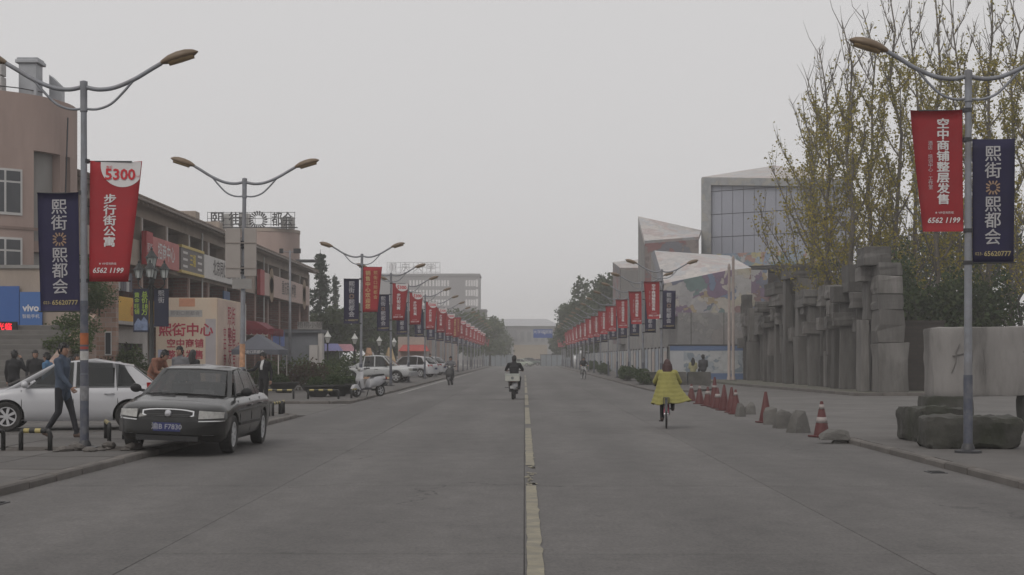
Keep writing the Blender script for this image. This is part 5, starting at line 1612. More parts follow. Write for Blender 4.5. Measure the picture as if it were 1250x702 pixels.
# ================================================================== far end of the street
def broadleaf(name, label, loc, h, r, n, size, m, seed, group=None):
    rng = random.Random(seed)
    o = empty(name, loc, 0, label, 'tree', group)
    w = MB(); w.tube([(0,0,0),(.05,0,h*.3),(-.05,.05,h*.62)], [h*.028,h*.02,h*.008], 8)
    b = MB(); pts = []
    for k in range(12):
        t = rng.random(); a = rng.uniform(0, 6.28); rr = r*rng.uniform(.1,.62)*(1-.45*t)
        c = Vector((rr*math.cos(a), rr*math.sin(a), h*(.32+.56*t)))
        w.tube([(0,0,h*(.2+.3*t)), c*.6+Vector((0,0,h*.12)), c], [h*.01,h*.006,h*.002], 5, False)
        pts += blob_pts(rng, c, (r*.45,r*.45,h*.16), n//12, .45)
    w.build('trunk', BARKD, o, True)
    leaves(b, pts, size, rng); b.build('crown', m, o)
    return o
def conifer(name, label, loc, h, r, seed, group=None, n=2600):
    rng = random.Random(seed)
    o = empty(name, loc, 0, label, 'tree', group)
    w = MB(); w.tube([(0,0,0),(0,0,h*.5),(0,0,h)], [h*.018,h*.011,.02], 7)
    pts = []
    L = 26
    for k in range(L):
        t = .1+.88*k/L; rr = r*(1-t)**.8*rng.uniform(.75,1.15)+.12
        for q in range(7):
            a = rng.uniform(0,6.28); e = Vector((rr*math.cos(a), rr*math.sin(a), h*t - rr*.12)); s = Vector((0,0,h*t+.1))
            w.tube([s, e], [.04*(1-t)+.01,.006], 4, False)
            for _ in range(n//(L*7)):
                u = rng.random()**.7; pts.append(s.lerp(e,u)+Vector((rng.gauss(0,.14),rng.gauss(0,.14),rng.gauss(-.05,.12))))
    w.build('trunk', BARKD, o, True)
    b = MB(); leaves(b, pts, .3, rng); b.build('crown', LEAFC, o)
    return o
conifer('conifer', 'tall dark conifer just beyond the arcade building', (GX(391,140),140,0), 11.8, 2.3, 71, n=4200)
conifer('conifer', 'slim faint conifer right of the tall dark one', (GX(409,165),165,0), 11.0, .8, 72, n=1500)
FT = 'hazy trees along the left pavement'
for i, (px, Y, h, r) in enumerate(((408,130,6.2,3.2),(432,142,6.8,3.6),(458,150,7.2,3.6),(482,160,7.6,3.6),(505,172,7.4,3.6),(372,150,6.5,3.2),(528,190,7.8,3.8),(552,208,8.6,4.0))):
    broadleaf('street_tree', f'{ORD[i]} hazy street tree behind the left lamps' if i != 5 else 'hazy tree behind the conifer and the arcade end', (GX(px,Y),Y,0), h, r, 2600, .42, LEAFD, 720+i, FT)
for i, (px, Y, h, r) in enumerate(((575,235,9,4.5),(598,262,9.0,4.5),(612,300,7.5,4.0))):
    broadleaf('roadside_tree', ['pale hazy tree left of the far end, nearest of three', 'pale hazy tree above the barrier at the far left end', 'smallest pale hazy tree in front of the far hall'][i], (GX(px,Y),Y,0), h, r, 2200, .6, LEAFM, 740+i, 'hazy trees at the road end')
BT = 'big hazy trees on the right'
for i, (px, Y, h, r) in enumerate(((712,215,13.2,3.7),(727,205,13.0,3.4),(742,195,12.6,3.2),(698,235,10.5,3.6),(690,262,7.8,3.4),(684,285,6.0,3.0))):
    broadleaf('tall_tree', ['tallest broad hazy tree on the right', 'hazy tree just right of the tallest one', 'hazy tree touching the museum block', 'lower hazy tree left of the tallest one', 'small hazy tree above the far right banners', 'smallest hazy tree at the right end of the road'][i], (GX(px,Y),Y,0), h, r, 4200, .55, LEAFD, 760+i, BT)

# ---- tall slab block, far left
TGR = mat('tower_render', (.2,.19,.195), .8, .08, .1)
TWN = mat('tower_window', (.6,.58,.58), .4, .05)  # pale base colour stands in for bright sky showing in the panes
tbk = empty('office_block', (0, 0, 0), 0, 'pale hazy office slab with rows of windows and roof letters', 'building')
Yb = 420.0
x0, x1 = GX(452,Yb), GX(585,Yb); zt_ = P(0,337,Yb).z
MB().box(x0, x1, Yb, Yb+16, 0, zt_).build('wall', TGR, tbk)
MB().box(x0-.2, x1+.2, Yb-.3, Yb+16.2, zt_, zt_+.7).build('parapet', TGR, tbk)
for j in range(8):
    z = zt_-1.9-2.75*j
    for px in [501,505,509,513,517,521,525,529,533,536,540,543,547] + [569.5,573,576,579]:
        w = .27
        f = MB().box(GX(px,Yb)-w, GX(px,Yb)+w, Yb-.04, Yb+.05, z-1.0, z+.7).build('window', TWN, tbk)
    f = MB().box(GX(582,Yb)-.3, GX(582,Yb)+.35, Yb-.04, Yb+.05, z-1.2, z+.9).build('window', TWN, tbk)
for k, ch in enumerate('重庆大学'):
    inst('roof_letter', text_mesh(ch, 2.6, mat('letter_grey', (.3,.29,.3), .7), extrude=.1), tbk, (GX(479+15.5*k,Yb), Yb+1, P(0,327,Yb).z))
for k in range(13):
    px = 472+5.4*k; MB().box(GX(px,Yb)-.05, GX(px,Yb)+.05, Yb+1.3, Yb+1.4, zt_, P(0,320,Yb).z).build('letter_frame', TGR, tbk)
for py in (320, 326, 332): MB().box(GX(472,Yb), GX(537,Yb), Yb+1.3, Yb+1.4, P(0,py,Yb).z-.05, P(0,py,Yb).z+.05).build('letter_frame', TGR, tbk)
# ---- lower grey block beside it
gbk = empty('grey_block', (0,0,0), 0, 'low dark grey block below and right of the office slab', 'building')
Yc = 330.0
MB().box(GX(566,Yc), GX(593,Yc), Yc, Yc+10, 0, P(0,379,Yc).z).build('wall', mat('block_render', (.12,.115,.115), .8, .1, .2), gbk)
MB().box(GX(565,Yc), GX(594,Yc), Yc-.3, Yc+10, P(0,379,Yc).z, P(0,377.5,Yc).z).build('parapet', TGR, gbk)
for k in range(4): MB().box(GX(570+6*k,Yc)-.45, GX(570+6*k,Yc)+.45, Yc-.05, Yc+.05, P(0,392,Yc).z, P(0,386,Yc).z).build('window', WINDG, gbk)
# ---- the hall at the road end
hl = empty('far_hall', (0,0,0), 0, 'wide low hall with pale hipped roof closing the street', 'building')
Yd = 470.0
HALLW = mat('hall_wall', (.17,.17,.175), .8, .1, .15)
HALLR = mat('hall_roof', (.34,.34,.36), .6, .06, .15)
MB().box(GX(598,Yd), GX(682,Yd), Yd, Yd+40, 0, P(0,398,Yd).z).build('wall', HALLW, hl)
zr0, zr1 = P(0,398,Yd).z, P(0,390.5,Yd).z
MB().hull([(GX(596,Yd),Yd-1,zr0),(GX(686,Yd),Yd-1,zr0),(GX(596,Yd),Yd+40,zr0),(GX(686,Yd),Yd+40,zr0),(GX(604,Yd),Yd+12,zr1+.6),(GX(668,Yd),Yd+12,zr1+.6)]).build('roof', HALLR, hl)
for k in range(9):
    MB().box(GX(604+8.4*k,Yd)-.6, GX(604+8.4*k,Yd)+.6, Yd-.1, Yd+.1, P(0,417,Yd).z, P(0,405,Yd).z).build('window', mat('hall_glass', (.08,.085,.095), .4), hl)
MB().box(GX(598,Yd), GX(630,Yd), Yd-3, Yd-.2, P(0,413,Yd).z, P(0,403,Yd).z).build('gallery', mat('hall_gallery', (.1,.1,.11), .7), hl)
ew = MB().box(GX(627,400), GX(668,400), 400, 400.6, 0, P(0,421,400).z).build('tan_wall', mat('tan_wall', (.25,.2,.14), .85, .12, .2)); tag(ew, 'tan wall below the far hall behind the barrier', 'wall')
# ---- blue road sign on its gantry
Ys = 236.0
gs = empty('road_sign', (0,0,0), 0, 'blue overhead road sign with white markings at the road end', 'road sign')
SB = mat('sign_blue', (.04,.09,.3), .5, .05)
MB().box(GX(651,Ys), GX(674.5,Ys), Ys, Ys+.12, P(0,412.5,Ys).z, P(0,402,Ys).z).build('panel', SB, gs)
MB().box(GX(651,Ys)-.1, GX(690,Ys), Ys+.14, Ys+.3, P(0,405,Ys).z, P(0,404,Ys).z).build('gantry_arm', STEELG, gs)
MB().tube([(GX(690,Ys),Ys+.2,0),(GX(690,Ys),Ys+.2,P(0,401,Ys).z)], .14, 8).build('gantry_post', STEELG, gs)
lettering('大学城', .62, WHITEP, gs, (GX(658,Ys), Ys-.01, P(0,405.5,Ys).z)); lettering('↑', .7, WHITEP, gs, (GX(664.5,Ys), Ys-.01, P(0,407.5,Ys).z)); lettering('熙街', .62, WHITEP, gs, (GX(670,Ys), Ys-.01, P(0,405.5,Ys).z))
# ---- barrier across the end of the road
BF = mat('barrier_blue_grey', (.2,.225,.25), .6, .1, .6)
for nm, a, bb, n, lb in (('barrier_fence', 590, 626, 5, 'blue grey site barrier across the road end, left of the gap'), ('barrier_fence', 660, 700, 6, 'blue grey site barrier across the road end, right of the gap')):
    o = empty(nm, (0,0,0), 0, lb, 'barrier', 'barriers at the road end')
    X0, X1 = GX(a,272), GX(bb,272)
    for k in range(n):
        xa, xb = X0+(X1-X0)*k/n, X0+(X1-X0)*(k+1)/n
        MB().box(xa+.04, xb-.04, 272, 272.08, .02, 2.05).build('panel', BF, o)
        MB().box(xa-.05, xa+.05, 271.95, 272.12, 0, 2.25).build('post', DARKM, o)
    MB().box(X0, X1, 272.1, 272.3, 2.05, 2.15).build('rail', DARKM, o)
# ---- printed hoarding along the far left pavement
ph = empty('printed_hoarding', (-7.9, 118, 0), 0, 'long pale printed hoarding behind the far left lamps', 'hoarding')
HBM = [mat('hoarding_cream', (.4,.34,.3), .7, .2, .8), mat('hoarding_peach', (.42,.3,.26), .7, .2, .8), mat('hoarding_pale', (.4,.39,.39), .7, .15, .8)]
for k in range(14): MB().box(-.06, 0, 4*k+.02, 4*k+3.98, 0, 3.2).build('panel', HBM[k % 3], ph)
MB().box(-2.2, 0, -.06, 0, 0, 3.2).build('panel', HBM[0], ph)
MB().box(-2.2, -.2, -.075, -.065, 1.3, 2.6).build('print', HBM[1], ph)
# ---- stalls and A-frame signs behind the pickup
for i, (px, Y, c, lb) in enumerate(((450,100,(.42,.25,.16),'orange and white A frame sign behind the white pickup'),(476,98,(.45,.33,.2),'leaning pale sign between pickup and white car'))):
    o = empty('a_frame_sign', (GX(px,Y), Y, KH), R(20), lb, 'sign')
    for s in (-1, 1): MB().slab([(-.6,s*.5,0),(.6,s*.5,0),(.12,s*.04,2.1),(-.12,s*.04,2.1)], .03, (0,s,0)).build('board', mat('aframe%d' % i, c, .7, .3, 2), o)
    MB().box(-.5,.5,-.3,.3,.5,.54).build('spreader', DARKM, o)
for i, (px, Y, c, lb) in enumerate(((398,112,(.2,.2,.38),'blue market stall canopy under the trees'),(415,116,(.4,.2,.24),'pink market stall canopy under the trees'),(506,118,(.36,.08,.07),'red market stall canopy behind the parked white car'))):
    o = empty('market_stall', (GX(px,Y), Y, KH), 0, lb, 'stall', 'market stalls under the trees')
    MB().hull([(-1.2,-1,1.95),(1.2,-1,1.95),(-1.2,1,1.95),(1.2,1,1.95),(-.9,0,2.5),(.9,0,2.5)]).build('canopy', mat('stall%d' % i, c, .8), o)
    for x in (-1.15,1.15):
        for y_ in (-.95,.95): MB().tube([(x,y_,0),(x,y_,1.95)], .03, 6).build('leg', STEELG, o)
    MB().box(-1.1,1.1,-.9,.2,.0,.85).build('counter', mat('stall_counter', (.4,.38,.37), .7), o)
# ---- globe lamps along the left pavement
GLW = mat('globe_white', (.5,.5,.48), .35, .05)
gl0 = None
for i, (px, Y) in enumerate(((400,84),(433,92),(463,104),(481,112))):
    if gl0 is None:
        o = empty('garden_lamp')
        MB().lathe([(.12,0),(.12,.1),(.07,.14),(.045,2.35),(.08,2.4),(.06,2.45)], 8).build('post', BLK, o, 40)
        MB().lathe([(.09,2.45),(.2,2.75),(.21,2.8)], 8).build('lantern_glass', GLW, o, 40)
        MB().lathe([(.27,2.8),(.2,2.9),(.08,3.05),(.03,3.15),(0,3.2)], 8).build('lantern_cap', GLW, o, 40)
        gl0 = o
    else: o = copy_tree(gl0)
    o.location = (GX(px,Y), Y, KH); o.scale = (.82,.82,.93)
    tag(o, f'{ORD[i]} white lantern garden lamp, counting rightwards from the grey booth', 'garden lamp', 'garden lamps on the left')
# ================================================================== vehicles
CARGL = mat('car_glass', (.03,.033,.034), .06, .05, spec=.5)
CARGL.node_tree.nodes['Principled BSDF'].inputs['Alpha'].default_value = .62
def interp(tab, x):
    if x <= tab[0][0]: return tab[0][1]
    for (a, va), (b, vb) in zip(tab, tab[1:]):
        if x <= b:
            t = (x-a)/(b-a); t = t*t*(3-2*t)*.5 + t*.5
            return va + (vb-va)*t
    return tab[-1][1]
HEADL = mat('headlight_lens', (.34,.335,.32), .2, .3, 14, spec=.6)
TAILR = mat('tail_light_red', (.3,.01,.012), .15, .1)
CHROME = mat('chrome', (.6,.6,.6), .15, .03, metal=.9)
TYRE = mat('tyre_rubber', (.022,.021,.02), .8, .2, 10)
RIM = mat('wheel_alloy', (.42,.42,.43), .4, .1)
SEAM = mat('panel_gap', (.006,.006,.006), .8)
PLATE = mat('plate_blue', (.015,.022,.11), .5)
def make_wheel(r, w, spokes=7, rim=RIM):
    """tyre mesh and rim mesh about the y axis"""
    h = w/2
    ty = MB().lathe([(r*.64,-h*.8),(r*.9,-h),(r*.985,-h*.8),(r,-h*.4),(r,h*.4),(r*.985,h*.8),(r*.9,h),(r*.64,h*.8)], 28, axis='y', cap=False).mesh('tyre', TYRE, 40)
    b = MB().lathe([(r*.66,-h*.82),(r*.66,-h*.6),(r*.58,-h*.2),(r*.58,h*.2),(r*.66,h*.6),(r*.66,h*.82),(r*.6,h*.8),(r*.57,h*.3)], 24, axis='y', cap=False)
    for s in (-1, 1):
        b.lathe([(0,s*h*.78),(r*.16,s*h*.78),(r*.18,s*h*.5)] if s < 0 else [(r*.18,s*h*.5),(r*.16,s*h*.78),(0,s*h*.78)], 12, axis='y')
        for k in range(spokes):
            a = 2*math.pi*k/spokes
            d = Vector((math.cos(a),0,math.sin(a))); t = Vector((-d.z,0,d.x))
            p = [d*r*.12+t*r*.07, d*r*.12-t*r*.07, d*r*.62-t*r*.1, d*r*.62+t*r*.1]
            b.slab([q + Vector((0,s*h*.72,0)) for q in p], h*.25, (0,-s,0))
    rm = b.mesh('rim', rim, 30)
    bk = MB().lathe([(0,-h*.1),(r*.6,-h*.1),(r*.6,h*.1),(0,h*.1)], 20, axis='y').mesh('brake_disc', DARKM)
    return ty, rm, bk
def car(name, label, loc, rot, S, group=None, detail=True):
    root = empty(name, loc, 0, label, S.get('cat', 'car'), group)
    root.rotation_euler = rot
    root.scale = (S.get('scale', .93),)*3
    L, W, PA = S['L'], S['W'], S['paint']
    hw = W/2
    top, zb = S['top'], S['zb']
    xf, xr = S['axf'], S['axr']
    # plan shape: half width along x
    def wid(x):
        a = abs(x)/(L/2); k = S.get('round', .80)
        if a <= k: return hw*(1-.02*(a/k)**2)
        t = (a-k)/(1-k)
        return hw*(.98 - S.get('nose', .34)*t**2.4)
    def nose_x(y, sgn=1):
        lo, hi = 0.0, L/2
        for _ in range(24):
            m = (lo+hi)/2
            if wid(sgn*m) > abs(y): lo = m
            else: hi = m
        return sgn*lo
    xs = sorted(set([-L/2+L*i/44 for i in range(45)] + [-L/2+.02,-L/2+.06,L/2-.02,L/2-.06,L/2-.1]))
    b = MB(); rings = []
    for x in xs:
        w = wid(x); zt = interp(top, x)
        e = (L/2-abs(x)); rr = 1.0 if e > .1 else (.5+.5*math.sqrt(max(0, 1-((.1-e)/.1)**2)))
        zlo = zb + (.1*(1-rr)) + (.05*max(0, (abs(x)-.4*L)/(.1*L)))
        zt2 = zt - .12*(1-rr)
        h = zt2 - zlo
        bulge = S.get('bulge', 1.0)
        half = [(0,zlo),(w*.86,zlo),(w*.955,zlo+h*.12),(w*.985,zlo+h*.34),(w,zlo+h*.55),(w*.985,zlo+h*.78),(w*.945,zlo+h*.9),(w*.87,zt2-.016),(w*.7,zt2+.01),(w*.38,zt2+.028),(0,zt2+.033)]
        ring = [(x, y_, z) for y_, z in half] + [(x, -y_, z) for y_, z in reversed(half[1:-1])]
        rings.append(ring)
    n = len(rings[0]); vs = [p for r in rings for p in r]; fs = []
    for i in range(len(rings)-1):
        for k in range(n):
            fs.append((i*n+k, (i+1)*n+k, (i+1)*n+(k+1) % n, i*n+(k+1) % n))
    fs.append(tuple(range(n))); fs.append(tuple(reversed(range((len(rings)-1)*n, len(rings)*n))))
    body = b.add(vs, fs).build('body', PA, root, True)
    # wheel arches cut out
    wr = S['wr']
    cut = MB()
    for ax in (xf, xr):
        for s in (-1, 1):
            a, c = sorted((s*(hw-.32), s*(hw+.2)))
            cut.lathe([(wr*1.17,a),(wr*1.17,c)], 32, (ax,0,wr*1.0), 'y')
    co = cut.build('cutter', DARKM)
    co.parent = root
    md = body.modifiers.new('b', 'BOOLEAN'); md.object = co; md.operation = 'DIFFERENCE'; md.solver = 'EXACT'
    bpy.context.view_layer.update()
    bake(body)
    bpy.data.objects.remove(co)
    body.data.polygons.foreach_set('use_smooth', [True]*len(body.data.polygons)); body.data.set_sharp_from_angle(angle=R(38))
    body.data.materials.clear(); body.data.materials.append(PA)
    # lining so that the arches are dark inside
    MB().box(-L*.4, L*.4, -(hw-.3), hw-.3, zb+.03, .62).build('underbody', BLACK, root)
    # cabin
    C = S['cabin']           # base front x, roof front x, roof rear x, base rear x, base z, roof z, base half width, roof half width
    bf, rf, rr_, br, z0, z1, wb, wt = C
    af, ar = S.get('arch', (.035,.045)); zrf, zrr = z1-af, z1-ar
    zf = interp(top, bf)-.03; zr = interp(top, br)-.03
    pts = []
    for s in (-1, 1):
        pts += [(bf,s*wb*.93,zf),(br,s*wb*.93,zr),(bf-.35,s*wb,zf),(br+.35,s*wb,zr),(rf,s*wt*.95,zrf),(rr_,s*wt*.95,zrr),((rf+rr_)/2,s*wt*.97,z1-.012),(rf*.75+rr_*.25,s*wt*.93,z1-af*.35),(rf*.25+rr_*.75,s*wt*.93,z1-ar*.4)]
    pts += [((rf+rr_)/2,0,z1+.028),(rf,0,zrf+.025),(rr_,0,zrr+.025),(bf+.1,0,zf),(br-.05,0,zr)]
    top_pts = [p for p in pts if p[2] > z1-max(af,ar)-.005]
    cab = MB().hull(top_pts + [(x_, y_*.985, z_-.055) for x_, y_, z_ in top_pts]).build('roof', PA, root, 40)
    md = cab.modifiers.new('bevel', 'BEVEL'); md.width = .022; md.segments = 3; md.limit_method = 'ANGLE'; md.angle_limit = R(25)
    for s in (-1, 1):
        MB().bar((bf-.02,s*wb*.92,zf-.02), (rf-.02,s*wt*.93,zrf-.015), .085, .06).build('front_pillar', PA, root, bevel=.015)
        for xm in S['pillars']:
            MB().bar((xm,s*wb*.97,max(zf,zr)-.03), (xm-.02,s*wt*.945,z1-.05), .05, .075, (1,0,0)).build('door_pillar', PA, root, bevel=.01)
        bw_ = S.get('cpillar', .2)
        MB().hull([(br+.02,s*wb*.93,zr-.02),(br+.02+bw_*1.5,s*wb*.99,zr-.02),(rr_+.02,s*wt*.945,zrr-.01),(rr_+.02+bw_*.6,s*wt*.955,zrr-.005),(br+.03,s*(wb*.93-.06),zr-.02),(rr_+.03,s*(wt*.945-.06),zrr-.01)]).build('rear_pillar', PA, root, bevel=.012)
    INT = mat('car_interior', (.035,.034,.033), .8, .2, 5)
    xs_ = (bf+rf)/2 - .85
    for s in (-1, 1):
        st_ = MB().hull([(xs_,s*.17,zf-.1),(xs_,s*.6,zf-.1),(xs_-.12,s*.17,zf-.1),(xs_-.12,s*.6,zf-.1),(xs_-.1,s*.2,zf+.22),(xs_-.1,s*.57,zf+.22),(xs_-.2,s*.2,zf+.22),(xs_-.2,s*.57,zf+.22)]).build('seat', INT, root, bevel=.03)
        MB().hull([(xs_-.12,s*.28,zf+.24),(xs_-.12,s*.48,zf+.24),(xs_-.2,s*.28,zf+.24),(xs_-.2,s*.48,zf+.24),(xs_-.14,s*.29,zf+.4),(xs_-.14,s*.47,zf+.4),(xs_-.2,s*.29,zf+.4),(xs_-.2,s*.47,zf+.4)]).build('headrest', INT, st_, bevel=.03)
    MB().hull([(br+.55,-wb*.8,zr-.08),(br+.55,wb*.8,zr-.08),(br+.3,-wb*.8,zr-.08),(br+.3,wb*.8,zr-.08),(br+.42,-wb*.75,zr+.2),(br+.42,wb*.75,zr+.2),(br+.34,-wb*.75,zr+.2),(br+.34,wb*.75,zr+.2)]).build('rear_bench', INT, root, bevel=.03)
    MB().box(br+.12, bf-.1, -wb*.92, wb*.92, max(zf,zr)+.005, max(zf,zr)+.03).build('interior_trim', INT, root)
    sw_ = MB().lathe([(.17+.016*math.cos(R(t)), .016*math.sin(R(t))) for t in range(0, 361, 60)], 20, cap=False).build('steering_wheel', INT, root, True, loc=(xs_+.42, .37, zf+.1), rot=(0, R(62), 0))
    # panes: points on the cabin planes, set proud
    def pane(nm, quad, off, th=.012):
        return MB().slab([Vector(q)+Vector(off) for q in quad], th, -Vector(off).normalized()).build(nm, CARGL, root)
    def lerp3(a, c, t): return tuple(a[i]+(c[i]-a[i])*t for i in range(3))
    # windscreen and back light
    for nm, xb, xt, s, zc, zt_p in (('windscreen', bf, rf, 1, zf, zrf-.03), ('rear_window', br, rr_, -1, zr, zrr-.02)):
        q = [(xb+s*.1,-wb*.86,zc+.05),(xb+s*.1,wb*.86,zc+.05),(xt+s*.02,wt*.86,zt_p),(xt+s*.02,-wt*.86,zt_p)]
        if nm == 'rear_window' and S.get('hatch'): q = [(lerp3(q[0],q[3],.35)),(lerp3(q[1],q[2],.35)),q[2],q[3]]
        nrm = Vector((s*(z1-zc), 0, abs(xt-xb))).normalized()
        # bowed pane
        bb = MB(); vs2, fs2 = [], []; nn = 8
        for j in range(2):
            for i in range(nn+1):
                t = i/nn; p = Vector(q[0]).lerp(Vector(q[1]), t) if j == 0 else Vector(q[3]).lerp(Vector(q[2]), t)
                bow = (1-(2*t-1)**2)
                vs2.append(p + nrm*(.012+ .02*bow))
        for i in range(nn): fs2.append((i, i+1, nn+2+i, nn+1+i) if s > 0 else (i, nn+1+i, nn+2+i, i+1))
        k0 = len(vs2); vs2 += [v - nrm*.06 for v in vs2[:k0]]
        fs2 += [tuple(k0+u for u in reversed(f)) for f in fs2[:nn]]
        rim_ = list(range(nn+1)) + list(range(2*nn+1, nn, -1))
        for a_, c_ in zip(rim_, rim_[1:]+rim_[:1]): fs2.append((a_, a_+k0, c_+k0, c_))
        bb.add(vs2[:k0], fs2[:nn]).build(nm, CARGL, root, True)
    for s in (-1, 1):
        def side(x, z):   # y on the side plane
            t = (z-zf)/(z1-zf); return s*(wb+(wt*.965-wb)*t)
        zs0, zs1 = max(zf, zr)+.03, z1-.06
        for (nm, xa0, xa1, xb0, xb1) in S['side_panes']:
            za, zb_ = [min(z1-.05, zrf-.02+(z1-zrf)*2.4*max(0,(rf-x_)/(rf-rr_))) if x_ > (rf+rr_)/2 else min(z1-.05, zrr-.02+(z1-zrr)*2.2*max(0,(x_-rr_)/(rf-rr_))) for x_ in (xa1, xb1)]
            q = [(xa0,side(xa0,zs0),zs0),(xb0,side(xb0,zs0),zs0),(xb1,side(xb1,zb_),zb_),(xa1,side(xa1,za),za)]
            pane(nm, q, Vector((0,s*.016,.004)), .03)
        # door seams and handles
        for x in S['seams']:
            zt = interp(top, x)
            MB().tube([(x, s*(wid(x)*.955+.003), zb+.12), (x+.01, s*(wid(x)*1.0+.003), zb+(zt-zb)*.55), (x+.02, s*(wid(x)*.94+.004), zt-.06)], .006, 5).build('door_gap', SEAM, root)
        for x in S['handles']:
            zt = interp(top, x)
            MB().tube([(x-.1, s*(wid(x)*.985), zt-.17), (x-.06, s*(wid(x)*.99+.03), zt-.165), (x+.06, s*(wid(x)*.99+.03), zt-.165), (x+.1, s*(wid(x)*.985), zt-.17)], .014, 6).build('door_handle', S.get('handle_mat', PA), root, True)
        # mirror
        mx = bf-.42
        m = MB().ell((mx, s*(wb+.16), zf+.12), (.07,.1,.075), 12, 8).build('mirror', S.get('mirror', PA), root, True)
        MB().tube([(mx-.02, s*wb*.98, zf+.07), (mx, s*(wb+.12), zf+.1)], .025, 6).build('mirror_arm', BLACK, m)
        # side rub strip
        if S.get('strip'):
            MB().bar((xr+wr*1.25, s*(hw*.99), zb+.28), (xf-wr*1.25, s*(hw*.99), zb+.28), .03, .05).build('rub_strip', S['strip'], root)
    # wheels
    ty, rm, bk = S['wheel']
    for ax in (xf, xr):
        for s in (-1, 1):
            w = inst('wheel', ty, root, (ax, s*(hw-.115), wr))
            inst('rim', rm, w); inst('brake_disc', bk, w)
    # lights, grille, plates
    def front_patch(nm, m, y0, y1, zfun0, zfun1, off=.012, sgn=1, th=.05, parent=root, rake=.12):
        bb = MB(); vs2, fs2 = [], []; nn = 8
        for layer in (0, 1):
            for i in range(nn+1):
                y_ = y0+(y1-y0)*i/nn
                for z in (zfun0(i/nn), (zfun0(i/nn)+zfun1(i/nn))/2, zfun1(i/nn)):
                    x = nose_x(y_, sgn) + sgn*(off - layer*th) - sgn*rake*max(0, z-.5)
                    vs2.append((x, y_, z))
        k0 = 3*(nn+1)
        for i in range(nn):
            for j in range(2):
                q = (3*i+j, 3*i+3+j, 3*i+4+j, 3*i+1+j)
                fs2.append(q if sgn > 0 else q[::-1]); fs2.append(tuple(k0+u for u in (q[::-1] if sgn > 0 else q)))
        rim_ = [3*i for i in range(nn+1)] + [3*nn+1, 3*nn+2] + [3*i+2 for i in range(nn-1, -1, -1)] + [1]
        for a_, c_ in zip(rim_, rim_[1:]+rim_[:1]): fs2.append((a_, a_+k0, c_+k0, c_) if sgn > 0 else (c_, c_+k0, a_+k0, a_))
        return bb.add(vs2, fs2).build(nm, m, parent, 40)
    S['front'](front_patch, root, nose_x, L, hw)
    return root

BLKP = mat('car_paint_black', (.006,.006,.0055), .25, .06, 2, coat=.4, spec=.35, dirt=(.018,.017,.015), dscale=2, damt=.2)
WHTP = mat('car_paint_white', (.47,.47,.49), .35, .03, 2, coat=.4)
WHTP2 = mat('pickup_paint_white', (.45,.46,.47), .45, .05, 2, coat=.2)
SILP = mat('car_paint_pale_green', (.36,.4,.33), .4, .05, 2, coat=.3)
DRKP = mat('car_paint_dark_green', (.05,.08,.06), .4, .05, 2, coat=.3)
# ---- black sedan
def sedan_front(fp, root, nose_x, L, hw):
    for s in (-1, 1):
        h = fp('headlight', HEADL, s*.50, s*.845, lambda t: .60+.02*t, lambda t: .735-.02*t, .055, rake=.3, th=.12)
        fp('fog_light', mat('fog_lens', (.25,.25,.25), .15), s*.56, s*.72, lambda t: .335, lambda t: .39, .014)
        fp('bumper_trim', CHROME, s*.5, s*.86, lambda t: .555+.01*t, lambda t: .572+.01*t, .02)
    fp('bumper', BLKP, -.87, .87, lambda t: .34, lambda t: .55, .045, th=.12)
    fp('air_intake', BLACK, -.5, .5, lambda t: .235, lambda t: .32, .03)
    fr = fp('grille_frame', CHROME, -.42, .42, lambda t: .595+.05*abs(2*t-1)**3, lambda t: .755-.03*abs(2*t-1)**3, .022, rake=.25)
    fp('grille', BLACK, -.395, .395, lambda t: .612+.05*abs(2*t-1)**3, lambda t: .738-.03*abs(2*t-1)**3, .03, parent=root, rake=.25)
    for k in range(4):
        MB().bar((L/2+.006-.02*k,-.35,.636+.026*k), (L/2+.006-.02*k,.35,.636+.026*k), .012, .009).build('grille_bar', mat('grille_bar', (.08,.08,.08), .4), root)
    MB().lathe([(0,.045),(.045,.04),(.058,.02),(.058,-.02)], 18, (L/2-.015,0,.675), 'x').build('badge', SILVER, root, 40)
    p = MB().box(L/2+.048, L/2+.06, -.22, .22, .39, .53).build('number_plate', PLATE, root)
    inst('lettering', text_mesh('渝B F7830', .115, mat('plate_print', (.35,.35,.38), .7), bold=.001), p, (L/2+.063, 0, .46), (0,0,R(90)))
    for s in (-1, 1):
        MB().tube([(1.55,s*.1,.94),(1.42,s*.55,.955)], .009, 5).build('wiper', BLACK, root)
        fp('tail_light', TAILR, s*.45, s*.84, lambda t: .68, lambda t: .82, .012, -1)
w62 = make_wheel(.32, .21, 7)
SEDAN = dict(L=4.9, W=1.82, paint=BLKP, zb=.2, axf=1.42, axr=-1.35, wr=.32, round=.78, nose=.42, wheel=w62,
    top=[(-2.45,.82),(-2.3,.92),(-1.6,.965),(-1.3,.965),(1.15,.94),(1.4,.915),(2.0,.83),(2.3,.76),(2.45,.66)],
    arch=(.07,.085), cabin=(1.25,.36,-.95,-1.82,.93,1.44,.80,.60), mirror=BLACK, handle_mat=BLKP,
    side_panes=[('front_door_window',.86,.34,.02,-.02),('rear_door_window',-.05,-.08,-.92,-.80),('quarter_window',-.98,-.86,-1.32,-1.02)],
    pillars=(-.015,-.95), cpillar=.16, seams=(1.0,-.02,-1.0), handles=(.15,-.85), strip=mat('trim_black', (.015,.015,.015), .5), front=sedan_front)
roll = math.atan2(KH, 1.62)
car('black_sedan', 'dusty black sedan parked with two wheels up on the left kerb, facing us', (-5.4, 23.2+1.32, .004), (-roll*.72, 0, R(-90)), SEDAN)
sd_o = bpy.data.objects['black_sedan']; sd_o.location.z = KH*.5*.8
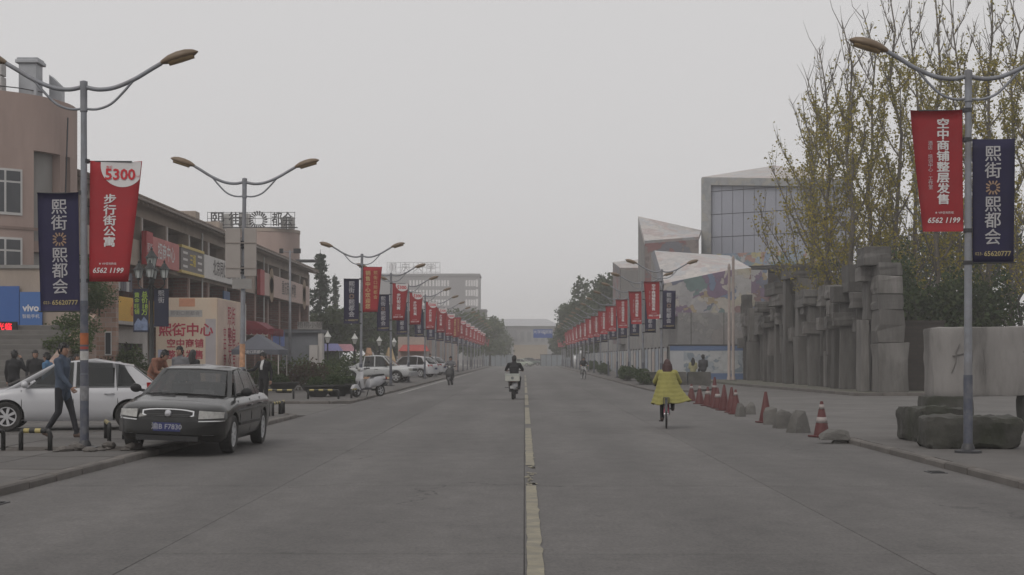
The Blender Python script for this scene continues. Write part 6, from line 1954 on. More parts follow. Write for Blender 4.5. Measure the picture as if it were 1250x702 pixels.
def hatch_front(fp, root, nose_x, L, hw):
    for s in (-1, 1):
        fp('headlight', HEADL, s*.45, s*.81, lambda t: .62+.05*t, lambda t: .78+.04*t, .015, rake=.35)
        fp('tail_light', TAILR, s*.5, s*.81, lambda t: .78, lambda t: 1.0, .012, -1, rake=.1)
    fp('grille', BLACK, -.44, .44, lambda t: .66, lambda t: .74, .02, rake=.3)
    fp('air_intake', BLACK, -.5, .5, lambda t: .3, lambda t: .42, .02)
    fp('bumper', WHTP, -.82, .82, lambda t: .3, lambda t: .62, .04, -1, th=.12)
    p = MB().box(-L/2-.05, -L/2-.045, -.22, .22, .62, .76).build('number_plate', PLATE, root)
w60 = make_wheel(.305, .2, 7)
HATCH = dict(L=3.97, W=1.68, paint=WHTP, zb=.2, axf=1.23, axr=-1.24, wr=.305, round=.78, nose=.38, wheel=w60, hatch=True,
    top=[(-1.985,.80),(-1.9,.93),(-1.5,.95),(-1.0,.94),(.8,.92),(1.1,.90),(1.6,.82),(1.9,.72),(1.985,.64)],
    arch=(.08,.13), cabin=(1.28,.28,-1.3,-1.93,.93,1.48,.765,.60), handle_mat=WHTP,
    side_panes=[('front_door_window',.82,.24,-.08,-.1),('rear_door_window',-.14,-.16,-.92,-.88),('quarter_window',-.97,-.93,-1.36,-1.12)],
    pillars=(-.11,-.95), cpillar=.3, seams=(.92,-.11,-1.0), handles=(.05,-.82), front=hatch_front)
hx = -9.0; hy = 29.3
car('white_hatchback', 'white hatchback parked side on behind the walking man', (hx, hy, KH), (0, 0, R(180+13)), HATCH)
# ---- white pickup
def pick_front(fp, root, nose_x, L, hw):
    for s in (-1, 1):
        fp('headlight', HEADL, s*.5, s*.8, lambda t: .72, lambda t: .88, .015, rake=.05)
    fp('grille', BLACK, -.46, .46, lambda t: .72, lambda t: .88, .02, rake=.05)
    fp('bumper', mat('bumper_grey', (.25,.25,.26), .5), -.8, .8, lambda t: .42, lambda t: .64, .06, th=.12)
    # load bed sides and tailgate
    for s in (-1, 1): MB().box(-L/2+.05, -.75, *sorted((s*(hw-.09), s*(hw-.03))), .9, 1.02).build('bed_rail', WHTP2, root)
    MB().box(-L/2+.04, -L/2+.1, -hw+.1, hw-.1, .6, 1.02).build('tailgate', WHTP2, root)
    MB().hull([(-.85,-.7,1.0),(-.85,.7,1.0),(-.7,-.66,1.32),(-.7,.66,1.32),(-1.35,-.7,1.0),(-1.35,.7,1.0)]).build('sports_bar', WHTP2, root)
wpk = make_wheel(.36, .24, 6)
PICK = dict(L=4.95, W=1.75, paint=WHTP2, zb=.36, axf=1.5, axr=-1.4, wr=.36, round=.86, nose=.24, wheel=wpk, cat='pickup',
    top=[(-2.475,.94),(-2.3,.98),(-.9,.98),(.9,1.0),(1.2,1.0),(2.2,.94),(2.4,.88),(2.475,.78)],
    cabin=(1.28,.62,-.58,-.72,1.0,1.66,.77,.62), handle_mat=BLACK,
    side_panes=[('front_door_window',.92,.48,.16,.14),('rear_door_window',.08,.06,-.54,-.5)],
    pillars=(.12,), cpillar=.08, seams=(1.05,.12,-.66), handles=(.25,-.45), front=pick_front, mirror=BLACK)
car('white_pickup', 'white double cab pickup parked behind the left lamps', (GX(459,85), 85, KH), (0, 0, R(-10)), PICK)
SUV = dict(HATCH); SUV.update(L=4.4, W=1.8, zb=.25, axf=1.35, axr=-1.3, wr=.34, wheel=make_wheel(.34,.22,6),
    top=[(-2.2,.86),(-2.1,1.0),(-1.6,1.05),(-1.0,1.03),(.9,1.0),(1.2,.98),(1.8,.92),(2.1,.8),(2.2,.7)],
    cabin=(1.3,.45,-1.5,-2.12,1.02,1.68,.82,.66), side_panes=[('front_door_window',.9,.36,-.06,-.08),('rear_door_window',-.12,-.14,-.95,-.9),('quarter_window',-1.0,-.96,-1.5,-1.25)])
car('white_suv', 'white car with red tail light parked beyond the pickup', (GX(501,108), 108, KH), (0, 0, R(180-22)), SUV)
S3 = dict(SUV)
car('white_estate', 'farthest white parked car, half hidden behind the other white car', (GX(516,122), 122, KH), (0, 0, R(180-25)), S3)
# ---- cars waiting beyond the barrier
T1 = dict(HATCH); T1.update(paint=SILP, handle_mat=SILP)
car('pale_green_car', 'pale green car turning at the far end of the road', (GX(638,258), 258, 0), (0, 0, R(-25)), T1)
T2 = dict(SUV); T2.update(paint=DRKP, handle_mat=DRKP)
car('dark_green_car', 'dark car in the gap of the far barrier', (GX(648,286), 286, 0), (0, 0, R(0)), T2)
T3 = dict(SEDAN); T3.update(paint=mat('car_paint_maroon', (.12,.05,.06), .4, .05), handle_mat=BLKP)
car('maroon_car', 'dark red car at the right side of the far gap', (GX(657,296), 296, 0), (0, 0, R(10)), T3)

# ================================================================== two wheelers (forward = +x)
def tube_part(name, m, parent, pts, r, n=8): return MB().tube(pts, r, n).build(name, m, parent, True)
def scooter(name, label, loc, rz, body_m, accent, topbox=None, group=None, stand=True):
    o = empty(name, loc, rz, label, 'scooter', group)
    ty, rm, bk = make_wheel(.22, .1, 5)
    for x in (.63, -.6):
        w = inst('wheel', ty, o, (x, 0, .22)); inst('rim', rm, w); inst('brake_disc', bk, w)
    # rear body, lofted
    secs = [(-.85,.62,.7,.06),(-.78,.5,.76,.11),(-.5,.38,.78,.16),(-.2,.34,.74,.17),(.0,.3,.62,.15),(.06,.28,.4,.13)]
    b = MB(); vs = []; n = 12
    for (x, z0, z1, w) in secs:
        for k in range(n):
            a = 2*math.pi*k/n; c, s = math.cos(a), math.sin(a)
            vs.append((x, w*math.copysign(abs(c)**.7, c), (z0+z1)/2 + (z1-z0)/2*math.copysign(abs(s)**.7, s)))
    fs = []
    for i in range(len(secs)-1):
        for k in range(n): fs.append((i*n+k, i*n+(k+1) % n, (i+1)*n+(k+1) % n, (i+1)*n+k))
    fs += [tuple(reversed(range(n))), tuple(range((len(secs)-1)*n, len(secs)*n))]
    b.add(vs, fs).build('rear_body', body_m, o, 50)
    MB().hull([(.0,-.17,.26),(.0,.17,.26),(.42,-.16,.26),(.42,.16,.26),(.0,-.17,.34),(.0,.17,.34),(.42,-.16,.34),(.42,.16,.34)]).build('footboard', DARKM, o)
    # leg shield
    b = MB()
    for (x0, z0, w0, x1, z1, w1) in ((.38,.3,.18,.48,.62,.21),(.48,.62,.21,.42,.92,.16)):
        b.hull([(x0,-w0,z0),(x0,w0,z0),(x0+.07,-w0*.6,z0),(x0+.07,w0*.6,z0),(x1,-w1,z1),(x1,w1,z1),(x1+.08,-w1*.55,z1),(x1+.08,w1*.55,z1)])
    b.build('leg_shield', body_m, o, bevel=.02)
    MB().hull([(.45,-.1,.24),(.45,.1,.24),(.88,-.07,.3),(.88,.07,.3),(.63,-.1,.46),(.63,.1,.46),(.78,-.08,.44),(.78,.08,.44)]).build('front_mudguard', accent, o, bevel=.02)
    for s in (-1, 1): tube_part('fork', DARKM, o, [(.63,s*.075,.22),(.52,s*.06,.6)], .022)
    hb = MB().hull([(.36,-.16,.96),(.36,.16,.96),(.5,-.1,.94),(.5,.1,.94),(.38,-.14,1.06),(.38,.14,1.06),(.47,-.08,1.06),(.47,.08,1.06)]).build('handlebar_cowl', body_m, o, bevel=.02)
    MB().lathe([(0,.04),(.06,.035),(.075,0)], 14, (.49,0,1.0), 'x').build('headlight', HEADL, hb, True)
    tube_part('handlebar', DARKM, o, [(.3,-.34,1.04),(.37,-.18,1.03),(.38,0,1.02),(.37,.18,1.03),(.3,.34,1.04)], .016)
    for s in (-1, 1):
        tube_part('grip', BLACK, o, [(.3,s*.34,1.04),(.345,s*.23,1.035)], .022)
        if not stand: continue
        m = MB().ell((.36,s*.36,1.26), (.015,.07,.05), 10, 6).build('mirror', DARKM, o, True)
        tube_part('mirror_stem', DARKM, m, [(.37,s*.22,1.03),(.37,s*.34,1.24)], .007)
    MB().hull([(-.75,-.1,.78),(-.75,.1,.78),(-.02,-.12,.72),(-.02,.12,.72),(-.7,-.13,.84),(-.7,.13,.84),(-.05,-.13,.79),(-.05,.13,.79)]).build('seat', BLACK, o, bevel=.03)
    MB().hull([(-.88,-.09,.62),(-.88,.09,.62),(-.88,-.08,.7),(-.88,.08,.7),(-.8,-.1,.6),(-.8,.1,.6),(-.8,-.1,.72),(-.8,.1,.72)]).build('tail_light', TAILR, o)
    MB().hull([(-.92,-.1,.38),(-.92,.1,.38),(-.7,-.12,.42),(-.7,.12,.42),(-.8,-.1,.56),(-.8,.1,.56)]).build('rear_mudguard', DARKM, o)
    MB().box(-.935,-.925,-.09,.09,.4,.5).build('number_plate', mat('plate_white', (.4,.4,.4), .6), o)
    MB().hull([(-.75,-.19,.2),(-.3,-.19,.22),(-.75,-.11,.2),(-.3,-.11,.22),(-.75,-.19,.3),(-.3,-.19,.3),(-.75,-.11,.3),(-.3,-.11,.3)]).build('exhaust', DARKM, o, bevel=.03)
    if stand: tube_part('stand', DARKM, o, [(-.1,-.1,.27),(-.12,-.22,.0)], .014)
    MB().box(-1.0,-.62,-.14,.14,.62,.64).build('rack', DARKM, o)
    if topbox: topbox(o)
    return o
def bicycle(name, label, loc, rz, fm, group=None, r=.31):
    o = empty(name, loc, rz, label, 'bicycle', group)
    wb = .5
    for x in (wb, -wb):
        w = MB(); n = 26
        prof = []
        for k in range(8):
            a = 2*math.pi*k/8; prof.append((r-.018+.018*math.cos(a), .018*math.sin(a)))
        prof.append(prof[0])
        w.lathe(prof, n, axis='y')
        w.f = w.f[:-2]; w.m = w.m[:-2]
        wo = w.build('wheel', TYRE, o, True, loc=(x,0,r))
        sp_ = MB(); prof2 = [(r-.04,-.012),(r-.028,-.012),(r-.028,.012),(r-.04,.012),(r-.04,-.012)]
        sp_.lathe(prof2, n, axis='y'); sp_.f = sp_.f[:-2]; sp_.m = sp_.m[:-2]
        for k in range(14):
            a = 2*math.pi*k/14; sp_.tube([(0,.02*(-1)**k,0),((r-.03)*math.cos(a),0,(r-.03)*math.sin(a))], .0035, 4)
        sp_.tube([(0,-.05,0),(0,.05,0)], .022, 8)
        sp_.build('rim', SILVER, wo)
    bb, st, hd, sp2 = (-.06,0,.28), (-.18,0,.6), (.33,0,.72), (.36,0,.6)
    b = MB(); b.tube([bb, st], .017, 8); b.tube([bb, (.35,0,.56)], .021, 8); b.tube([(-.15,0,.52),(.32,0,.66)], .015, 8)
    for s in (-1, 1): b.tube([bb, (-wb,s*.05,r)], .01, 6); b.tube([(-.16,s*.03,.54),(-wb,s*.05,r)], .01, 6)
    b.tube([(.31,0,.74),(.37,0,.54)], .022, 8)
    b.build('frame', fm, o, True)
    fk = MB()
    for s in (-1, 1): fk.tube([(.37,s*.03,.54),(.43,s*.05,.45),(wb,s*.05,r)], .012, 6)
    fk.build('fork', fm, o, True)
    for x, nm in ((wb,'front_mudguard'),(-wb,'rear_mudguard')):
        b = MB(); vs = []; fs = []
        for k in range(10):
            a = R(-5+ k*16) if x > 0 else R(25 + k*16)
            for y_ in (-.03,.03): vs.append((x+(r+.03)*math.cos(a), y_, r+(r+.03)*math.sin(a)))
        for k in range(9): fs.append((2*k,2*k+1,2*k+3,2*k+2))
        b.add(vs, fs).build(nm, DARKM, o, True)
    tube_part('seat_post', SILVER, o, [st, (-.2,0,.68)], .013)
    MB().hull([(-.34,-.09,.7),(-.34,.09,.7),(-.06,-.025,.7),(-.06,.025,.7),(-.36,-.1,.74),(-.36,.1,.74),(-.05,-.02,.73),(-.05,.02,.73)]).build('saddle', BLACK, o, bevel=.015)
    tube_part('handlebar', SILVER, o, [(.12,-.26,.9),(.24,-.2,.92),(.3,-.05,.88),(.3,.05,.88),(.24,.2,.92),(.12,.26,.9)], .012)
    tube_part('stem', SILVER, o, [(.32,0,.74),(.3,0,.88)], .014)
    for s in (-1, 1): tube_part('grip', BLACK, o, [(.12,s*.26,.9),(.2,s*.22,.915)], .017)
    b = MB().lathe([(0,-.005),(.085,-.005),(.085,.005),(0,.005)], 16, (-.06,.05,.28), 'y'); b.build('chain_ring', DARKM, o)
    for s in (-1, 1):
        c = (-.06+s*.14*.3, s*.07, .28-s*.14*.95)
        tube_part('crank', SILVER, o, [(-.06,s*.06,.28), c], .01)
        MB().box(c[0]-.045,c[0]+.045,c[1]+min(0,s*.09),c[1]+max(0,s*.09),c[2]-.012,c[2]+.012).build('pedal', BLACK, o)
    bk_ = MB()
    for k in range(5):
        z = .68-.0*k
        bk_.tube([(-.3-.08*k,-.06,.66),(-.3-.08*k,.06,.66)], .006, 5)
    for s in (-1, 1): bk_.tube([(-.25,s*.06,.66),(-.66,s*.06,.66),(-wb,s*.06,r)], .007, 5)
    bk_.build('carrier', DARKM, o)
    return o
CREAM = mat('scooter_cream', (.42,.42,.38), .4, .08, 3, coat=.2)
BRN = mat('scooter_brown', (.1,.075,.065), .5, .15, 3)
WSC = mat('scooter_white', (.4,.4,.42), .4, .1, 3, coat=.2, dirt=(.25,.24,.23), damt=.4)
DKS = mat('scooter_dark', (.04,.04,.042), .5, .1)
def big_box(o):
    bxx = MB().box(-1.1,-.72,-.26,.26,.66,.93).build('top_box', CREAM, o, bevel=.025)
    MB().box(-1.11,-1.1,-.27,.27,.87,.94).build('box_lid', mat('box_lid', (.36,.38,.35), .5), bxx)
    MB().lathe([(0,-.006),(.055,-.006),(.055,0)], 12, (-1.104,0,.78), 'x').build('box_emblem', mat('emblem_grey', (.15,.16,.16), .6), bxx)
    MB().ell((-.84,-.07,.5), (.12,.11,.15), 12, 8).build('side_cover', WSC, o, True)
    MB().box(-.93,-.92,-.28,.28,.43,.455).build('rear_guard', DARKM, o)
scooter('delivery_scooter', 'scooter with pale rear box riding away in the middle of the road', (GX(627,54), 54, 0), R(88), BRN, DKS, big_box, stand=False)
scooter('parked_scooter', 'white motor scooter parked at the third left lamp', (GX(450,53.6), 53.6, KH), R(-128), WSC, WSC)
scooter('far_scooter', 'dark scooter coming towards us near the left lamps', (GX(550,82), 82, 0), R(-95), DKS, DKS, stand=False)
bicycle('pink_bicycle', 'pink bicycle ridden by the woman in the yellow coat', (GX(815.5,31.4)-.0, 31.75, 0), R(84), mat('bike_pink', (.4,.03,.08), .4, .08, coat=.2))
bicycle('far_bicycle', 'dark bicycle ridden far off along the right side', (GX(712,104), 104, 0), R(-80), DKS)
# ================================================================== people (local forward = -y, left hand = +x)
SKIN = mat('skin', (.34,.2,.145), .6, .06, 8)
HAIRB = mat('hair_black', (.012,.011,.011), .5, .25, 30)
HAIRR = mat('hair_dark_red', (.045,.014,.013), .5, .3, 30)
EYEM = mat('eye_dark', (.02,.018,.018), .3)
LIPM = mat('lip', (.25,.1,.085), .6)
BASE = dict(pel=(0,0,.95), waist=(0,0,1.08), chest=(0,0,1.3), neck=(0,0,1.47), head=(0,-.025,1.6),
    shL=(.185,0,1.4), elL=(.235,.03,1.13), wrL=(.24,-.03,.88), shR=(-.185,0,1.4), elR=(-.235,.03,1.13), wrR=(-.24,-.03,.88),
    hpL=(.09,0,.92), knL=(.1,-.015,.5), anL=(.1,.02,.09), hpR=(-.09,0,.92), knR=(-.1,-.015,.5), anR=(-.1,.02,.09))
def hand(b, w, d, palm_n, flip):
    """palm and five curled fingers, from wrist w along d; palm_n = the way the palm faces"""
    w, d = Vector(w), Vector(d).normalized()
    pn = Vector(palm_n); pn = (pn - d*pn.dot(d)).normalized()
    s = d.cross(pn).normalized()*flip
    b.cone(w, w+d*.03, .024, .026, 8)
    b.hull([w + d*a + s*c + pn*e for a, c, e in ((.01,-.024,-.012),(.01,.024,-.012),(.085,-.04,-.011),(.085,.038,-.011),(.01,-.024,.014),(.01,.024,.014),(.085,-.04,.012),(.085,.038,.012))])
    for k, (off, L) in enumerate(((.031,.07),(.011,.078),(-.011,.073),(-.031,.058))):
        p0 = w + d*.08 + s*off
        p1 = p0 + (d*.85+pn*.35).normalized()*L*.45
        p2 = p1 + (d*.45+pn*.8).normalized()*L*.32
        p3 = p2 + (-d*.05+pn).normalized()*L*.25
        b.tube([p0, p1, p2, p3], [.0095,.009,.008,.006], 6)
    t0 = w + d*.03 + s*.03
    t1 = t0 + (d*.5+s*.75+pn*.2).normalized()*.035
    t2 = t1 + (d*.85+s*.1+pn*.45).normalized()*.032
    b.tube([t0-s*.01, t1, t2], [.012,.0105,.008], 6)
def head_mesh(b, c, turn, m_skin, m_eye, m_lip, tilt=0.0):
    rot = Matrix.Rotation(turn, 3, 'Z') @ Matrix.Rotation(tilt, 3, 'X')
    c = Vector(c)
    def warp(p):
        z = p.z/.118
        f = 1.0
        if z < -.1: f = 1 + .32*(z+.1)          # jaw narrows
        q = Vector((p.x*f, p.y*(1+.12*(z+.1) if z < -.1 else 1), p.z))
        if p.y < -.05:                            # flatter face, brow and chin
            q.y = -.05 + (p.y+.05)*.82 - (.006 if -.95 < z < -.6 else 0) - (.004 if .05 < z < .3 else 0)
        return rot @ q
    b.mi = m_skin
    b.ell(c, (.076,.098,.118), 20, 14, warp)
    def T(v): return c + rot @ Vector(v)
    b.hull([T(v) for v in ((-.009,-.088,.022),(.009,-.088,.022),(-.017,-.088,-.026),(.017,-.088,-.026),(0,-.116,-.02),(0,-.09,.03))])      # nose
    for s in (-1, 1):
        b.add([T((s*.074+s*.012*math.cos(a), .012+.016*math.sin(a)*.6, -.002+.03*math.sin(a))) for a in [2*math.pi*k/8 for k in range(8)]], [tuple(range(8))])
        b.ell(T((s*.078,.012,-.002)), (.01,.02,.03), 8, 6)
    b.mi = m_eye
    for s in (-1, 1):
        b.ell(T((s*.03,-.083,.008)), (.013,.007,.006), 8, 6)
        b.hull([T((s*.016,-.09,.028)),T((s*.045,-.084,.03)),T((s*.016,-.09,.034)),T((s*.045,-.084,.036)),T((s*.03,-.092,.034))])
    b.mi = m_lip
    b.ell(T((0,-.082,-.052)), (.023,.01,.007), 10, 6)
    b.mi = m_skin
def hair_mesh(c, turn, style, m, parent, tilt=0.0, seed=0):
    rot = Matrix.Rotation(turn, 3, 'Z') @ Matrix.Rotation(tilt, 3, 'X')
    c = Vector(c); b = MB()
    nu, nv = 24, 14
    vs, fs = [], []
    keep = {}
    for j in range(nv+1):
        t = math.pi*j/nv
        for k in range(nu):
            a = 2*math.pi*k/nu
            d = Vector((math.sin(t)*math.cos(a), math.sin(t)*math.sin(a), math.cos(t)))
            g = 1 + .05*noise.noise(d*5+Vector((seed,0,0)))
            p = Vector((d.x*.087*g, d.y*.108*g+.006, d.z*.13*g+.004))
            lim = .045 if d.y < -.35 else (-.03 if d.y < .2 else -.075)
            if style == 'long' and d.y > -.2: lim = -.2
            p.z = max(p.z, lim)
            if p.z <= lim+1e-4: p.x *= .97; p.y *= .97
            vs.append(c + rot @ p)
    for j in range(nv):
        for k in range(nu): fs.append((j*nu+k, (j+1)*nu+k, (j+1)*nu+(k+1) % nu, j*nu+(k+1) % nu))
    b.add(vs, fs)
    if style == 'short':                          # ragged tufts
        rng = random.Random(seed)
        for k in range(60):
            a = rng.uniform(0, 6.28); e = rng.uniform(.15, 1.4)
            d = Vector((math.cos(a)*math.cos(e), math.sin(a)*math.cos(e), math.sin(e)))
            if d.y < -.5 and d.z < .5: continue
            p = Vector((d.x*.085, d.y*.106+.006, d.z*.13)); q = p + d*rng.uniform(.01,.022) + Vector((rng.gauss(0,.012), rng.gauss(0,.012), 0))
            b.tube([c+rot@p, c+rot@q], [.016,.004], 5)
    if style == 'long':                           # locks down the back
        rng = random.Random(seed)
        for k in range(26):
            a = R(20 + 140*k/25); L = rng.uniform(.26,.36)
            p0 = Vector((.08*math.cos(a), .1*math.sin(a), .02)); p1 = Vector((.098*math.cos(a), .118*math.sin(a), -.1)); p2 = Vector((.085*math.cos(a)+rng.gauss(0,.012), .125*math.sin(a)+rng.gauss(0,.01)+.01, -.1-L*.55)); p3 = Vector((.06*math.cos(a)+rng.gauss(0,.015), .12*math.sin(a)+.01, -.1-L*.8))
            b.tube(smooth_pts([c+rot@p0, c+rot@p1, c+rot@p2, c+rot@p3], 3), [.026]*4+[.028]*3+[.02,.014,.006], 6)
    return b.build('hair', m, parent, True)
def person(label, loc, rz, top, legs, shoes=None, pose=None, scale=1.0, hair='short', hair_m=None, turn=0.0, tilt=0.0, voxel=.02, bulk=1.0, group=None, seed=0, hem=.0, inner=None, palms=None, long_top=False):
    J = {k: Vector(v) for k, v in {**BASE, **(pose or {})}.items()}
    shoes = shoes or BLACK
    o = empty('person', loc, rz, label, 'person', group); o.scale = (scale,)*3
    b = MB(); k = bulk
    # torso
    for a, c, ra, rb, fl in (('pel','waist',.155,.145,.72),('waist','chest',.145,.175,.72),('chest','neck',.17,.085,.75)):
        A, B = J[a], J[c]
        n = 14; pts = []
        d = (B-A).normalized()
        x = (J['shL']-J['shR']).normalized(); yv = d.cross(x).normalized()
        vs = []; st = [(-.35,.55),(-.15,.85),(0,1),(.33,1),(.66,1),(1,1),(1.12,.8),(1.2,.5)]
        for t, f in st:
            tt = min(max(t,0),1); r_ = (ra+(rb-ra)*tt)*f*k
            ce = A + d*((B-A).length*tt) + d*((t-tt)*.3)
            for q in range(n):
                an = 2*math.pi*q/n; vs.append(ce + x*r_*math.cos(an) + yv*r_*fl*math.sin(an))
        fs = []
        for i in range(len(st)-1):
            for q in range(n): fs.append((i*n+q, i*n+(q+1) % n, (i+1)*n+(q+1) % n, (i+1)*n+q))
        fs += [tuple(reversed(range(n))), tuple(range((len(st)-1)*n, len(st)*n))]
        b.add(vs, fs)
    b.cone(J['shL'], J['shR'], .07*k, .07*k); b.cone(J['neck']-Vector((0,0,.04)), J['head']-Vector((0,-.015,.07)), .058, .05)
    for s in 'LR':
        b.cone(J['sh'+s], J['el'+s], .066*k, .05*k); b.cone(J['el'+s], J['wr'+s], .05*k, .036*k)
        b.cone(J['hp'+s], J['kn'+s], .092*min(k,1.05), .064); b.cone(J['kn'+s], J['an'+s], .062, .048)
        f = Vector(J.get('ft'+s, (0,-1,0))); f = f.normalized()
        A = J['an'+s]
        up = Vector((0,0,1)); up = (up - f*up.dot(f)).normalized()
        b.cone(A - up*.025 - f*.03, A - up*.05 + f*.13, .05, .036)
    me = b.mesh('body', [top])
    ob = bpy.data.objects.new('body', me); COL.objects.link(ob)
    md = ob.modifiers.new('r', 'REMESH'); md.mode = 'VOXEL'; md.voxel_size = voxel
    m2 = ob.modifiers.new('s', 'SMOOTH'); m2.factor = .5; m2.iterations = 3
    bpy.context.view_layer.update()
    bake(ob)
    me = ob.data
    mats = [top, legs, shoes, SKIN, HAIRB, LIPM] + ([inner] if inner else [])
    # which cloth each face belongs to, by nearest bone
    segs = []
    hemp = J['pel'] + (J['pel']-J['waist']).normalized()*(.02+hem)
    segs += [(hemp, J['waist'], .15, 0), (J['waist'], J['chest'], .16, 0), (J['chest'], J['neck']-Vector((0,0,.03)), .13, 0), (J['shL'], J['shR'], .07, 0), (J['neck']+Vector((0,0,.0)), J['head'], .05, 3)]
    for s in 'LR':
        segs += [(J['sh'+s], J['el'+s], .06, 0), (J['el'+s], J['wr'+s]+ (J['el'+s]-J['wr'+s])*.06, .045, 0), (J['hp'+s]+(J['kn'+s]-J['hp'+s])*.12, J['kn'+s], .08, 1), (J['kn'+s], J['an'+s]+(J['kn'+s]-J['an'+s])*.06, .055, 1), (J['an'+s]-Vector((0,0,.03)), J['an'+s]+Vector(J.get('ft'+s,(0,-1,0))).normalized()*.12-Vector((0,0,.05)), .045, 2)]
    def dist(p, a, c):
        d = c-a; t = max(0, min(1, (p-a).dot(d)/max(d.length_squared,1e-9))); return (p-(a+d*t)).length
    nb = MB()
    nb.v = [tuple(v.co) for v in me.vertices]; nb.f = [tuple(p.vertices) for p in me.polygons]
    nb.m = [min(segs, key=lambda s_: dist(p.center, s_[0], s_[1])-s_[2])[3] for p in me.polygons]
    if inner:
        fw = -(J['shL']-J['shR']).normalized().cross((J['neck']-J['waist']).normalized()).normalized()
        for i, p in enumerate(me.polygons):
            q = p.center - J['chest']
            if nb.m[i] == 0 and q.dot((J['shL']-J['shR']).normalized())**2 < .045**2 and q.z > -.1 and p.normal.y < -.4: nb.m[i] = 6
    bpy.data.objects.remove(ob)
    nb.mi = 3
    for s, fl in (('L', -1), ('R', 1)):
        d = J['wr'+s]-J['el'+s]
        pn = (palms or {}).get(s, (-1 if s == 'L' else 1, 0, 0))
        hand(nb, J['wr'+s], d, pn, fl)
    head_mesh(nb, J['head'], turn, 3, 4, 5, tilt)
    nb.build('body', mats, o, True)
    hair_mesh(J['head'], turn, hair, hair_m or HAIRB, o, tilt, seed)
    return o
def cloth_m(n, c, var=.14): return mat('cloth_'+n, c, .85, var, 9, bump=.25, bscale=40)
JEAN = cloth_m('dark_jeans', (.016,.017,.022)); BLUEJ = cloth_m('denim_jacket', (.048,.066,.1), .22); SUIT = cloth_m('black_suit', (.009,.009,.011)); SHIRT = cloth_m('white_shirt', (.5,.5,.5))
YEL = cloth_m('yellow_quilt', (.27,.25,.075), .14); BLKJ = cloth_m('black_jacket', (.012,.012,.014)); GREY = cloth_m('grey_top', (.12,.12,.13)); BLU2 = cloth_m('blue_top', (.06,.14,.25)); REDT = cloth_m('red_top', (.3,.04,.03)); WHT = cloth_m('white_top', (.4,.4,.4)); BRNS = mat('brown_shoe', (.07,.04,.028), .6)

# walking man, going right (world +x = local -y after rz)
WALK = dict(pel=(0,0,.93), knL=(.09,-.13,.53), anL=(.09,-.24,.1), ftL=(0,-1,.1), knR=(-.09,.03,.49), anR=(-.09,.27,.14), ftR=(0,-.95,-.3),
            elL=(.22,.13,1.15), wrL=(.22,.06,.91), elR=(-.22,-.09,1.14), wrR=(-.21,-.26,.94))
person('man in blue jacket and dark trousers walking past the white hatchback', (GX(76,25.6), 25.6, KH), R(82), BLUEJ, JEAN, BRNS, WALK, .965, turn=-.25, seed=2, hem=.09, bulk=1.08, voxel=.016)
# man in suit, arm held out to the left
person('man in black suit and white shirt standing behind the black sedan', (GX(322,43), 43, 0.0), R(-28), SUIT, SUIT, None,
       dict(elR=(-.3,-.1,1.2), wrR=(-.44,-.26,1.17), elL=(.25,.05,1.14), wrL=(.27,0,.88), knL=(.1,-.02,.5), anL=(.13,.02,.09), anR=(-.12,.02,.09)), .96, turn=-.45, tilt=.25, inner=SHIRT, seed=5, hem=.06, bulk=1.05)
# cyclist in yellow (facing away from us)
cyx, cyy = GX(815.5,31.4), 31.75
RIDE = dict(pel=(0,0,.80), waist=(0,-.03,.92), chest=(0,-.05,1.1), neck=(0,-.06,1.24), head=(0,-.085,1.345),
    shL=(.165,-.05,1.17), shR=(-.165,-.05,1.17), elL=(.27,-.17,.98), wrL=(.25,-.38,.93), elR=(-.27,-.17,.98), wrR=(-.25,-.38,.93),
    hpL=(.085,-.02,.78), knL=(.11,-.3,.52), anL=(.115,-.12,.2), hpR=(-.085,-.02,.78), knR=(-.11,-.36,.66), anR=(-.115,-.2,.42), ftL=(0,-1,-.15), ftR=(0,-1,-.1))
wl_ = person('woman in long yellow quilted coat riding the pink bicycle away', (cyx, cyy-.18, .03), R(174), YEL, BLKJ, BRNS, RIDE, .98, 'long', HAIRR, seed=9, bulk=1.12, hem=.0, palms={'L': (0,0,-1), 'R': (0,0,-1)})
# her coat skirt, blown out to one side
b = MB(); n = 36; rows_ = 26; vs = []
for j in range(rows_+1):
    t = j/rows_
    z = 1.20 - .70*t
    q = 1 + .055*abs(math.sin(t*math.pi*7.5))
    for k in range(n):
        a = 2*math.pi*k/n
        fold = 1 + (.05*math.sin(a*7+.6)+.03*math.sin(a*11))*t**1.5
        rx = (.17+.155*t**1.2)*q*fold; ry = (.135+.14*t)*q*fold
        flare = .18*t**2*max(0, -math.cos(a))**2           # right hand side in the picture (local -x)
        zz = z + .07*t**2*max(0, -math.cos(a)) + .02*math.sin(a*5)*t**2
        vs.append((rx*math.cos(a) - flare, ry*math.sin(a) - .03 + .03*t, zz))
fs = []
for j in range(rows_):
    for k in range(n): fs.append((j*n+k, (j+1)*n+k, (j+1)*n+(k+1) % n, j*n+(k+1) % n))
co_ = b.add(vs, fs).build('coat_skirt', YEL, wl_, True)
md = co_.modifiers.new('thick', 'SOLIDIFY'); md.thickness = .02; md.offset = -1
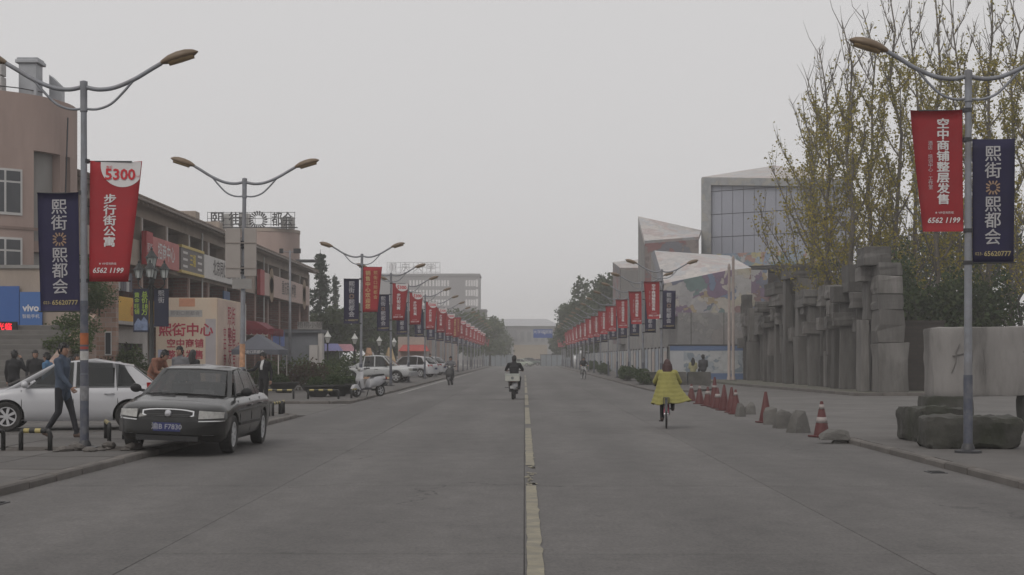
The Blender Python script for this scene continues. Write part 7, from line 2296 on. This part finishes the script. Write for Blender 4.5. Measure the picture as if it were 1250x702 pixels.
# scooter rider seen from behind
SRIDE = dict(pel=(0,0,.87), waist=(0,-.02,.99), chest=(0,-.03,1.17), neck=(0,-.04,1.33), head=(0,-.06,1.455), shL=(.19,-.03,1.26), shR=(-.19,-.03,1.26),
    elL=(.3,-.2,1.08), wrL=(.3,-.44,1.06), elR=(-.3,-.2,1.08), wrR=(-.3,-.44,1.06), hpL=(.1,-.03,.85), hpR=(-.1,-.03,.85), knL=(.19,-.42,.76), knR=(-.19,-.42,.76), anL=(.17,-.4,.42), anR=(-.17,-.4,.42))
person('rider in black jacket on the delivery scooter, seen from behind', (GX(627,54)+.02, 53.72, 0), R(178), BLKJ, JEAN, BLACK, SRIDE, 1.0, seed=11, bulk=1.12, palms={'L': (0,0,-1), 'R': (0,0,-1)})
person('rider in grey on the dark scooter coming towards us', (GX(550,82), 82.25, 0), R(-5), GREY, JEAN, BLACK, SRIDE, 1.0, seed=12, bulk=1.08, voxel=.03, palms={'L': (0,0,-1), 'R': (0,0,-1)})
person('cyclist in dark top with pale trousers far off at right', (GX(712,104), 104.2, .05), R(10), BLKJ, WHT, BLACK, RIDE, 1.02, seed=13, voxel=.03, palms={'L': (0,0,-1), 'R': (0,0,-1)})
# couple sitting on the low wall
SIT = dict(pel=(0,0,.82), waist=(0,-.01,.95), chest=(0,-.02,1.15), neck=(0,-.03,1.32), head=(0,-.05,1.45), shL=(.18,-.02,1.25), shR=(-.18,-.02,1.25),
    elL=(.22,-.02,1.0), wrL=(.12,-.2,.92), elR=(-.22,-.02,1.0), wrR=(-.12,-.2,.92), hpL=(.09,-.02,.86), hpR=(-.09,-.02,.86), knL=(.1,-.4,.84), knR=(-.1,-.4,.84), anL=(.1,-.4,.45), anR=(-.1,-.4,.45))
person('woman with pale yellow top sitting on the low wall, left of the couple', (GX(846,78), 78, .02), R(175), cloth_m('pale_yellow', (.3,.28,.16)), JEAN, None, SIT, .95, 'long', seed=14, voxel=.03)
person('man in dark grey sitting on the low wall, right of the couple', (GX(858.5,78), 78, .02), R(190), cloth_m('charcoal', (.045,.045,.05)), JEAN, None, SIT, 1.05, seed=15, voxel=.03, bulk=1.1)
# people behind the cars
PH = dict(elR=(-.29,-.1,1.2), wrR=(-.13,-.13,1.5))
person('person in black coat holding a phone to the ear, behind the white hatchback', (GX(17,37), 37, KH), R(160), BLKJ, JEAN, None, PH, .93, turn=.6, seed=16, bulk=1.12, voxel=.025, palms={'R': (1,0,0)})
person('person in black standing at the foot of the stairs', (GX(43,43.5), 43.5, 0), R(20), BLKJ, JEAN, None, None, 1.0, seed=17, voxel=.025)
person('person in bright blue top behind the hatchback bonnet', (GX(58,39.5), 39.5, 0), R(-100), BLU2, JEAN, None, None, .95, seed=18, voxel=.025)
person('person in dark clothes walking behind the man in the blue jacket', (GX(93,46), 46, 0), R(60), GREY, JEAN, None, None, .94, seed=19, voxel=.03)
person('person in white top walking at the stairs, farther right', (GX(87,47.5), 47.5, 0), R(-60), WHT, JEAN, None, None, .9, seed=29, voxel=.03)
BEND = dict(chest=(0,-.12,1.27), neck=(0,-.24,1.38), head=(0,-.33,1.46), shL=(.185,-.17,1.35), shR=(-.185,-.17,1.35), elL=(.23,-.25,1.1), wrL=(.15,-.42,1.0), elR=(-.23,-.25,1.1), wrR=(-.15,-.42,1.0))
person('person in red and tan leaning forward behind the hatchback tail', (GX(186,33.5), 33.5, KH), R(70), cloth_m('tan_red', (.2,.09,.06), .4), JEAN, None, BEND, 1.0, tilt=.35, seed=20, voxel=.022)
person('person whose face shows above the black sedan roof', (GX(220,36), 36, KH), R(-25), GREY, JEAN, None, None, .98, seed=21, voxel=.022)
person('dark haired person beside the face above the sedan roof, looking away', (GX(235,37.5), 37.5, KH), R(150), BLKJ, JEAN, None, None, .94, 'long', seed=22, voxel=.025)
person('distant pedestrian in black beyond the parked white cars', (GX(525,112), 112, KH), R(20), BLKJ, JEAN, None, None, 1.0, seed=23, voxel=.035)
